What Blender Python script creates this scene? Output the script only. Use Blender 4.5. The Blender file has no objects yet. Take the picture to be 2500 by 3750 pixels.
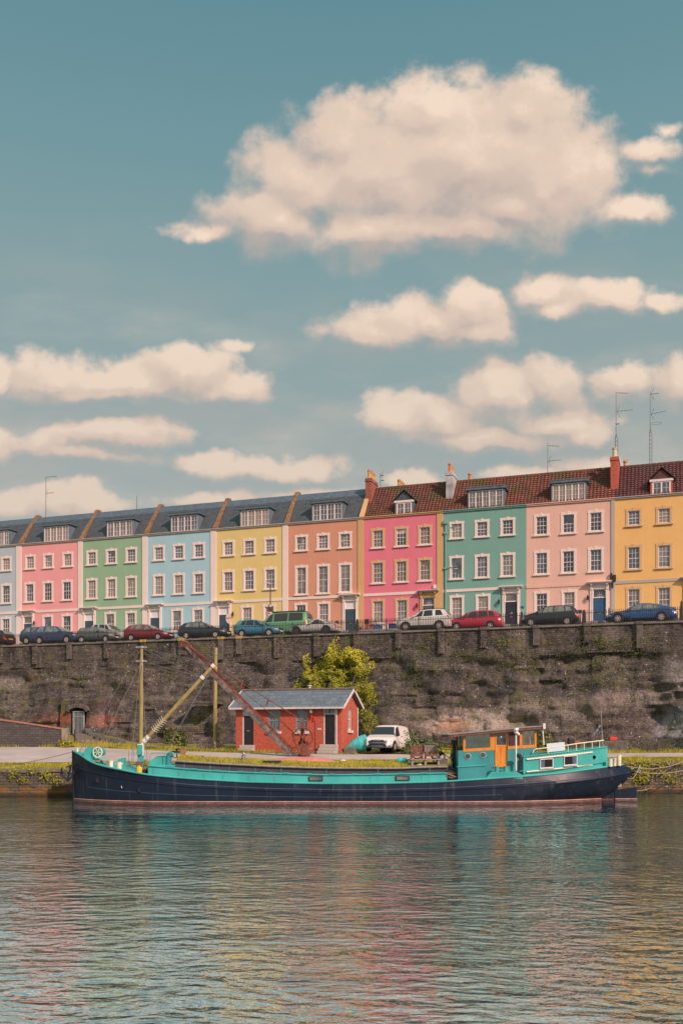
import bpy, bmesh, math, random
from mathutils import Vector, Matrix, noise as mnoise
R = math.radians
scene = bpy.context.scene
COL = scene.collection
random.seed(7)
# ---------------------------------------------------------------- camera, sky, sun, exposure
CAM_Z, FPX, PX0, HOR = 3.5, 3500.0, 1250.0, 2690.0
cam_d = bpy.data.cameras.new('camera'); cam = bpy.data.objects.new('camera', cam_d); COL.objects.link(cam)
cam.location = (0, 0, CAM_Z); cam.rotation_euler = (R(90), 0, 0)
cam_d.sensor_fit = 'AUTO'; cam_d.sensor_width = 36.0; cam_d.lens = 36.0*FPX/3750.0
cam_d.shift_y = (HOR-1875.0)/3750.0
cam_d.clip_start = 0.1; cam_d.clip_end = 6000
scene.camera = cam
scene.view_settings.view_transform = 'Standard'; scene.view_settings.look = 'None'
scene.view_settings.exposure = 0.0; scene.view_settings.gamma = 1.0
scene.cycles.use_adaptive_sampling = True; scene.cycles.adaptive_threshold = 0.012
scene.cycles.max_bounces = 6; scene.cycles.diffuse_bounces = 2; scene.cycles.glossy_bounces = 3
scene.cycles.transmission_bounces = 3; scene.cycles.caustics_reflective = False; scene.cycles.caustics_refractive = False

SUN_DIR = Vector((0.52, -0.64, 0.56)).normalized()
sd = bpy.data.lights.new('sun', 'SUN'); so = bpy.data.objects.new('sun', sd); COL.objects.link(so)
sd.energy = 4.2; sd.angle = R(1.5); sd.color = (1.0, 0.655, 0.55)
so.location = (30, -40, 60); so.rotation_euler = SUN_DIR.to_track_quat('Z', 'Y').to_euler()

def lin(c):
    def f(x):
        x /= 255.0
        return x/12.92 if x <= 0.04045 else ((x+0.055)/1.055)**2.4
    return tuple(f(x) for x in c)
LIGHT = (0.93, 0.72, 0.59)
def alb(r, g, b, k=1.0):       # base colour of a surface seen as (r,g,b) under the warm daylight
    return tuple(min(0.85, max(0.004, k*x/l)) for x, l in zip(lin((r, g, b)), LIGHT))

class NT:
    """small node-tree helper"""
    def __init__(s, nt): s.nt = nt; s.nt.nodes.clear()
    def n(s, t, **kw):
        x = s.nt.nodes.new(t)
        for k, v in kw.items(): setattr(x, k, v)
        return x
    def l(s, a, b): s.nt.links.new(a, b)
    def inp(s, sock, v):
        if isinstance(v, bpy.types.NodeSocket): s.l(v, sock)
        else: sock.default_value = v
    def math(s, op, a, b=None, c=None, clamp=False):
        m = s.n('ShaderNodeMath', operation=op, use_clamp=clamp)
        s.inp(m.inputs[0], a)
        if b is not None: s.inp(m.inputs[1], b)
        if c is not None: s.inp(m.inputs[2], c)
        return m.outputs[0]
    def vm(s, op, a, b=None):
        m = s.n('ShaderNodeVectorMath', operation=op)
        s.inp(m.inputs[0], a)
        if b is not None: s.inp(m.inputs[1], b)
        return m.outputs['Value'] if op in ('LENGTH', 'DOT_PRODUCT', 'DISTANCE') else m.outputs['Vector']
    def mix(s, f, a, b, mode='MIX'):
        m = s.n('ShaderNodeMix', data_type='RGBA', blend_type=mode)
        s.inp(m.inputs[0], f); s.inp(m.inputs[6], a if isinstance(a, bpy.types.NodeSocket) else (*a[:3], 1)); s.inp(m.inputs[7], b if isinstance(b, bpy.types.NodeSocket) else (*b[:3], 1))
        return m.outputs[2]
    def noise(s, vec, scale, detail=4, rough=0.55, out='Fac', dist=0.0):
        m = s.n('ShaderNodeTexNoise'); 
        if vec is not None: s.l(vec, m.inputs['Vector'])
        m.inputs['Scale'].default_value = scale; m.inputs['Detail'].default_value = detail
        m.inputs['Roughness'].default_value = rough; m.inputs['Distortion'].default_value = dist
        return m.outputs[out]
    def ramp(s, f, stops, interp='LINEAR'):
        m = s.n('ShaderNodeValToRGB'); cr = m.color_ramp; cr.interpolation = interp
        while len(cr.elements) < len(stops): cr.elements.new(0.5)
        for e, (p, c) in zip(cr.elements, stops):
            e.position = p; e.color = (*c[:3], 1) if not isinstance(c, (int, float)) else (c, c, c, 1)
        s.l(f, m.inputs[0]); return m.outputs[0]
    def mapr(s, v, a, b, c=0.0, d=1.0, smooth=False):
        m = s.n('ShaderNodeMapRange'); m.interpolation_type = 'SMOOTHSTEP' if smooth else 'LINEAR'
        s.inp(m.inputs[0], v)
        for i, x in enumerate((a, b, c, d)): s.inp(m.inputs[i+1], x)
        return m.outputs[0]
    def mapping(s, vec, scale=(1, 1, 1), rot=(0, 0, 0), loc=(0, 0, 0)):
        m = s.n('ShaderNodeMapping'); s.l(vec, m.inputs['Vector'])
        m.inputs['Scale'].default_value = scale; m.inputs['Rotation'].default_value = rot; m.inputs['Location'].default_value = loc
        return m.outputs[0]

def build_world():
    w = bpy.data.worlds.new('World'); scene.world = w; w.use_nodes = True
    t = NT(w.node_tree)
    tc = t.n('ShaderNodeTexCoord'); sep = t.n('ShaderNodeSeparateXYZ'); t.l(tc.outputs['Generated'], sep.inputs[0])
    x, y, z = sep.outputs
    ay = t.math('MAXIMUM', t.math('ABSOLUTE', y), 0.12)
    s_ = t.math('MULTIPLY', t.math('DIVIDE', x, ay), 3.5); h_ = t.math('MULTIPLY', t.math('DIVIDE', z, ay), 3.5)
    cmb = t.n('ShaderNodeCombineXYZ'); t.l(s_, cmb.inputs[0]); t.l(h_, cmb.inputs[1]); P = cmb.outputs[0]
    sky = t.n('ShaderNodeTexSky'); sky.sky_type = 'NISHITA'; sky.sun_disc = False
    sky.sun_elevation = math.asin(SUN_DIR.z); sky.sun_rotation = math.atan2(SUN_DIR.x, SUN_DIR.y)
    nish = t.vm('MULTIPLY', sky.outputs[0], (0.085, 0.085, 0.085))
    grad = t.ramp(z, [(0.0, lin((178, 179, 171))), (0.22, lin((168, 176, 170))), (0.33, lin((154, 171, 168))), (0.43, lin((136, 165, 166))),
                      (0.53, lin((117, 156, 162))), (0.62, lin((100, 145, 155))), (0.72, lin((104, 158, 170))), (1.0, lin((104, 164, 178)))])  # last stops: unseen zenith brightened teal for the water to reflect
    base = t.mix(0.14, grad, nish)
    # cumulus: soft ellipses broken up by noise, laid out on the sky by direction
    E = [(1090,370,300,185),(880,410,235,180),(650,498,165,88),(478,540,82,30),(790,330,120,105),(1260,430,175,130),(1000,265,180,80),(1190,262,115,88),(1445,484,85,36,.06),(850,530,270,78),(1090,520,250,62),(1310,400,120,110),(730,430,170,125),(625,508,112,64),(1180,470,260,100),
         (980,742,175,62),(1068,708,80,60),(1090,762,95,42),(880,762,112,38),
         (1250,668,60,42),(1270,708,80,26),(1400,690,95,40),(1510,696,64,22,.12),
         (1490,352,90,44,.22),(1482,400,60,24,.28),(1545,300,60,24,.28),(535,788,60,22,.28),
         (120,872,112,50),(300,880,240,48),(430,850,115,52),(530,885,80,42),(240,905,240,28),(-5,868,18,40),
         (100,1020,90,42),(270,990,175,42),(0,1010,45,50),(200,1042,200,20),
         (905,970,90,42),(1010,962,150,60),(1150,905,120,72),(1262,880,68,66),(1250,962,150,46),(1340,990,80,38),(1100,1005,260,30),
         (1445,880,90,46),(1565,882,50,56),
         (620,1070,175,34),(470,1050,75,20),(150,1150,165,40),(25,1165,80,38),(500,1140,120,22),(700,1128,150,26),(950,1092,60,22),(1360,1062,110,30),(1230,1090,90,18)]
    def kp(e): return ((e[0]*1.5944-1250)/1000, (2690-e[1]*1.5944)/1000, e[2]*1.5944/1000, e[3]*1.5944/1000)
    warp = t.vm('SUBTRACT', t.noise(P, 3.2, 4, 0.6, 'Color'), (0.5, 0.5, 0.5))
    warp2 = t.vm('MULTIPLY', warp, (0.22, 0.16, 0.0))
    Pw = t.vm('ADD', P, warp2)
    def field(Q, els):
        acc = None
        for e in els:
            cx, cy, rx, ry = kp(e)
            d = t.vm('MULTIPLY', t.vm('SUBTRACT', Q, (cx, cy, 0)), (1/rx, 1/ry, 0))
            k = 2.2*math.sqrt(rx*ry)+0.42; v = t.math('MULTIPLY_ADD', t.vm('LENGTH', d), -k, k-(e[4] if len(e) > 4 else 0))
            acc = v if acc is None else t.math('SMOOTH_MAX', acc, v, 0.25)
        return acc
    f1 = field(Pw, E)
    Pup = t.vm('ADD', Pw, (0.025, 0.065, 0.0))
    f2 = field(Pup, [e for e in E if e[2]*e[3] > 1500])
    fb = t.noise(P, 4.6, 8, 0.57)
    fb_s = t.math('MULTIPLY', t.math('SUBTRACT', fb, 0.5), 1.9)
    dens_f = t.math('ADD', f1, fb_s)
    dd = t.math('SUBTRACT', f1, f2)
    dens = t.mapr(dens_f, -0.30, t.mapr(dd, -0.25, 0.24, 0.82, 0.20), 0, 1, True)
    # thin veil low over the roofs
    veil = t.math('MULTIPLY', t.mapr(t.noise(t.mapping(P, (0.8, 2.2, 1)), 1.5, 5, 0.6), 0.42, 0.72, 0, 0.55), t.mapr(h_, 2.0, 0.9, 0, 1))
    dens = t.math('MAXIMUM', dens, veil)
    # broken cloud added over the unseen sky behind the camera, to warm the fill
    back = t.math('MULTIPLY', t.mapr(y, 0.1, -0.25), t.mapr(t.noise(tc.outputs['Generated'], 2.2, 6, .6), .40, .56, 0.0, .95, True))
    dens = t.math('MAXIMUM', dens, back)
    dens = t.math('MULTIPLY', dens, t.mapr(z, 0.0, 0.06))
    dens = t.math('MULTIPLY', dens, t.math('MAXIMUM', t.mapr(z, 0.9, 0.72), t.mapr(y, 0.1, -0.1)))
    fb_lo = t.noise(P, 2.6, 6, 0.62); fb_up = t.noise(t.vm('ADD', P, (0.03, 0.06, 0)), 2.6, 6, 0.62)
    emb = t.math('MULTIPLY', t.math('SUBTRACT', fb_lo, fb_up), 1.15)
    lit = t.math('ADD', t.math('MULTIPLY', t.math('SUBTRACT', f1, f2), 1.15), emb)
    lit = t.math('ADD', lit, 0.45)
    lit = t.math('ADD', lit, t.math('MULTIPLY', t.math('SUBTRACT', t.noise(P, 1.3, 3, 0.5), 0.5), 0.5))
    ccol = t.ramp(lit, [(0.0, lin((192, 176, 168))), (0.35, lin((214, 192, 178))), (0.65, lin((228, 204, 186))), (1.0, lin((246, 222, 201)))], 'EASE')
    haze_c = t.mapr(h_, 1.7, 0.7, 0.0, 0.55)
    ccol = t.mix(haze_c, ccol, lin((196, 184, 172)))
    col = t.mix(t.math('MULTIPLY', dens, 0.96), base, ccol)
    below = t.mapr(z, 0.0, -0.03)
    col = t.mix(below, col, lin((120, 110, 98)))
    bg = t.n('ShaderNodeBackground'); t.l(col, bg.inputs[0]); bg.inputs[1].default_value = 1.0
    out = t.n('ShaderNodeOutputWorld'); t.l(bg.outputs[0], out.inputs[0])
build_world()

# ---------------------------------------------------------------- frames: the terrace, wall and cliff run at an angle to the quay
AN = R(19.1); CA, SA = math.cos(AN), math.sin(AN)
def T(px): return (px-PX0)/FPX
def PV(px, py, V):
    t = T(px); Y = V/(t*SA+CA); X = t*Y
    return X*CA-Y*SA, CAM_Z+(HOR-py)/FPX*Y
def PY(px, py, Y): return T(px)*Y, CAM_Z+(HOR-py)/FPX*Y
def W(u, v, z=0.0): return Vector((CA*u+SA*v, -SA*u+CA*v, z))

# ---------------------------------------------------------------- mesh helpers
class MB:
    def __init__(s): s.v = []; s.f = []; s.m = []
    def add(s, vs, fs, m=0):
        o = len(s.v); s.v += [tuple(x) for x in vs]; s.f += [tuple(i+o for i in f) for f in fs]; s.m += [m]*len(fs); return s
    def box(s, x0, x1, y0, y1, z0, z1, m=0):
        if x0 > x1: x0, x1 = x1, x0
        if y0 > y1: y0, y1 = y1, y0
        if z0 > z1: z0, z1 = z1, z0
        return s.add([(x0,y0,z0),(x1,y0,z0),(x1,y1,z0),(x0,y1,z0),(x0,y0,z1),(x1,y0,z1),(x1,y1,z1),(x0,y1,z1)],
                     [(0,3,2,1),(4,5,6,7),(0,1,5,4),(1,2,6,5),(2,3,7,6),(3,0,4,7)], m)
    def prism(s, poly, y0, y1, m=0):                 # polygon in x,z (any winding) extruded along y
        n = len(poly); a = sum(poly[i][0]*poly[(i+1) % n][1]-poly[(i+1) % n][0]*poly[i][1] for i in range(n))
        if a < 0: poly = poly[::-1]
        if y0 > y1: y0, y1 = y1, y0
        vs = [(p[0], y0, p[1]) for p in poly]+[(p[0], y1, p[1]) for p in poly]
        fs = [tuple(range(n)), tuple(range(2*n-1, n-1, -1))]+[(i, i+n, (i+1) % n+n, (i+1) % n) for i in range(n)]
        return s.add(vs, fs, m)
    def prismx(s, poly, x0, x1, m=0):                # polygon in y,z extruded along x
        o = len(s.v); s.prism(poly, x0, x1, m)
        s.v[o:] = [(y, x, z) for (x, y, z) in s.v[o:]]
        k = 2+len(poly); s.f[-k:] = [f[::-1] for f in s.f[-k:]]
        return s
    def quad(s, a, b, c, d, m=0): return s.add([a, b, c, d], [(0, 1, 2, 3)], m)
    def tube(s, pts, r, n=8, m=0, cap=True):
        pts = [Vector(p) for p in pts]; N = len(pts); rs = r if isinstance(r, (list, tuple)) else [r]*N
        o = len(s.v); ref = None
        for i, p in enumerate(pts):
            d = (pts[min(i+1, N-1)]-pts[max(i-1, 0)]).normalized()
            if ref is None: ref = Vector((0, 0, 1)) if abs(d.z) < 0.9 else Vector((1, 0, 0))
            a = d.cross(ref).normalized(); b = d.cross(a).normalized(); ref = a.cross(d).normalized()
            for k in range(n):
                t = 2*math.pi*k/n; s.v.append(tuple(p+rs[i]*(math.cos(t)*a+math.sin(t)*b)))
        for i in range(N-1):
            for k in range(n):
                s.f.append((o+i*n+k, o+i*n+(k+1) % n, o+(i+1)*n+(k+1) % n, o+(i+1)*n+k)); s.m.append(m)
        if cap:
            s.f.append(tuple(o+k for k in range(n-1, -1, -1))); s.m.append(m)
            s.f.append(tuple(o+(N-1)*n+k for k in range(n))); s.m.append(m)
        return s
    def lathe(s, prof, c=(0, 0, 0), axis='z', n=16, m=0, a0=0.0, a1=2*math.pi, cap=True):   # prof: (radius, height)
        o = len(s.v); full = abs(a1-a0-2*math.pi) < 1e-6; K = n if full else n+1
        for (r, h) in prof:
            for k in range(K):
                t = a0+(a1-a0)*k/n; x, y = r*math.cos(t), r*math.sin(t)
                p = (x, y, h) if axis == 'z' else ((x, -h, y) if axis == 'y' else (h, x, y))
                s.v.append((c[0]+p[0], c[1]+p[1], c[2]+p[2]))
        for i in range(len(prof)-1):
            for k in range(n):
                k2 = (k+1) % K
                s.f.append((o+i*K+k, o+i*K+k2, o+(i+1)*K+k2, o+(i+1)*K+k)); s.m.append(m)
        for i, rev in ((0, True), (len(prof)-1, False)):
            if cap and prof[i][0] > 1e-5:
                idx = [o+i*K+k for k in range(K)]; s.f.append(tuple(idx[::-1] if rev else idx)); s.m.append(m)
        return s
    def bar(s, a, b, w, h, m=0, up=(0, 0, 1)):
        a, b = Vector(a), Vector(b); d = (b-a).normalized(); u = Vector(up)
        if abs(d.dot(u)) > 0.98: u = Vector((0, 1, 0))
        x = d.cross(u).normalized()*w/2; y = x.cross(d).normalized()*h/2
        return s.add([a-x-y, a+x-y, a+x+y, a-x+y, b-x-y, b+x-y, b+x+y, b-x+y],
                     [(0,1,2,3),(7,6,5,4),(0,4,5,1),(1,5,6,2),(2,6,7,3),(3,7,4,0)], m)
    def grid(s, rows, m=0, closed=False, flip=False):   # rows of equal length point lists
        o = len(s.v); K = len(rows[0])
        for r in rows: s.v += [tuple(p) for p in r]
        for i in range(len(rows)-1):
            for k in range(K if closed else K-1):
                q = (o+i*K+k, o+i*K+(k+1) % K, o+(i+1)*K+(k+1) % K, o+(i+1)*K+k)
                s.f.append(q[::-1] if flip else q); s.m.append(m)
        return s
    def mesh(s, name, mats, smooth=None):
        me = bpy.data.meshes.new(name); me.from_pydata(s.v, [], s.f)
        for mt in (mats if isinstance(mats, (list, tuple)) else [mats]): me.materials.append(mt)
        if any(s.m): me.polygons.foreach_set('material_index', s.m)
        if smooth is not None:
            me.polygons.foreach_set('use_smooth', [True]*len(s.f))
            if smooth < 179: me.set_sharp_from_angle(angle=R(smooth))
        me.validate(); me.update(); return me
    def build(s, name, mats, parent=None, smooth=None, loc=(0, 0, 0), rot=(0, 0, 0), bevel=0):
        o = link(name, s.mesh(name, mats, smooth), parent, loc, rot)
        if bevel:
            b = o.modifiers.new('bevel', 'BEVEL'); b.width = bevel; b.segments = 2; b.limit_method = 'ANGLE'; b.angle_limit = R(40)
        return o
def link(name, data, parent=None, loc=(0, 0, 0), rot=(0, 0, 0)):
    o = bpy.data.objects.new(name, data); COL.objects.link(o); o.location = loc; o.rotation_euler = rot
    if parent is not None: o.parent = parent
    return o
def tag(o, label=None, cat=None, group=None, kind=None):
    if label: o['label'] = label
    if cat: o['category'] = cat
    if group: o['group'] = group
    if kind: o['kind'] = kind
    return o
def thing(name, label, cat, loc=(0, 0, 0), rz=0.0, group=None):
    return tag(link(name, None, None, loc, (0, 0, rz)), label, cat, group)
def uv_thing(name, label, cat, u, v, z, group=None, flip=False):
    return thing(name, label, cat, W(u, v, z), -AN+(math.pi if flip else 0), group)
def txt(body, size, mat, parent, loc, rot, name='lettering', extrude=0.004, align='CENTER'):
    c = bpy.data.curves.new(name, 'FONT'); c.body = body; c.size = size; c.extrude = extrude; c.align_x = align; c.align_y = 'CENTER'
    o = bpy.data.objects.new(name, c); COL.objects.link(o); bpy.context.view_layer.update()
    me = bpy.data.meshes.new_from_object(o.evaluated_get(bpy.context.evaluated_depsgraph_get())); bpy.data.objects.remove(o); bpy.data.curves.remove(c)
    me.materials.clear(); me.materials.append(mat); return link(name, me, parent, loc, rot)

# ---------------------------------------------------------------- materials
_M = {}
def mat(name, col, rough=0.6, metal=0.0, var=0.12, scale=3.0, bump=0.0, bscale=40.0, spec=0.5, streak=False, coat=0.0):
    if name in _M: return _M[name]
    m = bpy.data.materials.new(name); m.use_nodes = True; t = NT(m.node_tree)
    p = t.n('ShaderNodeBsdfPrincipled'); o = t.n('ShaderNodeOutputMaterial'); t.l(p.outputs[0], o.inputs[0])
    geo = t.n('ShaderNodeNewGeometry'); pos = geo.outputs['Position']
    if var > 0:
        v = t.mapping(pos, (1, 1, 0.25)) if streak else pos
        n = t.noise(v, scale, 5, 0.6)
        c = t.mix(t.mapr(n, 0.3, 0.7), tuple(x*(1-var) for x in col), tuple(min(0.95, x*(1+var)) for x in col))
        t.l(c, p.inputs['Base Color'])
        t.l(t.mapr(n, 0.3, 0.7, rough*0.9, min(1, rough*1.1)), p.inputs['Roughness'])
    else:
        p.inputs['Base Color'].default_value = (*col, 1); p.inputs['Roughness'].default_value = rough
    p.inputs['Metallic'].default_value = metal; p.inputs['Specular IOR Level'].default_value = spec
    if coat: p.inputs['Coat Weight'].default_value = coat; p.inputs['Coat Roughness'].default_value = 0.05
    if bump:
        b = t.n('ShaderNodeBump'); b.inputs['Strength'].default_value = min(1, bump); b.inputs['Distance'].default_value = 0.02
        t.l(t.noise(pos, bscale, 4, 0.6), b.inputs['Height']); t.l(b.outputs[0], p.inputs['Normal'])
    _M[name] = m; return m
def newmat(name):
    m = bpy.data.materials.new(name); m.use_nodes = True; t = NT(m.node_tree)
    p = t.n('ShaderNodeBsdfPrincipled'); o = t.n('ShaderNodeOutputMaterial'); t.l(p.outputs[0], o.inputs[0])
    _M[name] = m; return m, t, p, o
def setbump(t, p, h, strength=0.6, dist=0.02):
    b = t.n('ShaderNodeBump'); b.inputs['Strength'].default_value = strength; b.inputs['Distance'].default_value = dist
    t.l(h, b.inputs['Height']); t.l(b.outputs[0], p.inputs['Normal'])
def brick_mat(name, c1, c2, mortar, bw, bh, plane='xz', rot=0.0, mort=0.012, bump=0.5, dirt=0.35, dirtcol=(0.05, 0.045, 0.04), rough=0.85):
    m, t, p, o = newmat(name)
    tc = t.n('ShaderNodeTexCoord'); pos = tc.outputs['Object']
    sp = t.n('ShaderNodeSeparateXYZ'); t.l(pos, sp.inputs[0]); cb = t.n('ShaderNodeCombineXYZ')
    if plane == 'box':
        t.l(t.math('ADD', sp.outputs[0], sp.outputs[1]), cb.inputs[0]); t.l(sp.outputs[2], cb.inputs[1])
    elif plane == 'xy':
        t.l(sp.outputs[0], cb.inputs[0]); t.l(sp.outputs[1], cb.inputs[1])
    else:
        t.l(sp.outputs[0], cb.inputs[0]); t.l(sp.outputs[2], cb.inputs[1])
    wv = t.vm('MULTIPLY', t.vm('SUBTRACT', t.noise(pos, 6, 2, 0.5, 'Color'), (0.5, 0.5, 0.5)), (0.025, 0.025, 0))
    b = t.n('ShaderNodeTexBrick'); t.l(t.vm('ADD', cb.outputs[0], wv), b.inputs['Vector'])
    b.inputs['Color1'].default_value = (*c1, 1); b.inputs['Color2'].default_value = (*c2, 1); b.inputs['Mortar'].default_value = (*mortar, 1)
    b.inputs['Scale'].default_value = 1.0; b.inputs['Brick Width'].default_value = bw; b.inputs['Row Height'].default_value = bh
    b.inputs['Mortar Size'].default_value = mort; b.inputs['Mortar Smooth'].default_value = 0.2; b.inputs['Bias'].default_value = 0.0
    n = t.noise(pos, 1.4, 6, 0.65); n2 = t.noise(pos, 14, 3, 0.6)
    c = t.mix(t.mapr(n2, 0.35, 0.7, 0, 0.6), b.outputs[0], tuple(x*1.5 for x in c1)); c = t.mix(t.mapr(t.noise(pos, 4.5, 5, .7), 0.5, 0.34, 0, 0.5), c, tuple(x*.7 for x in c2))
    c = t.mix(t.mapr(n, 0.5, 0.72, 0, dirt), c, dirtcol)
    t.l(c, p.inputs['Base Color']); p.inputs['Roughness'].default_value = rough
    h = t.math('ADD', t.math('MULTIPLY', b.outputs['Fac'], -1.0), t.math('MULTIPLY', n2, 0.4))
    setbump(t, p, h, bump, 0.015); return m
# ---------------------------------------------------------------- water
def build_water():
    m, t, p, o = newmat('river_water')
    geo = t.n('ShaderNodeNewGeometry'); pos = geo.outputs['Position']
    q = t.mapping(pos, (0.62, 1.0, 1.0), (0, 0, R(16)))
    dn = t.vm('SUBTRACT', t.noise(pos, 0.5, 2, 0.5, 'Color'), (0.5, 0.5, 0.5))
    qd = t.vm('ADD', q, t.vm('MULTIPLY', dn, (0.9, 0.9, 0)))
    n1 = t.noise(qd, 3.6, 3, 0.45); n2 = t.noise(q, 0.8, 3, 0.5); n3 = t.noise(qd, 9.0, 2, 0.5)
    gust = t.mapr(t.noise(t.mapping(pos, (0.6, 1.6, 1)), 0.09, 3, 0.6), 0.35, 0.65, 0.45, 1.3)
    h = t.math('ADD', t.math('MULTIPLY', n1, t.math('MULTIPLY', gust, 0.046)), t.math('MULTIPLY', n2, 0.056))
    h = t.math('ADD', h, t.math('MULTIPLY', n3, 0.0025))
    b = t.n('ShaderNodeBump'); b.inputs['Strength'].default_value = 1.0; b.inputs['Distance'].default_value = 1.0
    t.l(h, b.inputs['Height'])
    t.nt.nodes.remove(p)
    df = t.n('ShaderNodeBsdfDiffuse'); df.inputs[0].default_value = (0.16, 0.080, 0.036, 1)
    gl = t.n('ShaderNodeBsdfGlossy'); gl.inputs['Roughness'].default_value = 0.03; gl.inputs[0].default_value = (0.84, 1.0, 1, 1)
    fr = t.n('ShaderNodeFresnel'); fr.inputs['IOR'].default_value = 2.1
    for nd in (df, gl, fr): t.l(b.outputs[0], nd.inputs['Normal'])
    mx = t.n('ShaderNodeMixShader'); t.l(t.mapr(fr.outputs[0], 0.05, 0.32, 0.58, 1.0), mx.inputs[0]); t.l(df.outputs[0], mx.inputs[1]); t.l(gl.outputs[0], mx.inputs[2]); t.l(mx.outputs[0], o.inputs[0])
    mb = MB(); mb.quad((-900, -300, 0), (900, -300, 0), (900, 62, 0), (-900, 62, 0))
    tag(mb.build('river_water', m), kind='structure')
build_water()

# ---------------------------------------------------------------- ground, quay
def Yq(X): return 55.62+0.0802*max(-40, min(40, X))
PL = [(0, 1.52), (2.3, 1.77), (5.8, 2.21), (11.8, 2.58), (15.8, 2.78), (60, 2.9)]
PR = [(0, 1.82), (1.5, 2.05), (4.0, 2.26), (7.5, 2.48), (20, 2.6), (60, 2.7)]
def interp(L, x):
    if x <= L[0][0]: return L[0][1]
    for (a, b), (c, d) in zip(L, L[1:]):
        if x <= c: return b+(d-b)*(x-a)/(c-a)
    return L[-1][1]
def gz(X, Y):
    d = max(0, Y-Yq(X)); w = max(0, min(1, (X+17.8)/37.4))
    up = max(0, min(1, (d-12)/11)); up = up*up*(3-2*up); near = math.exp(-((X+20.6+.15*(77-Y))/2.6)**2)+max(0, min(1, (-23-X)/3))
    return interp(PL, d)*(1-w)+interp(PR, d)*w+.75*up*min(1, near)
GRASS_C = alb(128, 122, 58)
def build_ground():
    m, t, p, o = newmat('grassy_ground')
    geo = t.n('ShaderNodeNewGeometry'); pos = geo.outputs['Position']
    n = t.noise(pos, 0.9, 6, 0.7); n2 = t.noise(pos, 9, 4, 0.7)
    c = t.mix(t.mapr(n, 0.35, 0.65), alb(104, 94, 46), alb(140, 122, 58))
    c = t.mix(t.mapr(n2, 0.55, 0.75, 0, 0.6), c, alb(110, 88, 66))
    t.l(c, p.inputs['Base Color']); p.inputs['Roughness'].default_value = 0.95; setbump(t, p, n2, 0.8, 0.05)
    xs = [-140, -100, -70, -50]+[-40+i*1.0 for i in range(81)]+[50, 80, 140]
    ds = [0, .3, .8, 1.5, 2.3, 3, 4, 5, 5.8, 7, 7.5, 9, 10.5, 11.8, 13, 14.5, 15.8, 18, 20, 22, 24.8, 30, 45, 60]
    rows = []
    for d in ds:
        rows.append([(x, Yq(x)+d, gz(x, Yq(x)+d)+(0.05*mnoise.noise(Vector((x*.7, d*.7, 0))) if d > 0.5 else 0)) for x in xs])
    tag(MB().grid(rows).build('ground', m, smooth=180), kind='structure')
    # road along the quay
    m, t, p, o = newmat('worn_asphalt')
    geo = t.n('ShaderNodeNewGeometry'); pos = geo.outputs['Position']
    n = t.noise(pos, 0.6, 6, 0.65); n2 = t.noise(pos, 30, 3, 0.7); n3 = t.noise(t.mapping(pos, (0.3, 1.6, 1)), 0.8, 4, .6)
    c = t.mix(t.mapr(n, 0.35, 0.65), alb(170, 146, 132), alb(192, 166, 148)); c = t.mix(t.mapr(n2, 0.4, 0.8, 0, 0.35), c, alb(136, 122, 112))
    c = t.mix(t.mapr(n3, 0.52, 0.62, 0, 0.45), c, alb(150, 136, 124))
    t.l(c, p.inputs['Base Color']); p.inputs['Roughness'].default_value = 0.9; setbump(t, p, n2, 0.4, 0.01)
    def d0(X): return interp([(-60, 2.4), (-17.8, 2.3), (0, 1.9), (19.6, 1.5), (60, 1.5)], X)
    def d1(X): return interp([(-60, 11.9), (-17.8, 11.6), (-13, 8.6), (-7, 6.0), (0, 4.6), (19.6, 3.9), (60, 3.9)], X)
    rows = [[] for _ in range(9)]
    for x in xs:
        a, b = d0(x)+0.12*mnoise.noise(Vector((x*.8, 3, 0))), d1(x)+0.15*mnoise.noise(Vector((x*.9, 9, 0)))
        for k in range(9):
            d = a+(b-a)*k/8; rows[k].append((x, Yq(x)+d, max(gz(x, Yq(x)+d), 0)+0.075))
    tag(MB().grid(rows).build('road', m, smooth=180), kind='structure')
    # path from the road up to the cave gate
    rows = [[] for _ in range(5)]
    P0, P1 = Vector((-14.9, 65.5)), Vector((-21.9, 79.5))
    for i in range(15):
        f = i/14; c0 = P0.lerp(P1, f); w = 2.6-1.7*f
        for k in range(5):
            x = c0.x+w*(k/2-1); rows[k].append((x, c0.y, gz(x, c0.y)+0.085))
    tag(MB().grid(rows, flip=False).build('path', mat('trodden_earth', alb(112, 90, 78), 0.95, 0, .25, 2, .5), smooth=180), kind='structure')
    return d0, d1
road_d0, road_d1 = build_ground()

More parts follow.
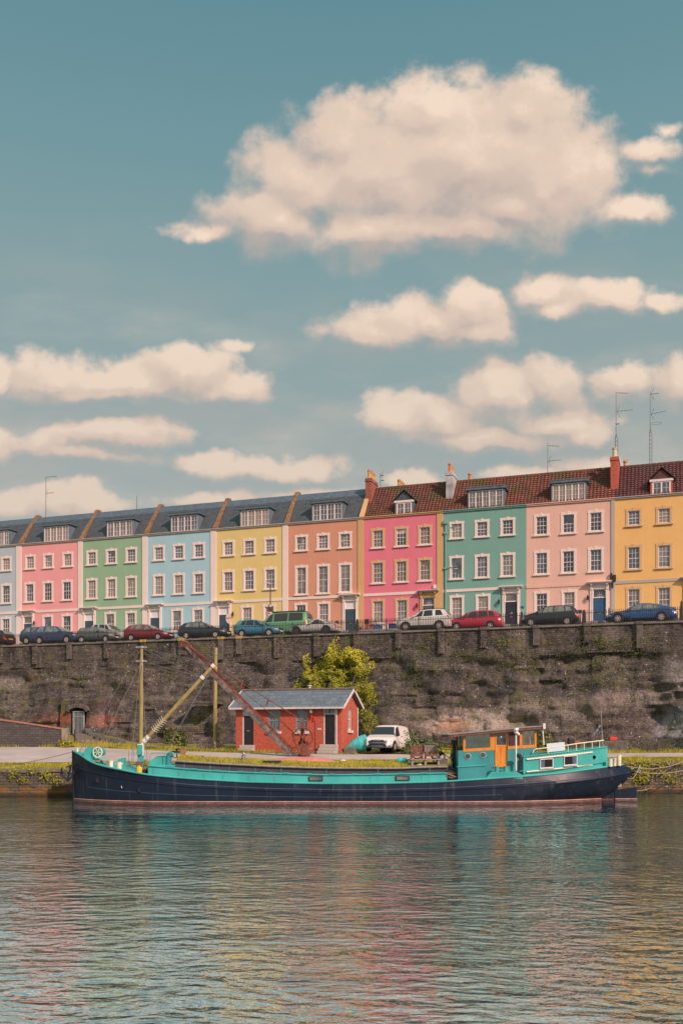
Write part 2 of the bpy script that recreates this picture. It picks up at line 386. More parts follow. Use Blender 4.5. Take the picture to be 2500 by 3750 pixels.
def build_quay():
    m, t, p, o = newmat('quay_masonry')
    tc = t.n('ShaderNodeTexCoord'); pos = tc.outputs['Object']
    sp = t.n('ShaderNodeSeparateXYZ'); t.l(pos, sp.inputs[0]); cb = t.n('ShaderNodeCombineXYZ'); t.l(sp.outputs[0], cb.inputs[0]); t.l(sp.outputs[2], cb.inputs[1])
    wv = t.vm('MULTIPLY', t.vm('SUBTRACT', t.noise(pos, 2.5, 3, 0.5, 'Color'), (0.5, 0.5, 0.5)), (0.16, 0.10, 0))
    b = t.n('ShaderNodeTexBrick'); t.l(t.vm('ADD', cb.outputs[0], wv), b.inputs['Vector'])
    for k, c in (('Color1', alb(98, 82, 66)), ('Color2', alb(66, 58, 50)), ('Mortar', alb(40, 34, 30))): b.inputs[k].default_value = (*c, 1)
    b.inputs['Scale'].default_value = 1; b.inputs['Brick Width'].default_value = 0.42; b.inputs['Row Height'].default_value = 0.17; b.inputs['Mortar Size'].default_value = 0.018; b.inputs['Mortar Smooth'].default_value = 0.4
    n = t.noise(pos, 0.8, 6, 0.65); n2 = t.noise(pos, 12, 4, 0.65)
    c = t.mix(t.mapr(n2, 0.4, 0.75, 0, 0.5), b.outputs[0], alb(122, 108, 92))
    c = t.mix(t.mapr(n, 0.48, 0.6, 0, 0.6), c, alb(86, 84, 42))
    al = t.math('MULTIPLY', t.mapr(sp.outputs[2], 0.75, 0.12), t.mapr(t.noise(pos, 1.3, 5, 0.6), 0.42, 0.6))
    c = t.mix(al, c, alb(150, 98, 34)); c = t.mix(t.mapr(sp.outputs[2], 0.28, 0.1, 0, 0.85), c, alb(42, 36, 28))
    t.l(c, p.inputs['Base Color']); p.inputs['Roughness'].default_value = 0.85
    setbump(t, p, t.math('ADD', t.math('MULTIPLY', b.outputs['Fac'], -1), n2), 0.9, 0.05)
    root = thing('quay_wall', 'low mossy stone quay wall rising from the water along the river edge', 'wall', (0, 0, 0))
    xs = [-140, -90, -60]+[-45+.5*i for i in range(181)]+[60, 90, 140]
    rows = []
    for k in range(8):
        f = k/7
        rows.append([(x, Yq(x)-0.02-0.10*(1-f)+0.05*mnoise.noise(Vector((x*1.3, f*3, 1))), -1.2+(gz(x, Yq(x))+1.2-0.13)*f) for x in xs])
    MB().grid(rows).build('wall_face', m, root, smooth=180)
    cp = MB()
    x = -60
    rnd = random.Random(3)
    while x < 60:
        w = rnd.uniform(0.55, 1.15); z = gz(x+w/2, Yq(x))+rnd.uniform(-.02, .02); y = Yq(x+w/2)
        cp.box(x+.008, x+w-.008, y-0.10+rnd.uniform(-.03, .03), y+0.42, z-0.17, z+0.02); x += w
    cp.build('coping', mat('quay_coping', alb(112, 98, 84), .9, 0, .3, 2.5, .7, 18), root, bevel=0.02)
build_quay()

# ---------------------------------------------------------------- leaves and grass
def leaf_mat(name, stops, rough=0.6, trans=0.25):
    m, t, p, o = newmat(name)
    a = t.n('ShaderNodeAttribute'); a.attribute_name = 'tint'
    t.l(t.ramp(a.outputs['Fac'], stops), p.inputs['Base Color']); p.inputs['Roughness'].default_value = rough
    p.inputs['Specular IOR Level'].default_value = 0.25
    if trans:
        tr = t.n('ShaderNodeBsdfTranslucent'); t.l(t.ramp(a.outputs['Fac'], stops), tr.inputs[0])
        mx = t.n('ShaderNodeMixShader'); mx.inputs[0].default_value = trans
        t.l(p.outputs[0], mx.inputs[1]); t.l(tr.outputs[0], mx.inputs[2]); t.l(mx.outputs[0], o.inputs[0])
    return m
class Leaves:
    def __init__(s, seed=1): s.v = []; s.f = []; s.t = []; s.r = random.Random(seed)
    def leaf(s, p, size, tint, n=None, elong=1.3):
        r = s.r
        n = Vector((r.gauss(0, 1), r.gauss(0, 1), r.gauss(0, 1))) if n is None else Vector(n)+Vector((r.gauss(0, .55), r.gauss(0, .55), r.gauss(0, .55)))
        n.normalize(); a = n.orthogonal().normalized(); a.rotate(Matrix.Rotation(r.uniform(0, 6.28), 3, n)); b = n.cross(a)
        p = Vector(p); o = len(s.v); k = size*elong
        s.v += [tuple(p-a*k*.5), tuple(p+b*size*.42), tuple(p+a*k*.5), tuple(p-b*size*.42)]
        s.f.append((o, o+1, o+2, o+3)); s.t += [tint]*4
    def blade(s, p, h, w, tint, lean=0.35):
        r = s.r; an = r.uniform(0, 6.28); d = Vector((math.cos(an), math.sin(an), 0)); l = r.uniform(0, lean)*h; an2 = r.uniform(0, 6.28)
        p = Vector(p); o = len(s.v)
        s.v += [tuple(p-d*w), tuple(p+d*w), tuple(p+Vector((math.cos(an2)*l, math.sin(an2)*l, h)))]
        s.f.append((o, o+1, o+2)); s.t += [tint*.8, tint*.8, tint]
    def build(s, name, m, parent=None, loc=(0, 0, 0), rot=(0, 0, 0)):
        me = bpy.data.meshes.new(name); me.from_pydata(s.v, [], s.f); me.materials.append(m)
        at = me.attributes.new('tint', 'FLOAT', 'POINT'); at.data.foreach_set('value', s.t); me.update()
        return link(name, me, parent, loc, rot)
M_GRASS = leaf_mat('grass_blades', [(0, alb(100, 96, 34)), (0.5, alb(164, 150, 50)), (0.8, alb(200, 174, 66)), (1, alb(212, 180, 92))])
M_IVY = leaf_mat('ivy_leaves', [(0, alb(74, 74, 28)), (0.4, alb(132, 126, 40)), (0.75, alb(184, 166, 50)), (1, alb(222, 196, 66))])
M_WEED = leaf_mat('weed_leaves', [(0, alb(70, 78, 40)), (0.5, alb(108, 108, 56)), (1, alb(150, 138, 72))])
M_SHRUB = leaf_mat('shrub_leaves', [(0, alb(66, 84, 48)), (0.5, alb(104, 116, 66)), (1, alb(150, 146, 92))])
M_DRY = leaf_mat('dry_stems', [(0, alb(72, 58, 48)), (1, alb(128, 108, 90))], trans=0)

def build_grass():
    g = Leaves(11); r = g.r
    def strip(x0, x1, da, db, n, hmin=.06, hmax=.2):
        for _ in range(n):
            x = r.uniform(x0, x1); d = r.uniform(da(x), db(x)); y = Yq(x)+d
            if 1.0 < x < 5.0 and y > 59.2: continue
            nn = mnoise.noise(Vector((x*.8, y*.8, 5)))
            if nn < -.28: continue
            g.blade((x, y, gz(x, y)), r.uniform(hmin, hmax)*(1+.9*nn), .018, min(1, max(0, r.gauss(.62, .2)+nn*.25)))
    strip(-21, 24, lambda x: .15, lambda x: road_d0(x)+.1, 24000, .06, .2)
    strip(-21, 24, lambda x: road_d1(x)-.1, lambda x: road_d1(x)+3.2, 17000, .07, .26)
    for (px, z0, n, rd) in ((2364, 1.5, 520, .34), (2364, 1.0, 300, .3), (2245, 1.0, 60, .2), (2440, 1.4, 90, .3), (95, 1.25, 70, .16), (205, 1.2, 90, .2), (130, .95, 60, .15), (238, .9, 60, .15), (30, 1.3, 50, .15), (2480, .9, 120, .3), (160, 1.5, 40, .15), (2300, 1.6, 60, .2)):
        x = T(px)*56; 
        for _ in range(n): g.leaf((x+r.gauss(0, rd), Yq(x)-.12-abs(r.gauss(0, .1)), z0+r.gauss(0, rd*.8)), .085*r.uniform(.6, 1.3), r.uniform(0, .75), (0, -1, .6))
    for _ in range(420):
        x = r.uniform(-21, 24); g.leaf((x, Yq(x)-.08-abs(r.gauss(0, .06)), gz(x, Yq(x))-abs(r.gauss(0, .13))), .09, r.uniform(0, .7), (0, -1, .6))
    strip(-24, -13, lambda x: road_d1(x), lambda x: road_d1(x)+5, 4000, .1, .35)
    tag(g.build('grass', M_GRASS), kind='stuff')
build_grass()

# ---------------------------------------------------------------- cliff and retaining wall (built in the terrace frame: x = along, y = into the hill)
UG, ZG0 = PV(288, 2690, 68.2); _, ZG1 = PV(288, 2606, 68.2)
WALLTOP = 11.32
def sst(a, b, x):
    t = max(0, min(1, (x-a)/(b-a))); return t*t*(3-2*t)
def cliff_v(u, z):
    tz = sst(1.6, 10.0, z)
    b = 67.75+1.97*tz
    amp = 1-0.85*sst(8.7, 9.8, z)
    led = mnoise.noise(Vector((u*.10, z*1.0+.9*mnoise.noise(Vector((u*.2, z*.3, 2))), 3)))*0.26*(.35+.65*sst(-26, -12, u))+mnoise.noise(Vector((u*.25, z*2.6+.8*mnoise.noise(Vector((u*.35, 4, 2))), 8)))*0.10
    led = (1 if led > 0 else -1)*abs(led)**.8
    blk = mnoise.noise(Vector((u*.35, z*.3, 17)))*.55+mnoise.noise(Vector((u*.9, z*.8, 23)))*.26
    cel = mnoise.cell_vector(Vector((u*.55+.35*mnoise.noise(Vector((z, u*.4, 0))), z*1.1, 4))).x*.30
    fine = mnoise.noise(Vector((u*2.2, z*2.6, 31)))*.10+mnoise.noise(Vector((u*5, z*6, 37)))*.04
    rock = 1-0.55*sst(-28, -34, u)*sst(2, 9, z)
    v = b+amp*(led+blk+cel*rock+fine)
    # cave-like hollow at the far right, rock shoulder beyond it
    v += 1.8*math.exp(-((u+.9)/1.5)**2-((z-4.4)/2.3)**2)
    v -= 1.2*sst(.9, 2.6, u)*sst(7.0, 4.5, z)
    v += 1.0*math.exp(-((u+35.5)/1.0)**2-((z-3.6)/1.2)**2)
    if abs(u-UG) < .68 and z < ZG1+.28*(1-((u-UG)/.68)**2): v = max(v, 68.5)+4.0
    elif abs(u-UG) < 2.0 and z < ZG1+1.0: v = v*.25+.75*(68.0+.3*sst(3, 7, z))
    return v
def blob(t, pos, c, r, soft=0.55, nz=None):
    d = t.vm('LENGTH', t.vm('MULTIPLY', t.vm('SUBTRACT', pos, c), (1/r[0], 0, 1/r[1])))
    if nz is not None: d = t.math('ADD', d, nz)
    return t.mapr(d, 1.0, 1.0-soft, 0, 1, True)
def build_cliff():
    m, t, p, o = newmat('cliff_rock')
    tc = t.n('ShaderNodeTexCoord'); pos = tc.outputs['Object']
    sp = t.n('ShaderNodeSeparateXYZ'); t.l(pos, sp.inputs[0]); z = sp.outputs[2]; u = sp.outputs[0]
    st = t.mapping(pos, (0.25, 0.25, 1.3))
    n_st = t.noise(st, 1.1, 8, 0.68); n_big = t.noise(pos, 0.22, 6, 0.65); n_mid = t.noise(pos, 1.6, 8, 0.7); n_fin = t.noise(pos, 9, 5, 0.72)
    c = t.ramp(n_st, [(0.28, alb(44, 40, 40)), (0.45, alb(68, 59, 53)), (0.56, alb(90, 77, 66)), (0.7, alb(122, 106, 92))])
    c = t.mix(t.mapr(n_big, 0.38, 0.62, 0, 0.75), c, t.ramp(n_mid, [(0.3, alb(36, 34, 36)), (0.6, alb(66, 62, 60)), (0.8, alb(98, 92, 86))]))
    nz = t.math('MULTIPLY', t.math('SUBTRACT', n_mid, 0.5), 1.5)
    nzb = t.math('MULTIPLY', t.math('SUBTRACT', t.noise(pos, .6, 5, .6), 0.5), 1.8)
    def at(px, py): a = PV(px, py, 68.5); return (a[0], 0, a[1])
    # masonry courses: retaining work above, patched areas below
    cb = t.n('ShaderNodeCombineXYZ'); t.l(u, cb.inputs[0]); t.l(z, cb.inputs[1])
    wv = t.vm('MULTIPLY', t.vm('SUBTRACT', t.noise(pos, 3, 3, 0.5, 'Color'), (0.5, 0.5, 0.5)), (0.5, 0.22, 0))
    b = t.n('ShaderNodeTexBrick'); t.l(t.vm('ADD', cb.outputs[0], wv), b.inputs['Vector'])
    for k, cc in (('Color1', alb(104, 93, 84)), ('Color2', alb(44, 40, 40)), ('Mortar', alb(28, 25, 25))): b.inputs[k].default_value = (*cc, 1)
    b.inputs['Scale'].default_value = 1; b.inputs['Brick Width'].default_value = 0.45; b.inputs['Row Height'].default_value = 0.15; b.inputs['Mortar Size'].default_value = 0.014; b.inputs['Mortar Smooth'].default_value = 0.5
    bm = t.math('MAXIMUM', t.mapr(t.math('ADD', z, t.math('MULTIPLY', nzb, 1.2)), 7.6, 8.6, 0, 0.75), blob(t, pos, at(2060, 2690), (1.9, 1.5), .3, nz))
    bm = t.math('MAXIMUM', bm, t.math('MULTIPLY', t.mapr(t.noise(pos, .35, 4, .6), .42, .6), .8)); bm = t.math('MAXIMUM', bm, blob(t, pos, at(480, 2660), (2.6, 1.9), .4, nz)); bm = t.math('MAXIMUM', bm, blob(t, pos, at(690, 2440), (5.2, 2.6), .4, nz))
    bm = t.math('MAXIMUM', bm, blob(t, pos, at(20, 2560), (2.5, 2.2), .4, nz))
    c = t.mix(t.math('MULTIPLY', bm, .6), c, t.mix(t.mapr(n_fin, .42, .7, 0, .6), b.outputs[0], alb(120, 108, 98)))
    # pale bare sandstone, red sandstone by the gate
    for (px, py, rx, rz, col, k) in ((1745, 2640, 4.2, 1.2, (168, 146, 130), .85), (1620, 2660, 3.2, 1.0, (158, 134, 116), .8), (1930, 2580, 3.0, .8, (150, 130, 110), .6), (1400, 2640, 3.5, .5, (128, 110, 98), .5), (2230, 2560, 2.6, 1.1, (132, 112, 100), .6),
                                     (2470, 2660, 2.2, 1.8, (150, 144, 138), .75), (2480, 2480, 1.6, 2.0, (132, 124, 116), .6), (745, 2600, 1.6, .8, (142, 120, 104), .7), (2300, 2650, 3.0, 1.2, (70, 56, 50), .5), (20, 2500, 3, .8, (128, 116, 108), .6), (1900, 2660, 4.5, .9, (150, 130, 112), .6), (1500, 2610, 2.5, .8, (120, 102, 88), .5), (2100, 2600, 3.0, .9, (128, 112, 98), .5), (2380, 2560, 2.0, 1.0, (140, 126, 114), .5), (560, 2560, 4.0, .6, (110, 96, 84), .45)):
        c = t.mix(t.math('MULTIPLY', blob(t, pos, at(px, py), (rx, rz), .75, nz), t.mapr(n_fin, 0.3, 0.6, k*.55, k)), c, alb(*col))
    for (px, py, rx, rz, col, k) in ((225, 2636, 3.0, .75, (112, 72, 58), .75), (378, 2640, 2.3, .62, (136, 84, 70), .85), (250, 2628, .8, .75, (140, 82, 56), .7), (150, 2640, 1.6, .7, (100, 70, 58), .6), (365, 2580, 1.6, .5, (96, 66, 54), .4), (92, 2478, .8, .6, (106, 72, 56), .4), (1660, 2655, 1.4, .6, (140, 92, 52), .6)):
        c = t.mix(t.math('MULTIPLY', blob(t, pos, at(px, py), (rx, rz), .35, nz), t.mapr(n_mid, 0.25, 0.55, k*.5, k)), c, alb(*col))
    dr = t.noise(t.mapping(pos, (1.1, 1.1, .22)), 1.0, 6, .65); c = t.mix(t.mapr(dr, .52, .66, 0, .7), c, alb(40, 37, 37)); c = t.mix(t.mapr(dr, .44, .34, 0, .45), c, alb(128, 112, 98))
    gr = t.noise(pos, 5.5, 8, .78); c = t.mix(t.mapr(gr, .36, .5, .72, 0), c, alb(30, 28, 29)); c = t.mix(t.mapr(gr, .54, .72, 0, .55), c, alb(138, 126, 114))
    # moss and lichen
    ms = t.math('MULTIPLY', t.mapr(t.noise(pos, .9, 7, .7), .5, .66, 0, .62), t.mapr(n_big, .42, .56))
    c = t.mix(ms, c, t.mix(n_fin, alb(76, 74, 40), alb(124, 112, 56)))
    vor = t.n('ShaderNodeTexVoronoi'); vor.feature = 'F1'; t.l(pos, vor.inputs['Vector']); vor.inputs['Scale'].default_value = 2.6
    spk = t.math('MULTIPLY', t.mapr(t.math('ADD', vor.outputs['Distance'], t.math('MULTIPLY', n_fin, .22)), .26, .19), t.mapr(t.noise(pos, .5, 3, .5), .40, .55, 0.0, .85))
    c = t.mix(spk, c, alb(176, 166, 156))
    vor2 = t.n('ShaderNodeTexVoronoi'); t.l(pos, vor2.inputs['Vector']); vor2.inputs['Scale'].default_value = 5.5
    spk2 = t.math('MULTIPLY', t.mapr(vor2.outputs['Distance'], .16, .1), t.mapr(t.noise(pos, .8, 3, .5), .5, .62, 0.0, .8))
    c = t.mix(spk2, c, alb(150, 144, 138))
    c = t.vm('MULTIPLY', c, (1.56, 1.47, 1.44))
    t.l(c, p.inputs['Base Color']); p.inputs['Roughness'].default_value = 0.92; p.inputs['Specular IOR Level'].default_value = 0.2
    hh = t.math('ADD', t.math('MULTIPLY', n_st, 1.0), t.math('MULTIPLY', n_fin, .5)); hh = t.math('ADD', hh, t.math('MULTIPLY', n_mid, .9))
    hh = t.math('SUBTRACT', hh, t.math('MULTIPLY', b.outputs['Fac'], t.math('MULTIPLY', bm, .5)))
    setbump(t, p, hh, 1.0, 0.16)
    us = [-160, -130, -100, -85]+[-74+.17*i for i in range(int(86/.17))]+[14, 20, 40, 80, 120]
    zs = [.8+.15*i for i in range(62)]+[10.1]
    rows = [[(u_, cliff_v(u_, z_), z_) for u_ in us] for z_ in zs]
    rows.append([(u_, 72.5, 10.4) for u_ in us])
    tag(MB().grid(rows).build('cliff', m, None, smooth=50, rot=(0, 0, -AN)), kind='structure')
    # retaining wall along the top
    wm = _M['cliff_rock']
    root = thing('retaining_wall', 'dark rubble stone parapet wall with projecting piers along the cliff top', 'wall', (0, 0, 0), -AN)
    MB().box(-120, 60, 69.72, 70.25, 9.3, WALLTOP-.13).build('wall_face', wm, root)
    cm = mat('lichen_coping', alb(118, 106, 92), .9, 0, .35, 1.3, .7, 15); pm = mat('pier_stone', alb(94, 84, 74), .9, 0, .45, 3.0, .8, 12)
    cp = MB(); rnd = random.Random(5); x = -75.0
    while x < 20:
        w = rnd.uniform(.8, 1.5); cp.box(x+.006, x+w-.006, 69.62+rnd.uniform(-.03, .02), 70.35, WALLTOP-.13, WALLTOP+rnd.uniform(-.015, .02)); x += w
    cp.build('coping', cm, root, bevel=.02)
    lich = mat('yellow_lichen_stone', alb(176, 140, 62), .9, 0, .3, 4, .6, 20)
    for i, px in enumerate((-120, 6, 130, 256, 392, 527, 665, 810, 876, 1015, 1160, 1305, 1458, 1615, 1770, 1962, 2148, 2340, 2530)):
        uu = PV(px, 2400, 69.7)[0]; h = rnd.uniform(1.0, 1.7); mb = MB()
        mb.box(uu-.22, uu+.22, 69.52, 69.75, WALLTOP-.12-h, WALLTOP-.16)
        pr = mb.build('pier', wm if i not in (3, 7, 8, 15, 17) else pm, root, bevel=.03)
        MB().box(uu-.26, uu+.26, 69.48, 70.0, WALLTOP-.16, WALLTOP+.06).build('pier_cap', lich if i in (5, 6, 7, 8) else pm, pr, bevel=.02)
    # iron gate in the cave mouth
    g = uv_thing('iron_gate', 'grey iron bar gate closing the arched cave doorway in the red sandstone', 'gate', UG, 68.25, ZG0-.06)
    hgt = ZG1-ZG0; im = mat('grey_iron', alb(150, 148, 142), .5, .1, .15)
    f = MB()
    for x in (-.5, .5): f.box(x-.05, x+.05, -.05, .05, 0, hgt+.1)
    f.box(-.55, .55, -.045, .045, hgt+.02, hgt+.1); f.box(-.45, .45, -.03, .03, .08, .14); f.box(-.45, .45, -.03, .03, hgt*.8, hgt*.8+.05); f.build('gate_frame', im, g)
    bb = MB()
    for k in range(7): bb.tube([(-.39+k*.13, 0, .05), (-.39+k*.13, 0, hgt+.05)], .024, 6)
    bb.build('bars', im, g)
    ar = MB()
    for k in range(11):
        a = math.pi*(k+.5)/11; c_ = Vector((.95*math.cos(a), -.12, hgt+.12+.42*math.sin(a))); d = Vector((math.cos(a), 0, .6*math.sin(a)+.3)).normalized()
        ar.bar(c_-d*.16, c_+d*.16, .2, .3, up=(0, 1, 0))
    ar.build('arch_stones', pm, g, bevel=.02)
    # stone lintel ledge in the rock
    a, za = PV(690, 2578, 67.2); b2, zb = PV(782, 2576, 67.2)
    lz = tag(MB().box(0, b2-a, -.25, 1.6, 0, .16).build('stone_lintel', pm, None, loc=W(a, 67.3, za), rot=(0, 0, -AN), bevel=.03), 'flat stone lintel slab jutting from the rock beside the tall pole', 'stone slab')
    # weeds rooted in the face
    L = Leaves(21); r = L.r
    def clump(u_, z_, n, rad, size, lo=.2, hi=.9):
        v_ = cliff_v(u_, z_) if z_ < 9.6 else 69.7
        for _ in range(n):
            du, dz = r.gauss(0, rad), r.gauss(0, rad*.7)-rad*.2
            vv = (cliff_v(u_+du, z_+dz) if z_+dz < 9.6 else 69.7)-abs(r.gauss(.05, .06+rad*.25))
            L.leaf((u_+du, vv, z_+dz), size*r.uniform(.6, 1.3), r.uniform(lo, hi), (0, -1, .6))
    for _ in range(150):
        px = r.uniform(1360, 2420); py = min(2620, 2330+abs(r.gauss(80, 95)))
        if px > 2330 and r.random() < .6: continue
        a = PV(px, py, 69); clump(a[0], a[1], r.randint(15, 60), r.uniform(.12, .4), .07, .0, .75)
    for _ in range(95):
        px = r.uniform(-10, 1000); py = r.uniform(2360, 2560) if r.random() < .8 else r.uniform(2560, 2680)
        a = PV(px, py, 69); clump(a[0], a[1], r.randint(8, 34), r.uniform(.07, .24), .06)
    for (px, py, n, rad) in ((288, 2484, 90, .28), (530, 2365, 90, .25), (660, 2680, 260, .55), (640, 2400, 60, .2), (820, 2385, 40, .2), (1020, 2330, 120, .35), (1830, 2350, 160, .4), (2190, 2410, 160, .45), (2240, 2480, 260, .7), (2200, 2340, 100, .3), (1990, 2560, 60, .3), (840, 2520, 120, .5), (470, 2465, 120, .5), (600, 2460, 160, .6), (220, 2465, 90, .5), (5, 2590, 300, .6)):
        a = PV(px, py, 69); clump(a[0], a[1], n, rad, .075)
    for _ in range(170):                                   # strip of plants along the foot of the cliff
        px = r.uniform(1330, 2500); a = PV(px, 2700, 68); u_ = a[0]; v_ = cliff_v(u_, 2.9)-r.uniform(.1, .9)
        wp = W(u_, v_); z_ = gz(wp.x, wp.y)
        for k in range(r.randint(10, 34)):
            L.leaf((u_+r.gauss(0, .22), v_+r.gauss(0, .15), z_+abs(r.gauss(.05, .22))), .09*r.uniform(.6, 1.4), r.uniform(.1, 1), (0, -.5, 1))
    tag(L.build('weeds', M_WEED, None, rot=(0, 0, -AN)), kind='stuff')
build_cliff()

def build_bushes():
    # large yellow-green bush climbing the cliff behind the hut
    B = [(1190, 2500, 2.9, 1.9), (1125, 2520, 1.9, 1.2), (1260, 2480, 1.7, 2.3), (1200, 2430, 1.5, 1.5), (1192, 2375, .55, 1.1), (1275, 2415, .45, 1.0), (1110, 2475, .9, .8), (1300, 2580, 1.2, 1.4), (1338, 2640, .5, 1.1), (1050, 2535, .9, .4), (1090, 2425, .18, .8), (1235, 2400, .5, .8), (1318, 2525, .7, .6)]
    L = Leaves(5); r = L.r; blobs = []
    for (px, py, ru, rz) in B:
        a = PV(px, py, 67.3); blobs.append((a[0], a[1], ru, rz))
    tot = sum(b[2]*b[3] for b in blobs)
    for (u0, z0, ru, rz) in blobs:
        n = int(13000*ru*rz/tot)+90
        for _ in range(n):
            a = r.uniform(0, 6.283); q = math.sqrt(r.random())*1.08
            u_, z_ = u0+ru*q*math.cos(a), z0+rz*q*math.sin(a)
            lump = mnoise.noise(Vector((u_*1.1, z_*1.1, 2)))+.5*mnoise.noise(Vector((u_*2.7, z_*2.7, 5)))
            if q > .8 and lump < -.1: continue
            if lump < -.5 and r.random() < .7: continue
            depth = (.3+1.15*math.sqrt(max(0, 1-min(1, q)**2)))*(.75+.55*lump)
            vs = cliff_v(u_, z_) if z_ < 9.5 else 69.8
            v_ = vs-max(.05, depth)+abs(r.gauss(0, .14))
            tint = .38+.3*lump+r.gauss(0, .16)+.3*sst(6.8, 10.5, z_)
            L.leaf((u_, v_, z_), .105*r.uniform(.65, 1.35), max(0, min(1, tint)), (.2, -1, .5))
    c = W(blobs[0][0], 66.5, 2.4)
    root = thing('ivy_bush', 'dense yellow green ivy bush climbing the cliff behind the brick hut', 'bush', (0, 0, 0), -AN)
    L.build('foliage', M_IVY, root)
    st = MB()
    for (du, px) in ((0, 1190), (1.4, 1270), (-1.2, 1120)):
        u0 = PV(px, 2600, 67)[0]; st.tube([(u0, 66.6, 2.2), (u0+.2, 66.9, 4), (u0-.1, 67.3, 6), (u0+.2, 68.3, 8)], [.09, .07, .05, .03], 6)
    st.build('stem', mat('ivy_stem', alb(88, 72, 58), .9), root)
    def shrub(name, label, cat, X, Y, rad, hgt, n, m, size=.08, lo=.1, hi=1.0, seed=1, group=None):
        L = Leaves(seed); r = L.r; z0 = gz(X, Y)
        for _ in range(n):
            th = r.uniform(0, 6.283); ph = r.random(); q = r.random()**.4
            d = Vector((math.cos(th)*math.sqrt(1-ph*ph)*rad, math.sin(th)*math.sqrt(1-ph*ph)*rad, ph*hgt))*q
            k = 1+.35*mnoise.noise(d*2.2+Vector((seed, 0, 0)))
            L.leaf(d*k, size*r.uniform(.6, 1.4), r.uniform(lo, hi), d+Vector((0, 0, .3)), 1.8)
        root = thing(name, label, cat, (X, Y, z0), 0, group); L.build('foliage', m, root)
        s = MB()
        for k in range(5): a = k*1.26; s.tube([(0, 0, -.05), (math.cos(a)*rad*.5, math.sin(a)*rad*.5, hgt*.7)], [.02, .008], 5)
        s.build('stem', mat('ivy_stem', (0, 0, 0)), root)
    x, _ = PY(1507, 0, 60.6); shrub('shrub', 'grey green leafy shrub beside the white van', 'shrub', x, 60.6, .75, 1.55, 1500, M_SHRUB, seed=3)
    x, _ = PY(1560, 0, 61.5); shrub('shrub', 'green shrub behind the two wooden deck chairs', 'shrub', x, 61.5, .7, 1.2, 1100, M_SHRUB, seed=4)
    x, _ = PY(645, 0, 69.2); shrub('fern', 'spiky green fern clump at the cliff foot beyond the ship mast', 'fern', x, 69.2, 1.0, 1.35, 900, M_WEED, .12, .3, 1, seed=6)
    x, _ = PY(1820, 0, 62.5); shrub('shrub', 'tall grassy green scrub behind the wheelhouse windows', 'shrub', x, 62.5, 1.6, 1.25, 2200, M_WEED, .1, .2, 1, seed=8)
    x, _ = PY(1990, 0, 62.8); shrub('shrub', 'straw coloured scrub by the pole of the wheelhouse roof', 'shrub', x, 62.8, .8, 1.3, 1000, M_WEED, .1, .4, 1, seed=9)
    x, _ = PY(250, 0, 66.4); shrub('shrub', 'low green weeds by the pier of the ramp wall', 'weeds', x, 65.6, .6, .6, 600, M_GRASS, .1, .1, .7, seed=12)
    # brambles: a tangle of bare stems
    for (px, Y, rad, h, lab, sd) in ((2395, 63.2, 1.5, 1.3, 'bare tangled grey brambles at the foot of the cliff hollow', 2), (775, 65.6, 1.2, .6, 'low tangle of dead brambles around the foot of the pole', 3)):
        s = MB(); rr = random.Random(sd); x, _ = PY(px, 0, Y); z0 = gz(x, Y)
        for k in range(70):
            a = rr.uniform(0, 6.28); d = rr.uniform(.2, 1)*rad; p0 = Vector((rr.gauss(0, rad*.4), rr.gauss(0, .4), -.03)); p2 = Vector((math.cos(a)*d, math.sin(a)*.5, rr.uniform(0, .5)*h)); p1 = (p0+p2)/2+Vector((0, 0, rr.uniform(.4, 1)*h))
            s.tube([p0*(1-f)**2+p1*2*f*(1-f)+p2*f*f for f in (0, .2, .4, .6, .8, 1)], .012, 4, cap=False)
        tag(s.build('bramble', mat('bramble_stem', alb(104, 90, 80), .9), None, loc=(x, Y, z0)), lab, 'brambles')
build_bushes()

# ---------------------------------------------------------------- street above, land behind
def sz(v): return 11.22+max(0, min(9.8, v-70.2))*0.128
def build_street():
    am = mat('street_asphalt', (0.10, 0.095, 0.09), .9, 0, .2, 2, .4, 30)
    rows = [[(u, v, sz(v)) for u in (-120, -60, -30, 0, 30, 60)] for v in (70.2, 72, 74, 76, 77.2)]
    tag(MB().grid(rows).build('street', am, None, rot=(0, 0, -AN)), kind='structure')
    pm = mat('paving_stone', alb(150, 138, 128), .9, 0, .2, 2, .4, 30)
    mb = MB(); mb.box(-120, 60, 77.2, 80.3, 11.0, sz(78.5)+.12)
    tag(mb.build('pavement', pm, None, rot=(0, 0, -AN)), kind='structure')
    mb = MB(); mb.quad((-1500, 80.2, 12.0), (1500, 80.2, 12.0), (1500, 4000, 12.0), (-1500, 4000, 12.0))
    tag(mb.build('terrain', mat('hill_land', (0.07, 0.075, 0.05), .95, 0, .3, .05), None, rot=(0, 0, -AN)), kind='structure')
build_street()
# ---------------------------------------------------------------- terrace of houses
VF, Z0, HT = 80.0, 12.33, 22.6-12.33
def stucco(name, c):
    if name in _M: return _M[name]
    m, t, p, o = newmat(name)
    pos = t.n('ShaderNodeTexCoord').outputs['Object']
    n = t.noise(pos, .5, 6, .6); n2 = t.noise(t.mapping(pos, (2.4, 1, .14)), 1.5, 6, .7); n3 = t.noise(pos, 30, 3, .6)
    k = t.mix(t.mapr(n, .3, .7), tuple(x*.93 for x in c), tuple(min(.9, x*1.05) for x in c))
    g = sum(c)/3
    k = t.mix(t.mapr(n2, .50, .72, 0, .42), k, tuple(.6*x+.4*g*.72 for x in c))
    t.l(k, p.inputs['Base Color']); p.inputs['Roughness'].default_value = .82; p.inputs['Specular IOR Level'].default_value = .3
    setbump(t, p, t.math('ADD', t.math('MULTIPLY', n3, .4), n), .25, .02); return m
WHITE = stucco('white_stucco', alb(228, 196, 175)); CREAM = mat('cream_paint', alb(230, 198, 178), .5, 0, .06)
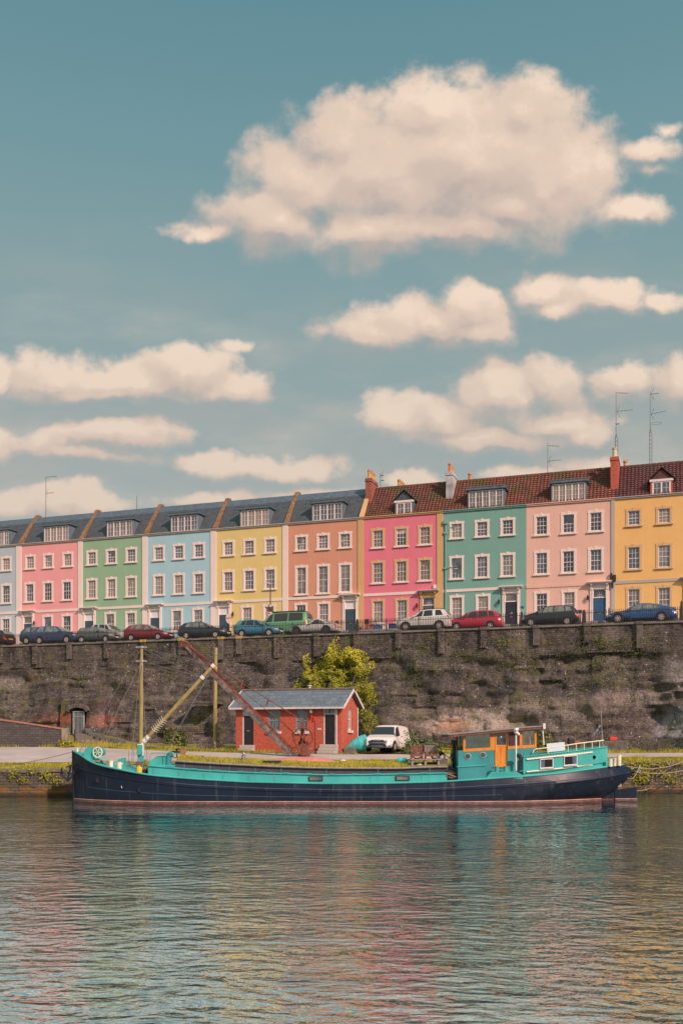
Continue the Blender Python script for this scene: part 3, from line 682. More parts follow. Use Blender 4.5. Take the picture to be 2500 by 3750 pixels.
STONE = stucco('ochre_stone', alb(202, 154, 100)); GREYST = stucco('weathered_stone', alb(178, 158, 140)); BUFF = stucco('buff_stone', alb(206, 160, 114))
SASHW = mat('sash_paint', alb(226, 198, 182), .45, 0, .04)
def glass(name, col, kind=None, k=0):
    m, t, p, o = newmat(name)
    pos = t.n('ShaderNodeTexCoord').outputs['Object']; sp = t.n('ShaderNodeSeparateXYZ'); t.l(pos, sp.inputs[0])
    oi = t.n('ShaderNodeObjectInfo')
    n = t.noise(t.vm('ADD', pos, t.vm('MULTIPLY', oi.outputs['Location'], (7.3, 3.1, 5.7))), 1.6, 4, .6)
    c = t.mix(t.mapr(n, .32, .68), tuple(x*.45 for x in col), tuple(x*1.5 for x in col))
    if kind == 'net':                                   # pale curtains hanging behind the glass
        w = t.n('ShaderNodeTexWave'); w.bands_direction = 'X'; t.l(pos, w.inputs['Vector']); w.inputs['Scale'].default_value = 4.0; w.inputs['Distortion'].default_value = 2.0
        c = t.mix(w.outputs['Fac'], tuple(x*.62 for x in col), col)
    if kind == 'blind':
        w = t.n('ShaderNodeTexWave'); w.bands_direction = 'Z'; t.l(pos, w.inputs['Vector']); w.inputs['Scale'].default_value = 5.0
        c = t.mix(w.outputs['Fac'], tuple(x*.5 for x in col), col)
    if kind == 'half':                                  # roller blind or shutters over part of the window
        c = t.mix(t.math('GREATER_THAN', t.math('MULTIPLY', sp.outputs[2], 1 if k > 0 else -1), k), c, alb(176, 166, 156))
    t.l(c, p.inputs['Base Color']); p.inputs['Roughness'].default_value = .04; p.inputs['Specular IOR Level'].default_value = .9; p.inputs['IOR'].default_value = 1.6
    setbump(t, p, t.noise(pos, 2.2, 2, .5), .12, .02)
    return m
G_MID = glass('window_glass', (.17, .185, .18)); G_DARK = glass('window_glass_dark', (.045, .06, .09)); G_BLUE = glass('window_glass_blue', (.09, .13, .18))
G_NET = glass('window_glass_curtained', (.33, .31, .27), 'net'); G_BLIND = glass('window_glass_blind', (.20, .185, .17), 'blind'); G_HALF = glass('window_glass_half_blind', (.05, .07, .10), 'half', 1.1); G_SHUT = glass('window_glass_shuttered', (.14, .15, .14), 'half', -.85)
_mc = {}
def cached(key, fn):
    if key not in _mc: _mc[key] = fn()
    return _mc[key]
wrnd = random.Random(9)
def window(root, s, z0, z1, w, cols, rows, surr, gm, sillm=None, sw=.18, sash=True, y0=0.0):
    h = z1-z0
    def fsash():
        mb = MB(); f = .055
        mb.box(-w/2, -w/2+f, .05, .12, 0, h); mb.box(w/2-f, w/2, .05, .12, 0, h); mb.box(-w/2+f, w/2-f, .05, .12, 0, .09); mb.box(-w/2+f, w/2-f, .05, .12, h-f, h)
        mid = h*.5
        if sash: mb.box(-w/2+f, w/2-f, .045, .125, mid-.025, mid+.025)
        for i in range(1, cols):
            x = -w/2+f+(w-2*f)*i/cols; mb.box(x-.013, x+.013, .065, .1, .09, h-f)
        for k in range(1, rows):
            zz = .09+(h-f-.09)*k/rows
            if abs(zz-mid) > .06 or not sash: mb.box(-w/2+f, w/2-f, .066, .099, zz-.012, zz+.012)
        return mb.mesh('window', SASHW)
    def fsurr():
        mb = MB(); p = -.035
        mb.box(-w/2-sw, -w/2, p, .02, 0, h); mb.box(w/2, w/2+sw, p, .02, 0, h); mb.box(-w/2-sw-.03, w/2+sw+.03, p, .02, h, h+.2)
        mb.box(-.11, .11, p-.02, .018, h-.012, h+.27); return mb.mesh('surround', surr)
    def fsill(): return MB().box(-w/2-sw-.06, w/2+sw+.06, -.12, .14, -.12, -.001).mesh('sill', sillm or surr)
    def fpane(): return MB().box(-w/2+.03, w/2-.03, -.006, .006, .03, h-.03).mesh('pane', G_MID)
    k = (round(w, 2), round(h, 2))
    o = link('window', cached(('s', k, cols, rows, sash), fsash), root, (s, y0, z0))
    if sw > 0:
        link('surround', cached(('u', k, surr.name, sw), fsurr), o); link('sill', cached(('l', k, (sillm or surr).name, sw), fsill), o)
    me = cached(('p', k, gm.name), lambda: MB().box(-w/2+.03, w/2-.03, -.006, .006, .03, h-.03).mesh('pane', gm))
    link('pane', me, o, (0, .092, 0), (R(wrnd.gauss(0, .9)), 0, R(wrnd.gauss(0, 2.0))))
    return o
def wall_holes(mb, x0, x1, z0, z1, holes, depth=.14, m=0):
    xs = sorted({x0, x1, *[h[0] for h in holes], *[h[1] for h in holes]}); zs = sorted({z0, z1, *[h[2] for h in holes], *[h[3] for h in holes]})
    for a, b in zip(xs, xs[1:]):
        for c, d in zip(zs, zs[1:]):
            if any(h[0] <= (a+b)/2 <= h[1] and h[2] <= (c+d)/2 <= h[3] for h in holes): continue
            mb.quad((a, 0, c), (b, 0, c), (b, 0, d), (a, 0, d), m)
    for (a, b, c, d) in holes:
        mb.quad((a, 0, c), (a, depth, c), (a, depth, d), (a, 0, d), m); mb.quad((b, 0, c), (b, 0, d), (b, depth, d), (b, depth, c), m)
        mb.quad((a, 0, d), (a, depth, d), (b, depth, d), (b, 0, d), m); mb.quad((a, 0, c), (b, 0, c), (b, depth, c), (a, depth, c), m)
SLATE = brick_mat('roof_slate', alb(76, 78, 78), alb(52, 56, 57), alb(34, 36, 38), .32, .2, 'xz', dirt=.55, dirtcol=alb(84, 76, 56), rough=.55, bump=.6)
LEAD = mat('roof_lead', alb(98, 104, 106), .45, .3, .25, 3, .2)
COPE = mat('lichened_coping', alb(128, 92, 62), .9, 0, .5, 3.5, .8, 16)
def tile_mat(name, a, b, moss):
    m, t, p, o = newmat(name); pos = t.n('ShaderNodeTexCoord').outputs['Object']
    v = t.n('ShaderNodeTexVoronoi'); t.l(t.mapping(pos, (3.4, .1, 3.0)), v.inputs['Vector']); v.inputs['Scale'].default_value = 1
    c = t.mix(v.outputs['Color'], a, b); n = t.noise(pos, .55, 6, .7); n2 = t.noise(pos, 5, 4, .7)
    c = t.mix(t.mapr(n, .5, .64, 0, moss), c, t.mix(n2, alb(52, 48, 40), alb(104, 88, 44)))
    c = t.mix(t.mapr(n2, .62, .72, 0, .5), c, alb(140, 128, 112))
    t.l(c, p.inputs['Base Color']); p.inputs['Roughness'].default_value = .8; return m
TILE_A = tile_mat('clay_pantile', alb(122, 68, 50), alb(80, 50, 42), .9); TILE_B = tile_mat('clay_pantile_red', alb(130, 72, 52), alb(84, 52, 42), .7); TILE_C = tile_mat('clay_pantile_dark', alb(102, 58, 54), alb(72, 44, 42), .25)
BRICK = brick_mat('chimney_brick', alb(168, 82, 58), alb(112, 62, 50), alb(120, 104, 92), .23, .078, 'box', dirt=.5); BRICKR = brick_mat('chimney_brick_red', alb(186, 84, 62), alb(160, 72, 56), alb(140, 90, 76), .23, .078, 'box', dirt=.15)
POTY = mat('buff_chimney_pot', alb(190, 138, 84), .8, 0, .3, 6); POTO = mat('orange_chimney_pot', alb(206, 112, 66), .8, 0, .25, 6); POTW = mat('pale_chimney_pot', alb(198, 178, 142), .8, 0, .3, 6)
RENDER = mat('grey_chimney_render', alb(170, 160, 148), .9, 0, .4, 1.3, .4)
DOORS = {'teal': mat('door_paint_teal', alb(52, 74, 80), .4, 0, .1), 'black': mat('door_paint_black', alb(44, 44, 52), .35, 0, .1), 'blue': mat('door_paint_blue', alb(48, 82, 108), .4, 0, .1), 'slate': mat('door_paint_slate', alb(74, 84, 94), .4, 0, .1)}
BRASS = mat('door_brass', (.5, .42, .25), .3, .9, 0); IRON = mat('black_iron', (.03, .03, .032), .5, .2, .1); PALE = mat('pale_panel', alb(214, 200, 190), .6, 0, .05)
RZ = 25.8-Z0
def roof_pts():    # (v, z) of the slope from the parapet gutter to the ridge
    return [(.28, HT-.12), (1.75, RZ-1.12), (2.2, RZ-.5), (2.6, RZ-.1), (2.95, RZ)]
def roof_at(z): 
    P = [(.28, HT-.12), (2.6, RZ-.02)]; return P[0][0]+(P[1][0]-P[0][0])*(z-P[0][1])/(P[1][1]-P[0][1])
def make_chimney(root, s, v0, v1, w, zb, zt, bm, pots, label=None):
    mb = MB(); mb.box(s-w/2, s+w/2, v0, v1, zb, zt-.32); mb.box(s-w/2-.05, s+w/2+.05, v0-.05, v1+.05, zt-.32, zt-.1); mb.box(s-w/2-.02, s+w/2+.02, v0-.02, v1+.02, zt-.1, zt)
    ch = mb.build('chimney', bm, root, bevel=.012)
    n = len(pots)
    for i, (pm, h, r) in enumerate(pots):
        vv = v0+(v1-v0)*(i+.5)/n; mb = MB()
        mb.lathe([(r*1.15, 0), (r*1.15, .06), (r, .08), (r*.86, h-.14), (r*1.12, h-.12), (r*1.12, h-.05), (r*.9, h-.04), (r*.9, h)], (s, vv, zt-.01), n=12)
        if pm is not POTO:
            for k in range(8):
                a = k*math.pi/4; mb.box(s+r*math.cos(a)-.025, s+r*math.cos(a)+.025, vv+r*math.sin(a)-.025, vv+r*math.sin(a)+.025, zt+h-.03, zt+h+.09)
        mb.build('chimney_pot', pm, ch, smooth=40)
def box_dormer(root, s, w, lights, brickside=False, top=None):
    zb, zt = HT+.02, (top or 24.22)-Z0; y0 = .34
    mb = MB(); cw = .11
    yb = roof_at(zt)+.1
    for sx in (-1, 1):
        x = s+sx*(w/2+cw/2); mb.prismx([(y0, zb-.1), (y0, zt), (yb, zt), (.35, zb-.1)], x-cw/2, x+cw/2)
    mb.box(s-w/2, s+w/2, y0, y0+.1, zt-.06, zt); mb.box(s-w/2, s+w/2, y0, y0+.12, zb-.12, zb+.05)
    d = mb.build('dormer', mat('dormer_lead', alb(98, 104, 106), .5, .0, .25, 3), root)
    rb = MB(); yb2 = roof_at(zt+.3)+.15
    rb.box(s-w/2-cw-.16, s+w/2+cw+.16, y0-.16, yb2, zt, zt+.2); rb.box(s-w/2-cw-.19, s+w/2+cw+.19, y0-.19, yb2, zt+.2, zt+.24); rb.build('dormer_roof', LEAD, d, bevel=.015)
    h = zt-.06-(zb+.05); fr = MB(); lw = w/lights
    fr.box(s-w/2, s+w/2, y0+.01, y0+.09, zb+.05, zb+.12); fr.box(s-w/2, s+w/2, y0+.01, y0+.09, zt-.13, zt-.06)
    for k in range(lights+1): x = s-w/2+k*lw; fr.box(x-.05+(.05 if k == 0 else 0), x+.05-(.05 if k == lights else 0), y0, y0+.092, zb+.12, zt-.13)
    for k in range(lights):
        x = s-w/2+(k+.5)*lw; fr.box(x-.012, x+.012, y0+.02, y0+.06, zb+.12, zt-.13)
        for q in (1, 2): zz = zb+.12+(h-.14)*q/3; fr.box(x-lw/2+.05, x+lw/2-.05, y0+.021, y0+.059, zz-.011, zz+.011)
    fr.build('dormer_window', SASHW, d)
    MB().box(s-w/2+.02, s+w/2-.02, y0+.05, y0+.058, zb+.08, zt-.09).build('pane', wrnd.choice((G_MID, G_NET, G_BLUE)), d)
def gable_dormer(root, s, w, side, tiles):
    zb, zt = HT+.02, 23.82-Z0; y0 = .34; yb = roof_at(zt)+.1; cw = .14
    mb = MB()
    for sx in (-1, 1):
        x = s+sx*(w/2+cw/2); mb.prismx([(y0, zb-.1), (y0, zt), (yb, zt), (.35, zb-.1)], x-cw/2, x+cw/2)
    d = mb.build('dormer', side, root)
    g = MB(); hw = w/2+cw+.12; pk = zt+.95
    g.prism([(s-hw+.12, zt+.06), (s+hw-.12, zt+.06), (s, pk-.08)], y0+.02, y0+.2); g.build('gable', tiles, d)
    MB().box(s-hw+.05, s+hw-.05, y0-.05, y0+.2, zt-.12, zt+.06).build('fascia', SASHW, d)
    rf = MB()
    for sx in (-1, 1):
        a = Vector((s, 0, pk+.03)); b = Vector((s+sx*(hw+.08), 0, zt+.02)); ybk = roof_at(pk)+.15
        n = Vector((0, 0, .07)); P = [a, b, b+n, a+n]
        rf.add([(q.x, y0-.12, q.z) for q in P]+[(q.x, ybk, q.z) for q in P], [(0,1,2,3) if sx > 0 else (3,2,1,0), (4,5,6,7) if sx < 0 else (7,6,5,4)]+[((i, i+4, (i+1) % 4+4, (i+1) % 4) if sx > 0 else ((i+1) % 4, (i+1) % 4+4, i+4, i)) for i in range(4)])
    rf.build('dormer_roof', tiles, d)
    fr = MB(); zt2 = zt-.12
    for x in (s-w/2, s-.06, s+w/2-.12): fr.box(x, x+.12, y0, y0+.09, zb+.05, zt2)
    fr.box(s-w/2, s+w/2, y0+.004, y0+.086, zb-.02, zb+.12); fr.box(s-w/2, s+w/2, y0+.004, y0+.086, zt2-.1, zt2)
    for sx in (-1, 1):
        x = s+sx*(w/4); fr.box(x-.013, x+.013, y0+.02, y0+.06, zb+.1, zt2-.08); fr.box(x-w/4+.1, x+w/4-.1, y0+.021, y0+.059, (zb+zt2)/2-.012, (zb+zt2)/2+.012)
    fr.build('dormer_window', SASHW, d); MB().box(s-w/2+.02, s+w/2-.02, y0+.05, y0+.058, zb+.05, zt2-.05).build('pane', G_BLUE, d)
def doorcase(root, s, dc, surr, panel, z_base, num=None):
    zc = 15.74-Z0; op = .5
    mb = MB()
    for sx in (-1, 1): mb.box(s+sx*op, s+sx*(op+.24), -.07, .0, z_base, 15.3-Z0); mb.box(s+sx*(op+.02), s+sx*(op+.08), -.09, -.06, z_base, 15.28-Z0)
    mb.box(s-op-.24, s+op+.24, -.07, .0, 15.3-Z0, zc)
    dcse = mb.build('doorcase', surr, root)
    cn = MB(); cn.box(s-op-.42, s+op+.42, -.36, .0, zc, zc+.07); cn.box(s-op-.46, s+op+.46, -.42, .0, zc+.07, zc+.15); cn.build('cornice', GREYST if surr is STONE else surr, dcse, bevel=.01)
    for sx in (-1, 1):
        b = MB(); x = s+sx*(op+.12); b.prismx([(-.07, zc-.001), (-.30, zc-.001), (-.30, zc-.12), (-.14, zc-.28), (-.12, zc-.5), (-.07, zc-.55)], x-.075, x+.075); b.build('bracket', surr, dcse)
    fl = MB(); zt = 15.22-Z0; zl = 14.62-Z0
    fl.box(s-op, s+op, .02, .12, zl-.04, zl+.04); fl.box(s-op, s-op+.05, .02, .12, zl+.04, zt+.08); fl.box(s+op-.05, s+op, .02, .12, zl+.04, zt+.08); fl.box(s-op+.05, s+op-.05, .02, .12, zt, zt+.08)
    f = fl.build('fanlight', SASHW, root)
    MB().box(s-op+.03, s+op-.03, .07, .085, zl+.02, zt+.02).build('pane', PALE if panel == 'panel' else (G_DARK if panel == 'dark' else G_MID), f)
    if panel == 'dark':
        t = MB()
        for k in range(1, 6): a = math.pi*k/6; t.bar((s, .06, zl+.04), (s+.42*math.cos(a), .06, zl+.04+.42*math.sin(a)), .012, .012)
        t.tube([(s+.22*math.cos(math.pi*k/10), .06, zl+.04+.22*math.sin(math.pi*k/10)) for k in range(11)], .008, 4); t.build('tracery', SASHW, f)
    d = MB(); d.box(s-op, s+op, .06, .11, z_base, zl-.04)
    hh = zl-.04-z_base
    dr = d.build('door', DOORS[dc], root)
    p = MB()
    for sx in (-1, 1):
        for (a, b) in ((.06, .38), (.44, .78), (.83, .96)): p.box(s+sx*.07, s+sx*.42, .045, .061, z_base+hh*a, z_base+hh*b)
    p.build('door_panel', DOORS[dc], dr, bevel=.012)
    MB().lathe([(.0, 0), (.035, .01), (.03, .05), (0, .06)], (s+(-.4 if num != '11' else -.42), .06, z_base+hh*.48), 'y', 10).build('handle', BRASS, dr, smooth=60)
    MB().box(s-.12, s+.12, .035, .06, z_base+hh*.405, z_base+hh*.435).build('letterbox', BRASS, dr)
    if num == '10': txt('10', .2, PALE, dr, (s, .04, z_base+hh*.56), (R(90), 0, 0), 'house_number')
    if num == '11': txt('11', .26, PALE, root, (s+.93, -.012, z_base+1.55), (R(90), 0, 0), 'house_number')
    st = MB(); st.box(s-.62, s+.62, -.5, .0, -.05, z_base-.001); st.build('doorstep', GREYST, root)
def wall_lamp(root, s, z):
    mb = MB(); mb.tube([(s, 0, z), (s, -.14, z+.02), (s, -.16, z+.12)], .016, 6); mb.lathe([(.03, 0), (.075, .05), (.095, .27), (.0, .28)], (s, -.16, z+.1), n=6); mb.lathe([(.12, 0), (.05, .1), (.012, .16), (.012, .22), (0, .23)], (s, -.16, z+.37), n=6)
    mb.build('wall_lamp', IRON, root)

def house(name, label, px0, px1, wallm, pil, roof, tops, mids, grds, door, dormer, surr=WHITE, topz=(20.05, 21.25), midz=(16.75, 18.5), midc=(3, 4), sill=None, glasses=(G_MID,), string=None, cornice=None, doorside=None, num=None, door_z=12.42, lampside=None, cope=True, chim=None, panel='panel', pilm=None, dorc='teal', doorsurr=None, ow=.88, sw=.18):
    u0, u1 = PV(px0, 2000, VF)[0], PV(px1, 2000, VF)[0]; w = u1-u0
    root = uv_thing(name, label, 'house', u0, VF, Z0, 'terraced houses in a row along the cliff top')
    S = lambda px: PV(px, 2000, VF)[0]-u0
    wins = []
    for px in tops: wins.append((S(px), topz[0]-Z0, topz[1]-Z0, 3, 4))
    for px in mids: wins.append((S(px), midz[0]-Z0, midz[1]-Z0, *midc))
    for px in grds: wins.append((S(px), 13.25-Z0, 15.15-Z0, 3, 4))
    pw = (PV(pil, 2000, VF)[0]-u0) if pil else w          # wall runs to the pilaster
    holes = [(s-ow/2, s+ow/2, a, b) for (s, a, b, c, r) in wins]
    ds = S(door) if door else None
    if ds is not None: holes.append((ds-.5, ds+.5, door_z-Z0, 15.3-Z0))
    mb = MB(); wall_holes(mb, 0, w, -1.0, HT, holes)
    mb.box(0.01, w-.01, .17, 9.0, -1.0, HT-.15)
    mb.build('wall', wallm, root)
    if pil: MB().box(pw, w, -.06, .0, -.6, HT-.2).build('pilaster', pilm or WHITE, root, bevel=.01)
    cm = cornice or GREYST
    cn = MB(); cn.box(-.0, w, -.10, .3, HT-.17, HT-.06); cn.box(-.0, w, -.16, .34, HT-.06, HT); cn.build('parapet_cornice', cm, root)
    sc = string or WHITE; g = MB(); zs0, zs1 = 15.62-Z0, 15.86-Z0; a, b = 0, (pw if pil else w)
    if ds is not None:
        if ds < w/2: a = max(0, ds+.98)
        else: b = min(b, ds-.98)
    g.box(a, b, -.045, .0, zs0, zs1); g.build('string_course', sc, root)
    for i, (s, z0, z1, c, r) in enumerate(wins):
        window(root, s, z0, z1, ow, c, r, surr, glasses[i % len(glasses)], sill, sw)
    if ds is not None: doorcase(root, ds, dorc, doorsurr or (pilm or WHITE), panel, door_z-Z0, num)
    if lampside is not None: wall_lamp(root, S(lampside), 14.3-Z0)
    P = roof_pts()
    if roof is SLATE:
        rb = MB()
        rb.grid([[(0, v, z), (w, v, z)] for v, z in P], flip=False)
        rf = rb.build('roof', SLATE, root)
        MB().box(0, w, 2.9, 3.1, RZ-.08, RZ+.05).build('ridge', LEAD, rf)
        fl = MB(); fl.grid([[(0, v-.012, z+.012), (w, v-.012, z+.012)] for v, z in ((2.05, RZ-.72), (2.2, RZ-.5), (2.6, RZ-.1), (2.93, RZ))]); fl.build('ridge_flashing', LEAD, rf)
    else:
        rb = MB(); n = int(w/.29); rows = []
        Q = [(.2, HT-.05), (2.95, RZ)]; nr = 15
        for k in range(nr):
            for e in (0, .985):
                f = (k+e)/nr; rows.append([(w*j/(n*4), Q[0][0]+(Q[1][0]-Q[0][0])*f-(.055*(1-e)+.035*math.sin(j*math.pi/2))*.77+.01*mnoise.noise(Vector((j*.4, k*3.1, u0))), Q[0][1]+(Q[1][1]-Q[0][1])*f+(.055*(1-e)+.035*math.sin(j*math.pi/2))*.64) for j in range(n*4+1)])
        rf = rb.grid(rows).build('roof', roof, root)
        rd = MB()
        for k in range(int(w/.45)+1): rd.lathe([(.13, 0), (.14, .43)], (k*.45, 2.97, RZ-.03), 'x', 10)
        rd.build('ridge', roof, rf, smooth=60)
    bk = MB(); bk.box(.02, w-.02, 3.0, 9.0, HT-.3, RZ-.3); bk.build('rear_roof', LEAD, root)
    if cope:
        mb = MB(); a, b = Vector((w-.25, .02, HT+.02)), Vector((w-.25, 2.85, RZ+.2)); mb.prismx([(a.y, a.z-.1), (a.y, a.z+.12), (b.y-.05, b.z+.12), (b.y+.5, b.z+.12), (b.y+.5, b.z-.3), (.6, a.z-.1)], w-.44, w-.06); mb.build('party_wall_coping', COPE if cope is True else cope, root, bevel=.02)
    if dormer:
        a, b = S(dormer[1]), S(dormer[2])
        if dormer[0] == 'box': box_dormer(root, (a+b)/2, b-a, dormer[3])
        else: gable_dormer(root, (a+b)/2, b-a, dormer[3], dormer[4])
    return root, S, w
def H(n): return 'terraced_house'
pk = lambda n, c: _M.get(n+'_stucco') or stucco(n+'_stucco', alb(*c))
house('terraced_house', 'pale grey terraced house cut off by the picture edge beside the pale pink one', -140, 80, pk('grey', (176, 176, 172)), 61, SLATE, [-112, -44, 24], [-112, -44, 24], [-44, 23], -118, ('box', -26, 24, 3), glasses=(G_NET, G_BLUE, G_NET, G_BLUE, G_DARK, G_BLUE, G_NET, G_BLUE))
house('terraced_house', 'light coral pink terraced house with slate roof and door at its lower corner', 80, 304, pk('coral', (232, 150, 140)), 287, SLATE, [111.6, 178, 249], [110, 176.6, 246.5], [175.5, 246], 103.6, ('box', 156, 244, 4), glasses=(G_NET, G_NET, G_NET, G_BLUE, G_DARK, G_DARK, G_BLUE, G_DARK), panel='mid', lampside=129)
house('terraced_house', 'sage green terraced house with slate roof between coral pink and pale blue houses', 304, 541, pk('sage', (143, 165, 126)), 522, SLATE, [337.4, 408.8, 481.5], [337, 408.5, 481], [404.3, 480], 327.5, ('box', 387, 478, 4), glasses=(G_MID, G_BLUE, G_BLUE, G_NET, G_NET, G_NET, G_SHUT, G_SHUT))
house('terraced_house', 'pale sky blue terraced house with white pilasters and slate roof', 541, 793, pk('sky', (161, 184, 180)), 772, SLATE, [582.3, 655.5, 728.5], [582.3, 655, 728], [648.3, 725.8], 568, ('box', 622, 717, 4), glasses=(G_MID, G_BLUE, G_BLUE, G_NET, G_NET, G_MID, G_MID, G_MID))
house('terraced_house', 'lemon yellow terraced house with white window surrounds behind the street lamp', 793, 1055, pk('lemon', (218, 182, 112)), 1035, SLATE, [836.5, 913, 989.3], [836, 912.5, 989], [905, 986], 820, ('box', 877, 978, 4), glasses=(G_MID, G_MID, G_MID, G_MID, G_BLUE, G_MID, G_NET, G_NET), lampside=855)
r5, S5, w5 = house('terraced_house', 'terracotta orange terraced house with tall first floor windows and brick chimney', 1055, 1331, pk('terracotta', (207, 138, 106)), 1310, SLATE, [1103.4, 1182.8, 1263.5], [1103.4, 1182.8, 1263.5], [1102, 1184.8], 1282.6, ('box', 1141, 1246, 4), midz=(16.1, 18.5), midc=(2, 4), glasses=(G_MID, G_MID, G_MID, G_MID, G_MID, G_MID, G_DARK, G_MID), pilm=STONE, cope=STONE, doorsurr=WHITE)
make_chimney(r5, w5-.06, 1.55, 3.5, .55, 23.6-Z0, 26.45-Z0, BRICK, [(POTY, .72, .13)]*4)
r6, S6, w6 = house('terraced_house', 'raspberry pink terraced house with ochre stone window surrounds and pantile roof', 1331, 1622, pk('raspberry', (220, 113, 119)), 1599, TILE_A, [1383.3, 1468.8, 1555], [1383.3, 1468.8, 1555], [1383.3, 1471], 1568, ('gable', 1447, 1503, mat('dormer_slate', alb(84, 92, 98), .6, 0, .2), SLATE), surr=BUFF, sill=WHITE, topz=(19.85, 21.33), glasses=(G_BLIND, G_HALF, G_BLIND, G_BLIND, G_BLIND, G_BLIND, G_NET, G_MID), pilm=STONE, cornice=STONE, cope=False, dorc='slate', panel='dark', lampside=1527, doorsurr=STONE)
make_chimney(r6, w6+.22, 1.35, 3.3, .6, 23.6-Z0, 26.3-Z0, RENDER, [(POTO, .78, .14), (POTY, .6, .11), (POTY, .55, .11), (POTO, .5, .11)])
make_chimney(r6, 1.9, 4.4, 9.0, .55, 25.0-Z0, 26.2-Z0, BRICK, [(POTY, .66, .14)]*7)
r7, S7, w7 = house('terraced_house', 'sea green terraced house with white surrounds and black door numbered 10', 1622, 1926, pk('seagreen', (119, 153, 133)), None, TILE_B, [1671, 1764, 1857.7], [1671, 1764, 1857.7], [1671.8, 1767.4], 1870.4, ('box', 1713, 1837.6, 5), topz=(20.2, 21.42), glasses=(G_NET, G_BLUE, G_DARK, G_BLUE, G_BLUE, G_MID, G_NET, G_NET), cornice=pk('seagreen', None), cope=False, dorc='black', panel='mid', num='10', lampside=1826)
make_chimney(r7, 1.3, 4.4, 7.4, .6, 25.0-Z0, 26.1-Z0, BRICK, [(POTO, .85, .16), (POTY, .4, .11), (POTY, .35, .11)])
r8, S8, w8 = house('terraced_house', 'salmon pink terraced house with blue door numbered 11 and tall red chimney', 1926, 2250, pk('salmon', (222, 168, 142)), 2236, TILE_B, [1981.7, 2080, 2180], [1981.7, 2080, 2180], [1981.7, 2082.6], 2193, ('box', 2020, 2139, 5), topz=(20.0, 21.5), glasses=(G_DARK, G_DARK, G_DARK, G_BLUE, G_DARK, G_BLUE, G_DARK, G_NET), cornice=pk('salmon', None), string=pk('salmon', None), pilm=GREYST, cope=False, dorc='blue', panel='dark', num='11', lampside=2151, doorsurr=WHITE)
make_chimney(r8, w8-.1, 1.0, 3.0, .62, 23.4-Z0, 26.2-Z0, BRICKR, [(POTW, .8, .19), (POTW, .65, .15), (POTW, .6, .15)])
make_chimney(r8, w8+.6, 3.5, 5.2, .6, 25-Z0, 25.95-Z0, BRICKR, [(POTY, .7, .16)])
house('terraced_house', 'golden yellow terraced house cut off by the picture edge', 2250, 2590, pk('golden', (230, 171, 100)), None, TILE_C, [2319, 2430, 2545], [2319, 2430, 2545], [2319, 2430], 2537, ('gable', 2386, 2454, BRICKR, TILE_C), surr=BUFF, sill=BUFF, topz=(20.26, 21.42), glasses=(G_BLUE, G_NET, G_BLUE, G_BLUE, G_MID, G_MID, G_MID, G_MID), cornice=GREYST, string=GREYST, cope=False, doorsurr=GREYST)
# downpipe on the sea green house
dp = MB(); s = .22
dp.tube([(s, -.09, 21.6-Z0), (s, -.09, -.2)], .055, 8); dp.box(s-.17, s+.17, -.22, .0, 21.45-Z0, 21.75-Z0); dp.box(s-.13, s+.13, -.18, .0, 20.6-Z0, 20.8-Z0); dp.box(s-.13, s+.13, -.18, .0, 17.6-Z0, 17.75-Z0)
dp.tube([(s, -.09, 20.7-Z0), (s+.45, -.05, 21.15-Z0), (s+.75, -.05, 21.2-Z0)], .03, 6); dp.tube([(s, -.09, 17.7-Z0), (s+1.0, -.05, 17.8-Z0)], .03, 6)
dp.build('downpipe', pk('seagreen', None), r7)
pq = MB(); pq.box(w7-.5, w7-.2, -.03, .0, 14.0-Z0, 14.18-Z0); pq.build('wall_plaque', DOORS['blue'], r7)
ab = MB()
for (a, b2, z) in ((.05, .22, 16.0), (.26, .5, 15.85)): ab.box(w8-.42+a, w8-.42+b2, -.2, -.06, z-Z0, z+.5-Z0)
ab.box(w8-.28, w8-.12, -.2, -.06, 15.35-Z0, 15.75-Z0); ab.build('service_boxes', IRON, r8)
MB().box(w6-.85, w6-.6, -.12, .0, 16.0-Z0, 16.32-Z0).build('alarm_box', CREAM, r6)

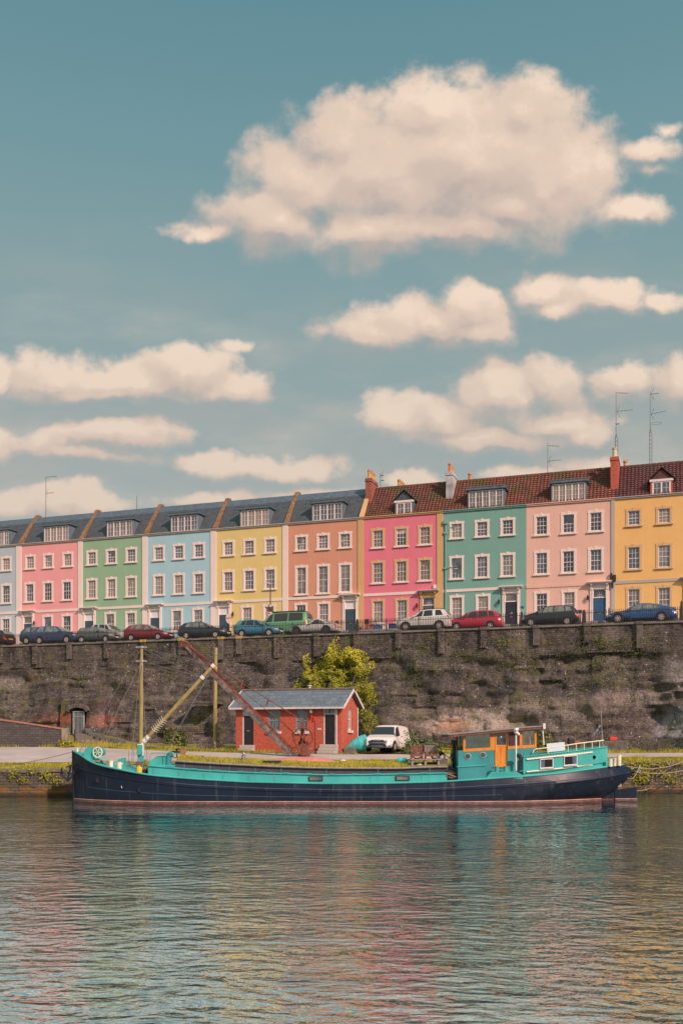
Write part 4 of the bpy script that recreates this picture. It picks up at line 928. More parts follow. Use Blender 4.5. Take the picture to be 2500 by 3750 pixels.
# ---------------------------------------------------------------- aerials
AER = mat('aerial_metal', (.12, .12, .12), .5, .5, 0)
def yagi(mb, x, z, l, n=7, refl=True, tilt=0):
    mb.tube([(x, 0, z), (x+l, 0, z-tilt)], .013, 4)
    for k in range(n): f = .15+.85*k/(n-1); h = .1; mb.tube([(x+l*f, -h, z-tilt*f-.0), (x+l*f, h, z-tilt*f)], .009, 4); mb.tube([(x+l*f, 0, z-tilt*f-.05), (x+l*f, 0, z-tilt*f+.05)], .009, 4)
    if refl:
        for sg in (-1, 1): mb.tube([(x+.08, 0, z), (x+.3, 0, z+sg*.5)], .014, 4)
def aerial(label, px, pyb, pyt, v, arms, lattice=0, loopz=None):
    u, zb = PV(px, pyb, v); _, zt = PV(px, pyt, v)
    o = uv_thing('aerial', label, 'aerial', u, v, zb-.3, 'television aerials on the roofs'); h = zt-zb+.3
    m = MB()
    if lattice:
        L = lattice
        for k in range(3):
            a = k*2.094; m.tube([(.14*math.cos(a), .14*math.sin(a), 0), (.14*math.cos(a), .14*math.sin(a), L*.8), (0, 0, L)], .016, 4)
        for k in range(int(L/.35)):
            for q in range(3):
                a, b = q*2.094, (q+1)*2.094; z = .2+k*.33
                if z+.3 < L*.85: m.tube([(.14*math.cos(a), .14*math.sin(a), z), (.14*math.cos(b), .14*math.sin(b), z+.3)], .008, 4)
    m.tube([(0, 0, L*.85 if lattice else 0), (0, 0, h)], [.03, .022], 6); m.build('mast', AER, o)
    for (py, l, refl, tilt) in arms:
        _, z = PV(px, py, v); a = MB(); yagi(a, 0, z-zb+.3, l, 8, refl, tilt); a.build('antenna', AER, o)
    if loopz:
        _, z = PV(px, loopz, v); MB().tube([(.45+.45*math.cos(k*.524), 0, z-zb+.3+.1*math.sin(k*.524)) for k in range(13)], .01, 4).build('antenna', AER, o)
aerial('television aerial with two arms above the coral pink house roof', 169, 1895, 1745, 83, [(1748, 1.3, False, 0), (1807, .95, True, 0)])
aerial('thin plain whip aerial above the ridge of the sage green house', 502, 1865, 1815, 83, [])
aerial('small H shaped aerial by the buff chimney pots of the brick chimney', 1392, 1790, 1733, 83.5, [(1742, .3, True, 0), (1760, .35, False, 0)])
aerial('slanting two armed aerial above the salmon pink house ridge', 2004, 1735, 1622, 83, [(1632, .95, False, .14), (1689, 1.1, True, 0)])
aerial('tall lattice mast aerial standing behind the tall red chimney', 2254, 1690, 1434, 84, [(1438, .95, False, .16), (1507, 1.35, True, 0), (1553, .25, False, 0)], 2.7)
aerial('tall lattice mast aerial with loop above the golden yellow house roof', 2379, 1700, 1432, 84, [(1444, .7, True, 0), (1518, 1.2, True, -.15)], 3.4, 1553)
# ---------------------------------------------------------------- railing on the parapet
def build_railing():
    root = thing('iron_railing', 'long black iron railing with spiked bars along the parapet wall', 'railing', (0, 0, 0), -AN)
    z0, z1 = WALLTOP-.02, WALLTOP+1.02
    r = MB(); r.box(-66, 8, 69.98, 70.02, z1-.2, z1-.165); r.box(-66, 8, 69.98, 70.02, z0+.10, z0+.135); r.build('rail', IRON, root)
    b = MB(); n = int(74/.128)
    for k in range(n):
        u = -66+k*.128; b.box(u-.016, u+.016, 69.988, 70.012, z0, z1-.06)
        b.add([(u-.024, 69.98, z1-.06), (u+.024, 69.98, z1-.06), (u+.024, 70.02, z1-.06), (u-.024, 70.02, z1-.06), (u, 70, z1+.06)], [(0, 1, 4), (1, 2, 4), (2, 3, 4), (3, 0, 4)])
    b.build('bars', IRON, root)
    rn = random.Random(4); u = -64.0
    while u < 8:
        p = MB(); p.tube([(u, 70, z0), (u+rn.uniform(-.03, .03), 70, z1+.02)], .024, 6); p.tube([(u, 70.35, z0+.02), (u, 70.0, z1-.3)], .015, 5); p.build('post', IRON, root); u += 2.55
build_railing()

# ---------------------------------------------------------------- cars
TYRE = mat('tyre_rubber', (.016, .016, .017), .8, 0, .1); RIM = mat('alloy_rim', (.55, .55, .56), .35, .15, 0); RIMD = mat('dark_rim', (.10, .10, .11), .4, .6, 0)
CGLASS, _t, _p, _o = newmat('car_glass'); _p.inputs['Base Color'].default_value = (.035, .05, .055, 1); _p.inputs['Roughness'].default_value = .03; _p.inputs['Specular IOR Level'].default_value = .5
CGLASS_PALE = mat('car_glass_pale', (.17, .215, .205), .05, 0, .5, 2.5)
TRIM = mat('black_trim', (.018, .018, .02), .5, 0, 0); CHROME = mat('chrome', (.7, .7, .7), .15, 1, 0); LAMPW = mat('headlight_lens', (.62, .64, .66), .1, .3, 0, spec=.8); LAMPR = mat('taillight_lens', (.5, .025, .02), .2, 0, 0, spec=.8); AMBER = mat('amber_lens', (.8, .35, .04), .3, 0, 0)
PLY = mat('yellow_plate', (.75, .45, .06), .5, 0, 0); PLW = mat('white_plate', (.7, .7, .68), .5, 0, 0)
def paint(name, c, metal=.0): return mat('car_paint_'+name, c, .28, metal, .05, 1.0, 0, 40, .5, False, .7)
SHAPES = {  # side profile: top line, belt line, side window quads (x bottom a,b; x top a,b), wheels; x 0 = front, 1 = rear
 'hatch': dict(H=1.48, L=3.95, Wd=1.70, top=[(0,.50),(.015,.66),(.06,.76),(.16,.86),(.27,.95),(.30,.985),(.40,1.25),(.49,1.44),(.60,1.48),(.74,1.465),(.86,1.40),(.92,1.22),(.965,1.02),(.985,.8),(1,.5)],
    belt=[(0,.55),(.06,.70),(.27,.90),(.6,.96),(.9,1.04),(.97,.95),(1,.6)], win=[(.315,.51,.455,.53),(.535,.72,.55,.70),(.735,.84,.715,.79)], ws=(.30,.475), rw=(.865,.955), wh=(.185,.80), r=.30),
 'mini': dict(H=1.41, L=3.75, Wd=1.68, top=[(0,.52),(.02,.72),(.07,.82),(.20,.92),(.31,.98),(.33,1.0),(.43,1.36),(.48,1.405),(.62,1.41),(.86,1.37),(.90,1.33),(.955,1.02),(.985,.78),(1,.5)],
    belt=[(0,.6),(.07,.78),(.31,.94),(.95,1.0),(1,.6)], win=[(.36,.60,.46,.60),(.625,.90,.625,.865)], ws=(.325,.44), rw=(.90,.955), wh=(.17,.82), r=.29),
 'suv': dict(H=1.69, L=4.34, Wd=1.82, top=[(0,.58),(.015,.80),(.05,.95),(.15,1.03),(.27,1.09),(.30,1.12),(.42,1.50),(.48,1.62),(.60,1.67),(.78,1.66),(.88,1.60),(.93,1.38),(.97,1.08),(.985,.85),(1,.55)],
    belt=[(0,.65),(.05,.88),(.27,1.05),(.6,1.10),(.95,1.16),(1,.7)], win=[(.325,.49,.445,.505),(.51,.68,.525,.67),(.73,.87,.725,.82)], ws=(.30,.455), rw=(.885,.955), wh=(.19,.80), r=.345),
 'mpv': dict(H=1.55, L=4.25, Wd=1.76, top=[(0,.50),(.015,.68),(.06,.82),(.14,.93),(.21,1.0),(.25,1.06),(.36,1.36),(.46,1.51),(.60,1.555),(.78,1.53),(.89,1.44),(.945,1.2),(.975,1.0),(.99,.78),(1,.5)],
    belt=[(0,.55),(.06,.76),(.24,.97),(.6,1.0),(.9,1.06),(1,.65)], win=[(.265,.35,.345,.385),(.37,.555,.42,.56),(.575,.755,.58,.74),(.775,.885,.762,.845)], ws=(.25,.41), rw=(.895,.96), wh=(.18,.80), r=.31),
 'saloon': dict(H=1.44, L=4.97, Wd=1.93, top=[(0,.45),(.01,.58),(.05,.70),(.15,.82),(.25,.90),(.29,.95),(.38,1.22),(.46,1.40),(.53,1.44),(.62,1.42),(.74,1.30),(.84,1.14),(.92,1.07),(.975,1.02),(.988,.8),(1,.45)],
    belt=[(0,.48),(.05,.64),(.27,.87),(.6,.93),(.85,1.03),(1,.6)], win=[(.325,.50,.43,.515),(.515,.66,.53,.665),(.672,.765,.68,.705)], ws=(.29,.445), rw=(.70,.86), wh=(.18,.78), r=.345),
 'coupe': dict(H=1.30, L=4.10, Wd=1.78, top=[(0,.42),(.015,.56),(.06,.66),(.2,.77),(.36,.86),(.40,.90),(.49,1.16),(.55,1.28),(.61,1.30),(.68,1.25),(.78,1.05),(.82,.97),(.93,.93),(.975,.86),(1,.45)],
    belt=[(0,.46),(.06,.60),(.38,.82),(.8,.88),(.97,.80),(1,.5)], win=[(.43,.64,.535,.645),(.655,.73,.66,.675)], ws=(.40,.53), rw=(.69,.785), wh=(.17,.79), r=.325),
 'camper': dict(H=1.99, L=4.9, Wd=1.9, top=[(0,.60),(.01,.88),(.04,1.05),(.12,1.14),(.16,1.2),(.27,1.72),(.32,1.87),(.40,1.96),(.7,1.98),(.94,1.94),(.97,1.7),(.985,1.1),(1,.55)],
    belt=[(0,.65),(.05,1.0),(.15,1.12),(.95,1.17),(1,.7)], win=[(.20,.345,.29,.355),(.375,.63,.38,.63),(.65,.91,.65,.90)], ws=(.165,.30), rw=(.948,.98), wh=(.18,.79), r=.34),
 'van': dict(H=1.82, L=4.38, Wd=1.81, top=[(0,.40),(.010,.56),(.028,.74),(.06,.86),(.13,.97),(.19,1.05),(.205,1.08),(.33,1.60),(.375,1.73),(.48,1.80),(.75,1.82),(.93,1.79),(.965,1.74),(.985,1.55),(.995,1.0),(1,.5)],
    belt=[(0,.5),(.03,.70),(.19,.98),(.3,1.04),(.98,1.10),(1,.7)], win=[(.245,.44,.325,.44)], ws=(.198,.345), rw=(.97,.988), wh=(.175,.79), r=.32),
}
def make_car(kind, label, pm, X=None, rz=0.0, px=None, V=73.0, facing='L', cat='car', name='parked_car', group='cars parked behind the railing', scale=1.0, rimm=None, extras=(), zoff=0, trimlow=False, glassm=None):
    d = SHAPES[kind]; L, Wd = d['L'], d['Wd']; L *= scale; top, belt = d['top'], d['belt']; hw = Wd/2
    if px is not None:
        u = (PV(px[0], 2300, V-.6)[0]+PV(px[1], 2300, V-.6)[0])/2
        root = uv_thing(name, label, cat, u, V, sz(V)+zoff, group, flip=(facing == 'R'))
    else: root = thing(name, label, cat, X, rz, group)
    def half(f):       # plan taper towards the ends
        e = max(0, .12-f)/.12; g = max(0, f-.90)/.10
        return hw*(1-.20*e**1.8-.13*g**1.8)
    def sect(f):
        t = interp(top, f); b = min(interp(belt, f), t-.02); w = half(f); hgt = max(0, t-b); wt = w*(1-.24*min(1, hgt/.55)) if hgt > .06 else w*.93
        zb = .24+.10*max(0, .1-f)*10*.6+.08*max(0, f-.93)*12
        return w, wt, zb, b, t
    fs = sorted({0, 1, .004, .03, .05, .08, .10, .12, .14, .88, .90, .93, .95, *[a for a, _ in top], *[k/26 for k in range(27)]})
    body = MB(); rows = []
    for f in fs:
        w, wt, zb, b, t = sect(f); x = (f-.5)*L
        k = .82 if f in (0, 1) else 1
        h = [(w*.86*k, zb), (w*.97*k, zb+.10), (w*k, zb+.45*(b-zb)), (w*.985*k, b-.04), (w*.95*k, b), (wt*1.0*k, t-.07 if t-b > .12 else t-.012), (wt*.90*k, t-.018 if t-b > .12 else t-.006), (wt*.55*k, t), (0, t+.004)]
        ring = [(x, -y, z) for y, z in h]+[(x, y, z) for y, z in h[-2::-1]]+[(x, 0, zb)]
        rows.append(ring)
    body.grid(rows, closed=True); K = len(rows[0]); n = len(rows)
    body.f.append(tuple(range(K))); body.m.append(0); body.f.append(tuple((n-1)*K+k for k in range(K-1, -1, -1))); body.m.append(0)
    bo = body.build('body', pm, root, smooth=38)
    def side(f, g, off=.012):
        w, wt, zb, b, t = sect(f); zt_ = t-.07; y0, y1 = w*.95, wt
        return (f-.5)*L, y0+(y1-y0)*g+off, b+(zt_-b)*g
    gm = glassm or (CGLASS_PALE if sum(pm.node_tree.nodes['Principled BSDF'].inputs['Base Color'].links[0].from_node.inputs[7].default_value[:3]) < .45 else CGLASS)
    for sy in (-1, 1):
        for (a, b_, c, e) in d['win']:
            mb = MB(); rws = []
            for i in range(6):
                row = []
                for j in range(4):
                    g = .03+.92*j/3; f = (a+(b_-a)*i/5)*(1-j/3)+(c+(e-c)*i/5)*(j/3); x, y, z = side(f, g); row.append((x, sy*y, z))
                rws.append(row)
            mb.grid(rws, flip=sy > 0); mb.build('window', gm, root, smooth=60)
    for nm, (a, b_) in (('windscreen', d['ws']), ('rear_window', d['rw'])):
        mb = MB(); rws = []
        for i in range(6):
            f = a+(b_-a)*(.06+.88*i/5); w, wt, zb, bl, t = sect(f); dn = .012
            rws.append([((f-.5)*L+(-dn if nm == 'windscreen' else dn), q*wt*(.94 if kind == 'van' else .88), t+dn-(.02 if abs(q) == 1 else 0)) for q in (-1, -.6, 0, .6, 1)])
        mb.grid(rws).build(nm, gm, root, smooth=80)
    # wheels
    r = d['r']
    for f in d['wh']:
        x = (f-.5)*L
        for sy in (-1, 1):
            MB().lathe([(r*1.17, -.015), (r*1.17, .015)], (x, sy*half(f), r+.02), 'y', 22).build('wheel_arch', TRIM, root)
            w = link('wheel', None, root, (x, sy*(half(f)-.062), r))
            MB().lathe([(r*.62, -.1), (r*.94, -.1), (r, -.06), (r, .06), (r*.94, .1), (r*.62, .1)], (0, 0, 0), 'y', 24, cap=False).build('tyre', TYRE, w, smooth=40)
            rim = MB(); rim.lathe([(r*.66, -.085), (r*.62, -.07), (0, -.07)], (0, 0, 0), 'y', 20); rim.lathe([(r*.66, .085), (r*.62, .07), (0, .07)], (0, 0, 0), 'y', 20)
            rm = rim.build('rim', RIMD, w, smooth=30)
            sp = MB()
            for k in range(7):
                a = k*2*math.pi/7; sp.bar((0, sy*.085, 0), (r*.6*math.cos(a), sy*.085, r*.6*math.sin(a)), .05, .02, up=(0, 1, 0))
            sp.lathe([(r*.66, -.01), (r*.66, .01), (r*.58, .012), (r*.58, -.012)], (0, sy*.085, 0), 'y', 20); sp.build('spokes', rimm or RIM, w)
    # lamps, plates, mirrors, handles
    def patch(name_, mt, f0, f1, z0, z1, both=True):
        for sy in (-1, 1):
            mb = MB(); rws = []
            for i in range(5):
                f = f0+(f1-f0)*i/4; w, wt, zb, b, t = sect(f); row = []
                for j in range(4):
                    z = z0+(z1-z0)*j/3; z = min(z, t-.01); y = w*.97 if z < b-.03 else (w*.95+(wt-w*.95)*min(1, (z-b)/max(.05, t-.07-b)) if t-b > .12 else w*.94)
                    row.append(((f-.5)*L+(-.012 if f1 < .5 else .012), sy*(y+.014), z))
                rws.append(row)
            # wrap onto the end face
            f = f0 if f1 < .5 else f1; e = rws[0] if f1 < .5 else rws[-1]; dx = -.02 if f1 < .5 else .02
            inner = [(p[0]+dx*.9, p[1]-sy*.26*(1 if f1 < .5 else .8), p[2]) for p in e]
            rws = [inner]+rws if f1 < .5 else rws+[inner]
            mb.grid(rws, flip=sy > 0); mb.build(name_, mt, root, smooth=70)
    bl = interp(belt, .05)
    patch('headlight', LAMPW, .012, .13, bl-.17, bl-.02)
    tz = interp(belt, .95)
    patch('taillight', LAMPR, .935 if kind != 'saloon' else .90, .992, tz-.30, tz-.04 if kind != 'camper' else tz+.05)
    for sy in (-1, 1):
        f = d['win'][0][0]+.02; w, wt, zb, b, t = sect(f); mb = MB(); mb.lathe([(0, -.09), (.075, -.06), (.085, 0), (.07, .07), (0, .085)], ((f-.5)*L, sy*(w+.06), b+.06), 'y', 8); mb.build('mirror', pm if kind not in ('van',) else TRIM, root, smooth=60)
        hb = MB()
        for (a, b_, c, e) in d['win'][:2 if kind not in ('mini', 'coupe', 'van') else 1]:
            f = b_-.03; x, y, z = side(f, 0); hb.box(x-.08, x+.08, sy*(half(f)-.01), sy*(half(f)+.022), interp(belt, f)-.13, interp(belt, f)-.10)
        hb.build('door_handle', pm, root)
    zp = .50
    MB().box(-L/2-.03, -L/2+.03, -.26, .26, zp-.06, zp+.05).build('number_plate', PLW, root); MB().box(L/2-.03, L/2+.03, -.26, .26, zp+.12, zp+.23).build('number_plate', PLY, root)
    gr = MB(); gr.box(-L/2-.022, -L/2+.02, -.42, .42, .62 if kind != 'saloon' else .40, .70 if kind != 'saloon' else .44); gr.box(-L/2-.02, -L/2+.05, -.6, .6, .30, .42); gr.build('grille', TRIM, root)
    if trimlow or 'cladding' in extras:
        c = MB(); c.box(-.24*L, .24*L, -hw-.012, -hw+.05, .22, .42); c.box(-.24*L, .24*L, hw-.05, hw+.012, .22, .42); c.build('sill_trim', TRIM, root)
    if 'rails' in extras:
        for sy in (-1, 1): MB().tube([((f-.5)*L, sy*hw*.66, interp(top, f)+o_) for f, o_ in ((.47, .0), (.5, .05), (.65, .06), (.82, .06), (.88, 0))], .022, 6).build('roof_rail', TRIM, root, smooth=60)
    if 'chrome' in extras:
        for sy in (-1, 1):
            pts = [side(d['win'][0][0]+(d['win'][0][2]-d['win'][0][0])*k/4, .1+.86*k/4, .02) for k in range(5)]+[side(f, .97, .02) for f in (.50, .56, .62, .66, .70)]+[side(d['win'][-1][1]+.005, .3, .02)]+[side(f, .04, .02) for f in (.74, .6, .45, d['win'][0][0])]
            MB().tube([(x, sy*y, z) for x, y, z in pts], .014, 5).build('window_trim', CHROME, root, smooth=60)
    if 'blackroof' in extras: 
        mb = MB(); mb.grid([[((f-.5)*L, q*sect(f)[1]*.93, sect(f)[4]+.012-(.035 if abs(q) == 1 else 0)) for q in (-1, -.5, 0, .5, 1)] for f in (.46, .55, .65, .75, .86)]); mb.build('roof', TRIM, root, smooth=70)
    if 'rollroof' in extras:
        MB().box(-.18*L, .42*L, -hw*.72, hw*.72, interp(top, .6)+.0, interp(top, .6)+.07).build('pop_up_roof', TRIM, root, bevel=.03)
    if 'antenna' in extras:
        MB().tube([(.30*L, 0, interp(top, .80)), (.36*L, 0, interp(top, .80)+.28)], .008, 5).build('antenna', TRIM, root)
    return root
make_car('mpv', 'black car cut off by the picture edge with yellow rear plate', paint('black', (.012, .013, .016)), px=(-128, 40), V=73.2, facing='L')
make_car('suv', 'dark blue car mostly hidden behind the navy car', paint('darkblue', (.03, .085, .17)), px=(72, 225), V=75.3, facing='R', extras=('chrome',))
make_car('suv', 'large navy blue car with a rounded roof nearest the blue one', paint('navy', (.028, .075, .18)), px=(119, 286), V=73.0, facing='R', scale=1.08)
make_car('mini', 'small grey green hatchback with a dark roof', paint('greygreen', (.10, .155, .16), .2), px=(285, 412), V=73.0, facing='R', extras=('blackroof',))
make_car('suv', 'pale car mostly hidden behind the small grey green hatchback', paint('pearl', (.42, .46, .44), .2), px=(330, 450), V=75.0, facing='R', scale=.8)
make_car('hatch', 'dark red hatchback with chrome window line', paint('red', (.24, .012, .03)), px=(449, 620), V=72.8, facing='R', scale=1.08, extras=('chrome', 'antenna'))
make_car('hatch', 'black hatchback in front of the pale blue house', paint('blublack', (.015, .04, .065)), px=(646, 834), V=72.8, facing='R', scale=1.12, extras=('antenna',))
make_car('hatch', 'bright sky blue hatchback in front of the yellow house', paint('skyblue', (.04, .27, .42)), px=(850, 1028), V=72.6, facing='R', extras=('antenna',))
make_car('camper', 'mint green camper van with dark windows and black pop up roof', paint('mint', (.12, .36, .20)), px=(950, 1114), V=75.3, facing='L', cat='camper van', name='camper_van', extras=('rollroof',))
make_car('coupe', 'silver two seater coupe parked in front of the green camper', paint('silver', (.55, .60, .60), .15), px=(1048, 1248), V=72.6, facing='L', rimm=RIMD)
make_car('suv', 'silver off road car with black roof rails', paint('silverwhite', (.66, .70, .68), .1), px=(1445, 1656), V=72.6, facing='L', extras=('rails', 'cladding'))
make_car('mpv', 'cherry red people carrier with lowered sides behind the wall', paint('cherry', (.46, .022, .07)), px=(1648, 1826), V=73.0, facing='L', scale=.98, zoff=-.12)
make_car('mpv', 'black people carrier with red tail lamps before the salmon house', paint('inkblack', (.014, .026, .04)), px=(1914, 2112), V=72.8, facing='L', scale=1.0)
make_car('saloon', 'long metallic blue saloon car with chrome window trim', paint('royalblue', (.02, .10, .28), .1), px=(2212, 2482), V=72.8, facing='L', extras=('chrome',))

# ---------------------------------------------------------------- street furniture
def street_things():
    u, zt = PV(990, 2134, 77.6); b = sz(77.6)+.1
    o = uv_thing('street_lamp', 'dark steel street lamp with brown and white signs before the yellow house', 'street lamp', u, 77.6, b); h = zt-b
    sm = mat('lamp_steel', (.06, .06, .07), .5, .4, .1)
    MB().tube([(0, 0, 0), (0, 0, 1.2), (0, 0, 1.25), (0, 0, h-.1)], [.085, .085, .055, .045], 10).build('pole', sm, o, smooth=50)
    mb = MB(); mb.tube([(0, 0, h-.12), (-.12, -.05, h-.04)], .04, 8); mb.prism([(-.05, h-.1), (-.1, h), (-.35, h+.06), (-.52, h-.0), (-.3, h-.07)], -.14, .12); mb.build('lantern_head', mat('lamp_head', alb(196, 184, 172), .5), o, bevel=.02)
    MB().lathe([(.0, -.09), (.06, -.06), (.08, 0), (0, .01)], (-.22, -.02, h-.09), n=10).build('lens', mat('lens_dark', (.08, .08, .08), .2), o, smooth=60)
    zs = lambda py: PV(990, py, 77.6)[1]-b
    d = MB(); d.lathe([(.17, -.015), (.17, .015)], (.02, -.09, zs(2219)), 'y', 20); sg = d.build('round_sign', mat('sign_dark', (.05, .04, .04), .5), o)
    MB().lathe([(.12, -.006), (.12, .006)], (.06, -.115, zs(2219)), 'y', 20).build('sign_face', CREAM, sg)
    br = mat('brown_sign', alb(92, 50, 46), .6)
    s2 = MB().box(-.21, .21, -.1, -.07, zs(2241), zs(2225)).build('brown_sign', br, o)
    rg = MB(); rg.tube([(.12*math.cos(k*.45), -.108, (zs(2241)+zs(2225))/2+.1*math.sin(k*.45)) for k in range(15)], .009, 4); rg.build('emblem', mat('emblem_tan', alb(150, 104, 92), .6), s2)
    s3 = MB().box(-.2, .21, -.1, -.07, zs(2254), zs(2242)).build('white_sign', CREAM, o)
    mk = MB(); mk.box(-.16, -.02, -.105, -.1, zs(2249), zs(2244)); mk.build('printing', IRON, s3)
    for k in range(3): MB().box(.02, .17, -.105, -.1, zs(2247.2+k*1.6), zs(2246.4+k*1.6)).build('printing', mat('sign_text_grey', (.35, .33, .32), .6), s3)
    # estate agent board
    u, z = PV(838.5, 2266, 77.0); b = sz(77.0); o = uv_thing('sign_board', 'round pale pink sign board on a thin post beside the black hatchback', 'sign', u, 77.0, b)
    MB().box(-.035, .035, -.03, .03, -.1, z-b).build('post', mat('sign_post_navy', (.05, .05, .09), .6), o)
    pn = mat('pink_sign_face', alb(244, 182, 172), .6, 0, .04)
    fc = MB().lathe([(.44, -.02), (.44, .02)], (0, -.06, 0), 'y', 32).build('sign_panel', pn, o, loc=(0, 0, z-b)); fc.scale = (.62, 1, 1); fc.rotation_euler = (0, R(-8), 0)
    txt('Smith &', .19, mat('sign_lettering_red', alb(150, 84, 86), .6), o, (0, -.088, z-b+.06), (R(90), R(-4), 0))
    # recycling boxes, bins, post box, shrub in front of the raspberry house
    def crate(px, py, w, h, m, label, cat='bin', hollow=True):
        u, z = PV(px, py, 77.8); b = sz(77.8)+.12; o = uv_thing('recycling_box', label, cat, u, 77.8, b, 'boxes and bins in front of the raspberry house')
        mb = MB(); mb.prism([(-w*.44, 0), (w*.44, 0), (w/2, h), (-w/2, h)], -.22, .22); mb.build('box', m, o, bevel=.02)
        MB().box(-w*.55, w*.55, -.26, .26, h, h+.06).build('lid', m, o, bevel=.02)
    bl = mat('blue_plastic', (.03, .16, .42), .45)
    crate(1385, 2310, .66, .42, bl, 'bright blue recycling box on the pavement beside the leafy shrub'); crate(1412, 2310, .55, .4, CREAM, 'white recycling box between the blue and dark blue ones'); crate(1438, 2312, .6, .5, mat('navy_plastic', (.025, .06, .15), .5), 'dark blue recycling box beside the silver off road car')
    u, z = PV(1342, 2282, 78.5); b = sz(78.5)
    o = uv_thing('post_box', 'small black box on a stand in front of the raspberry house', 'box', u, 78.5, b); MB().box(-.18, .18, -.12, .12, .75, 1.15).build('box', IRON, o, bevel=.02); MB().box(-.03, .03, -.03, .03, 0, .75).build('stand', IRON, o)
    def plant(px, V, rad, hgt, n, m, label, seed):
        L = Leaves(seed); r = L.r
        for _ in range(n): L.leaf((r.gauss(0, rad*.5), r.gauss(0, .25), abs(r.gauss(hgt*.45, hgt*.28))), .08, r.uniform(0, .8))
        u = PV(px, 2300, V)[0]; o = uv_thing('shrub', label, 'shrub', u, V, sz(V)); L.build('foliage', m, o)
        s = MB()
        for k in range(5): s.tube([(0, 0, 0), (r.gauss(0, rad*.4), r.gauss(0, .15), hgt*.8)], [.02, .008], 5)
        s.build('stem', mat('ivy_stem', (0, 0, 0)), o)
    plant(1365, 78.3, .8, 1.2, 420, M_WEED, 'reddish leafy shrub beside the small black box', 31); plant(1322, 78.0, .6, .75, 240, M_WEED, 'low sparse shrub by the terracotta house door', 32)
    # dark timber gate posts and sign, front gardens
    tm = mat('dark_timber', alb(58, 54, 58), .8, 0, .2)
    for px, w, h, lab in ((2136, .34, 1.15, 'dark leaning timber gate post before the salmon house'), (2228, .14, 1.25, 'slim dark gate post beside the blue door of number 11'), (2492, .28, 1.5, 'dark timber gate post at the picture edge behind the blue saloon'), (1826, .35, 1.1, 'dark covered bin beside the black door of number 10'), (1907, .3, 1.2, 'dark gate post between the black door and the black people carrier'), (1307, .3, 1.15, 'dark iron gate post beside the terracotta house door'), (1233, .4, 1.1, 'dark covered bin behind the silver coupe')):
        u, z = PV(px, 2280, 76.8); o = MB(); o.prism([(-w/2, 0), (w/2, 0), (w*.38, h*.8), (w*.3, h), (0, h*1.06), (-w*.2, h*.97), (-w*.35, h*.55)], -.12, .12)
        tag(o.build('gate_post' if 'post' in lab else 'covered_bin', tm, None, loc=W(u, 76.8, sz(76.8)), rot=(0, 0, -AN), bevel=.02), lab, 'post' if 'post' in lab else 'bin')
    u, z = PV(2119, 2240, 76.5); o = uv_thing('notice_sign', 'small dark blue notice on posts beside the black people carrier', 'sign', u, 76.5, sz(76.5)); MB().box(-.2, .2, -.03, .03, z-sz(76.5)-.14, z-sz(76.5)+.14).build('panel', mat('notice_blue', (.03, .05, .11), .5), o)
    for x in (-.15, .12): MB().box(x-.02, x+.02, 0, .03, 0, z-sz(76.5)-.14).build('post', IRON, o)
    # white garden wall by the grey house
    u, z = PV(55, 2350, 77); tag(MB().box(-.45, .45, -.1, .1, 0, .75).build('garden_wall', WHITE, None, loc=W(u, 77, sz(77)), rot=(0, 0, -AN)), 'short white rendered garden wall between the black and navy cars', 'wall')
street_things()
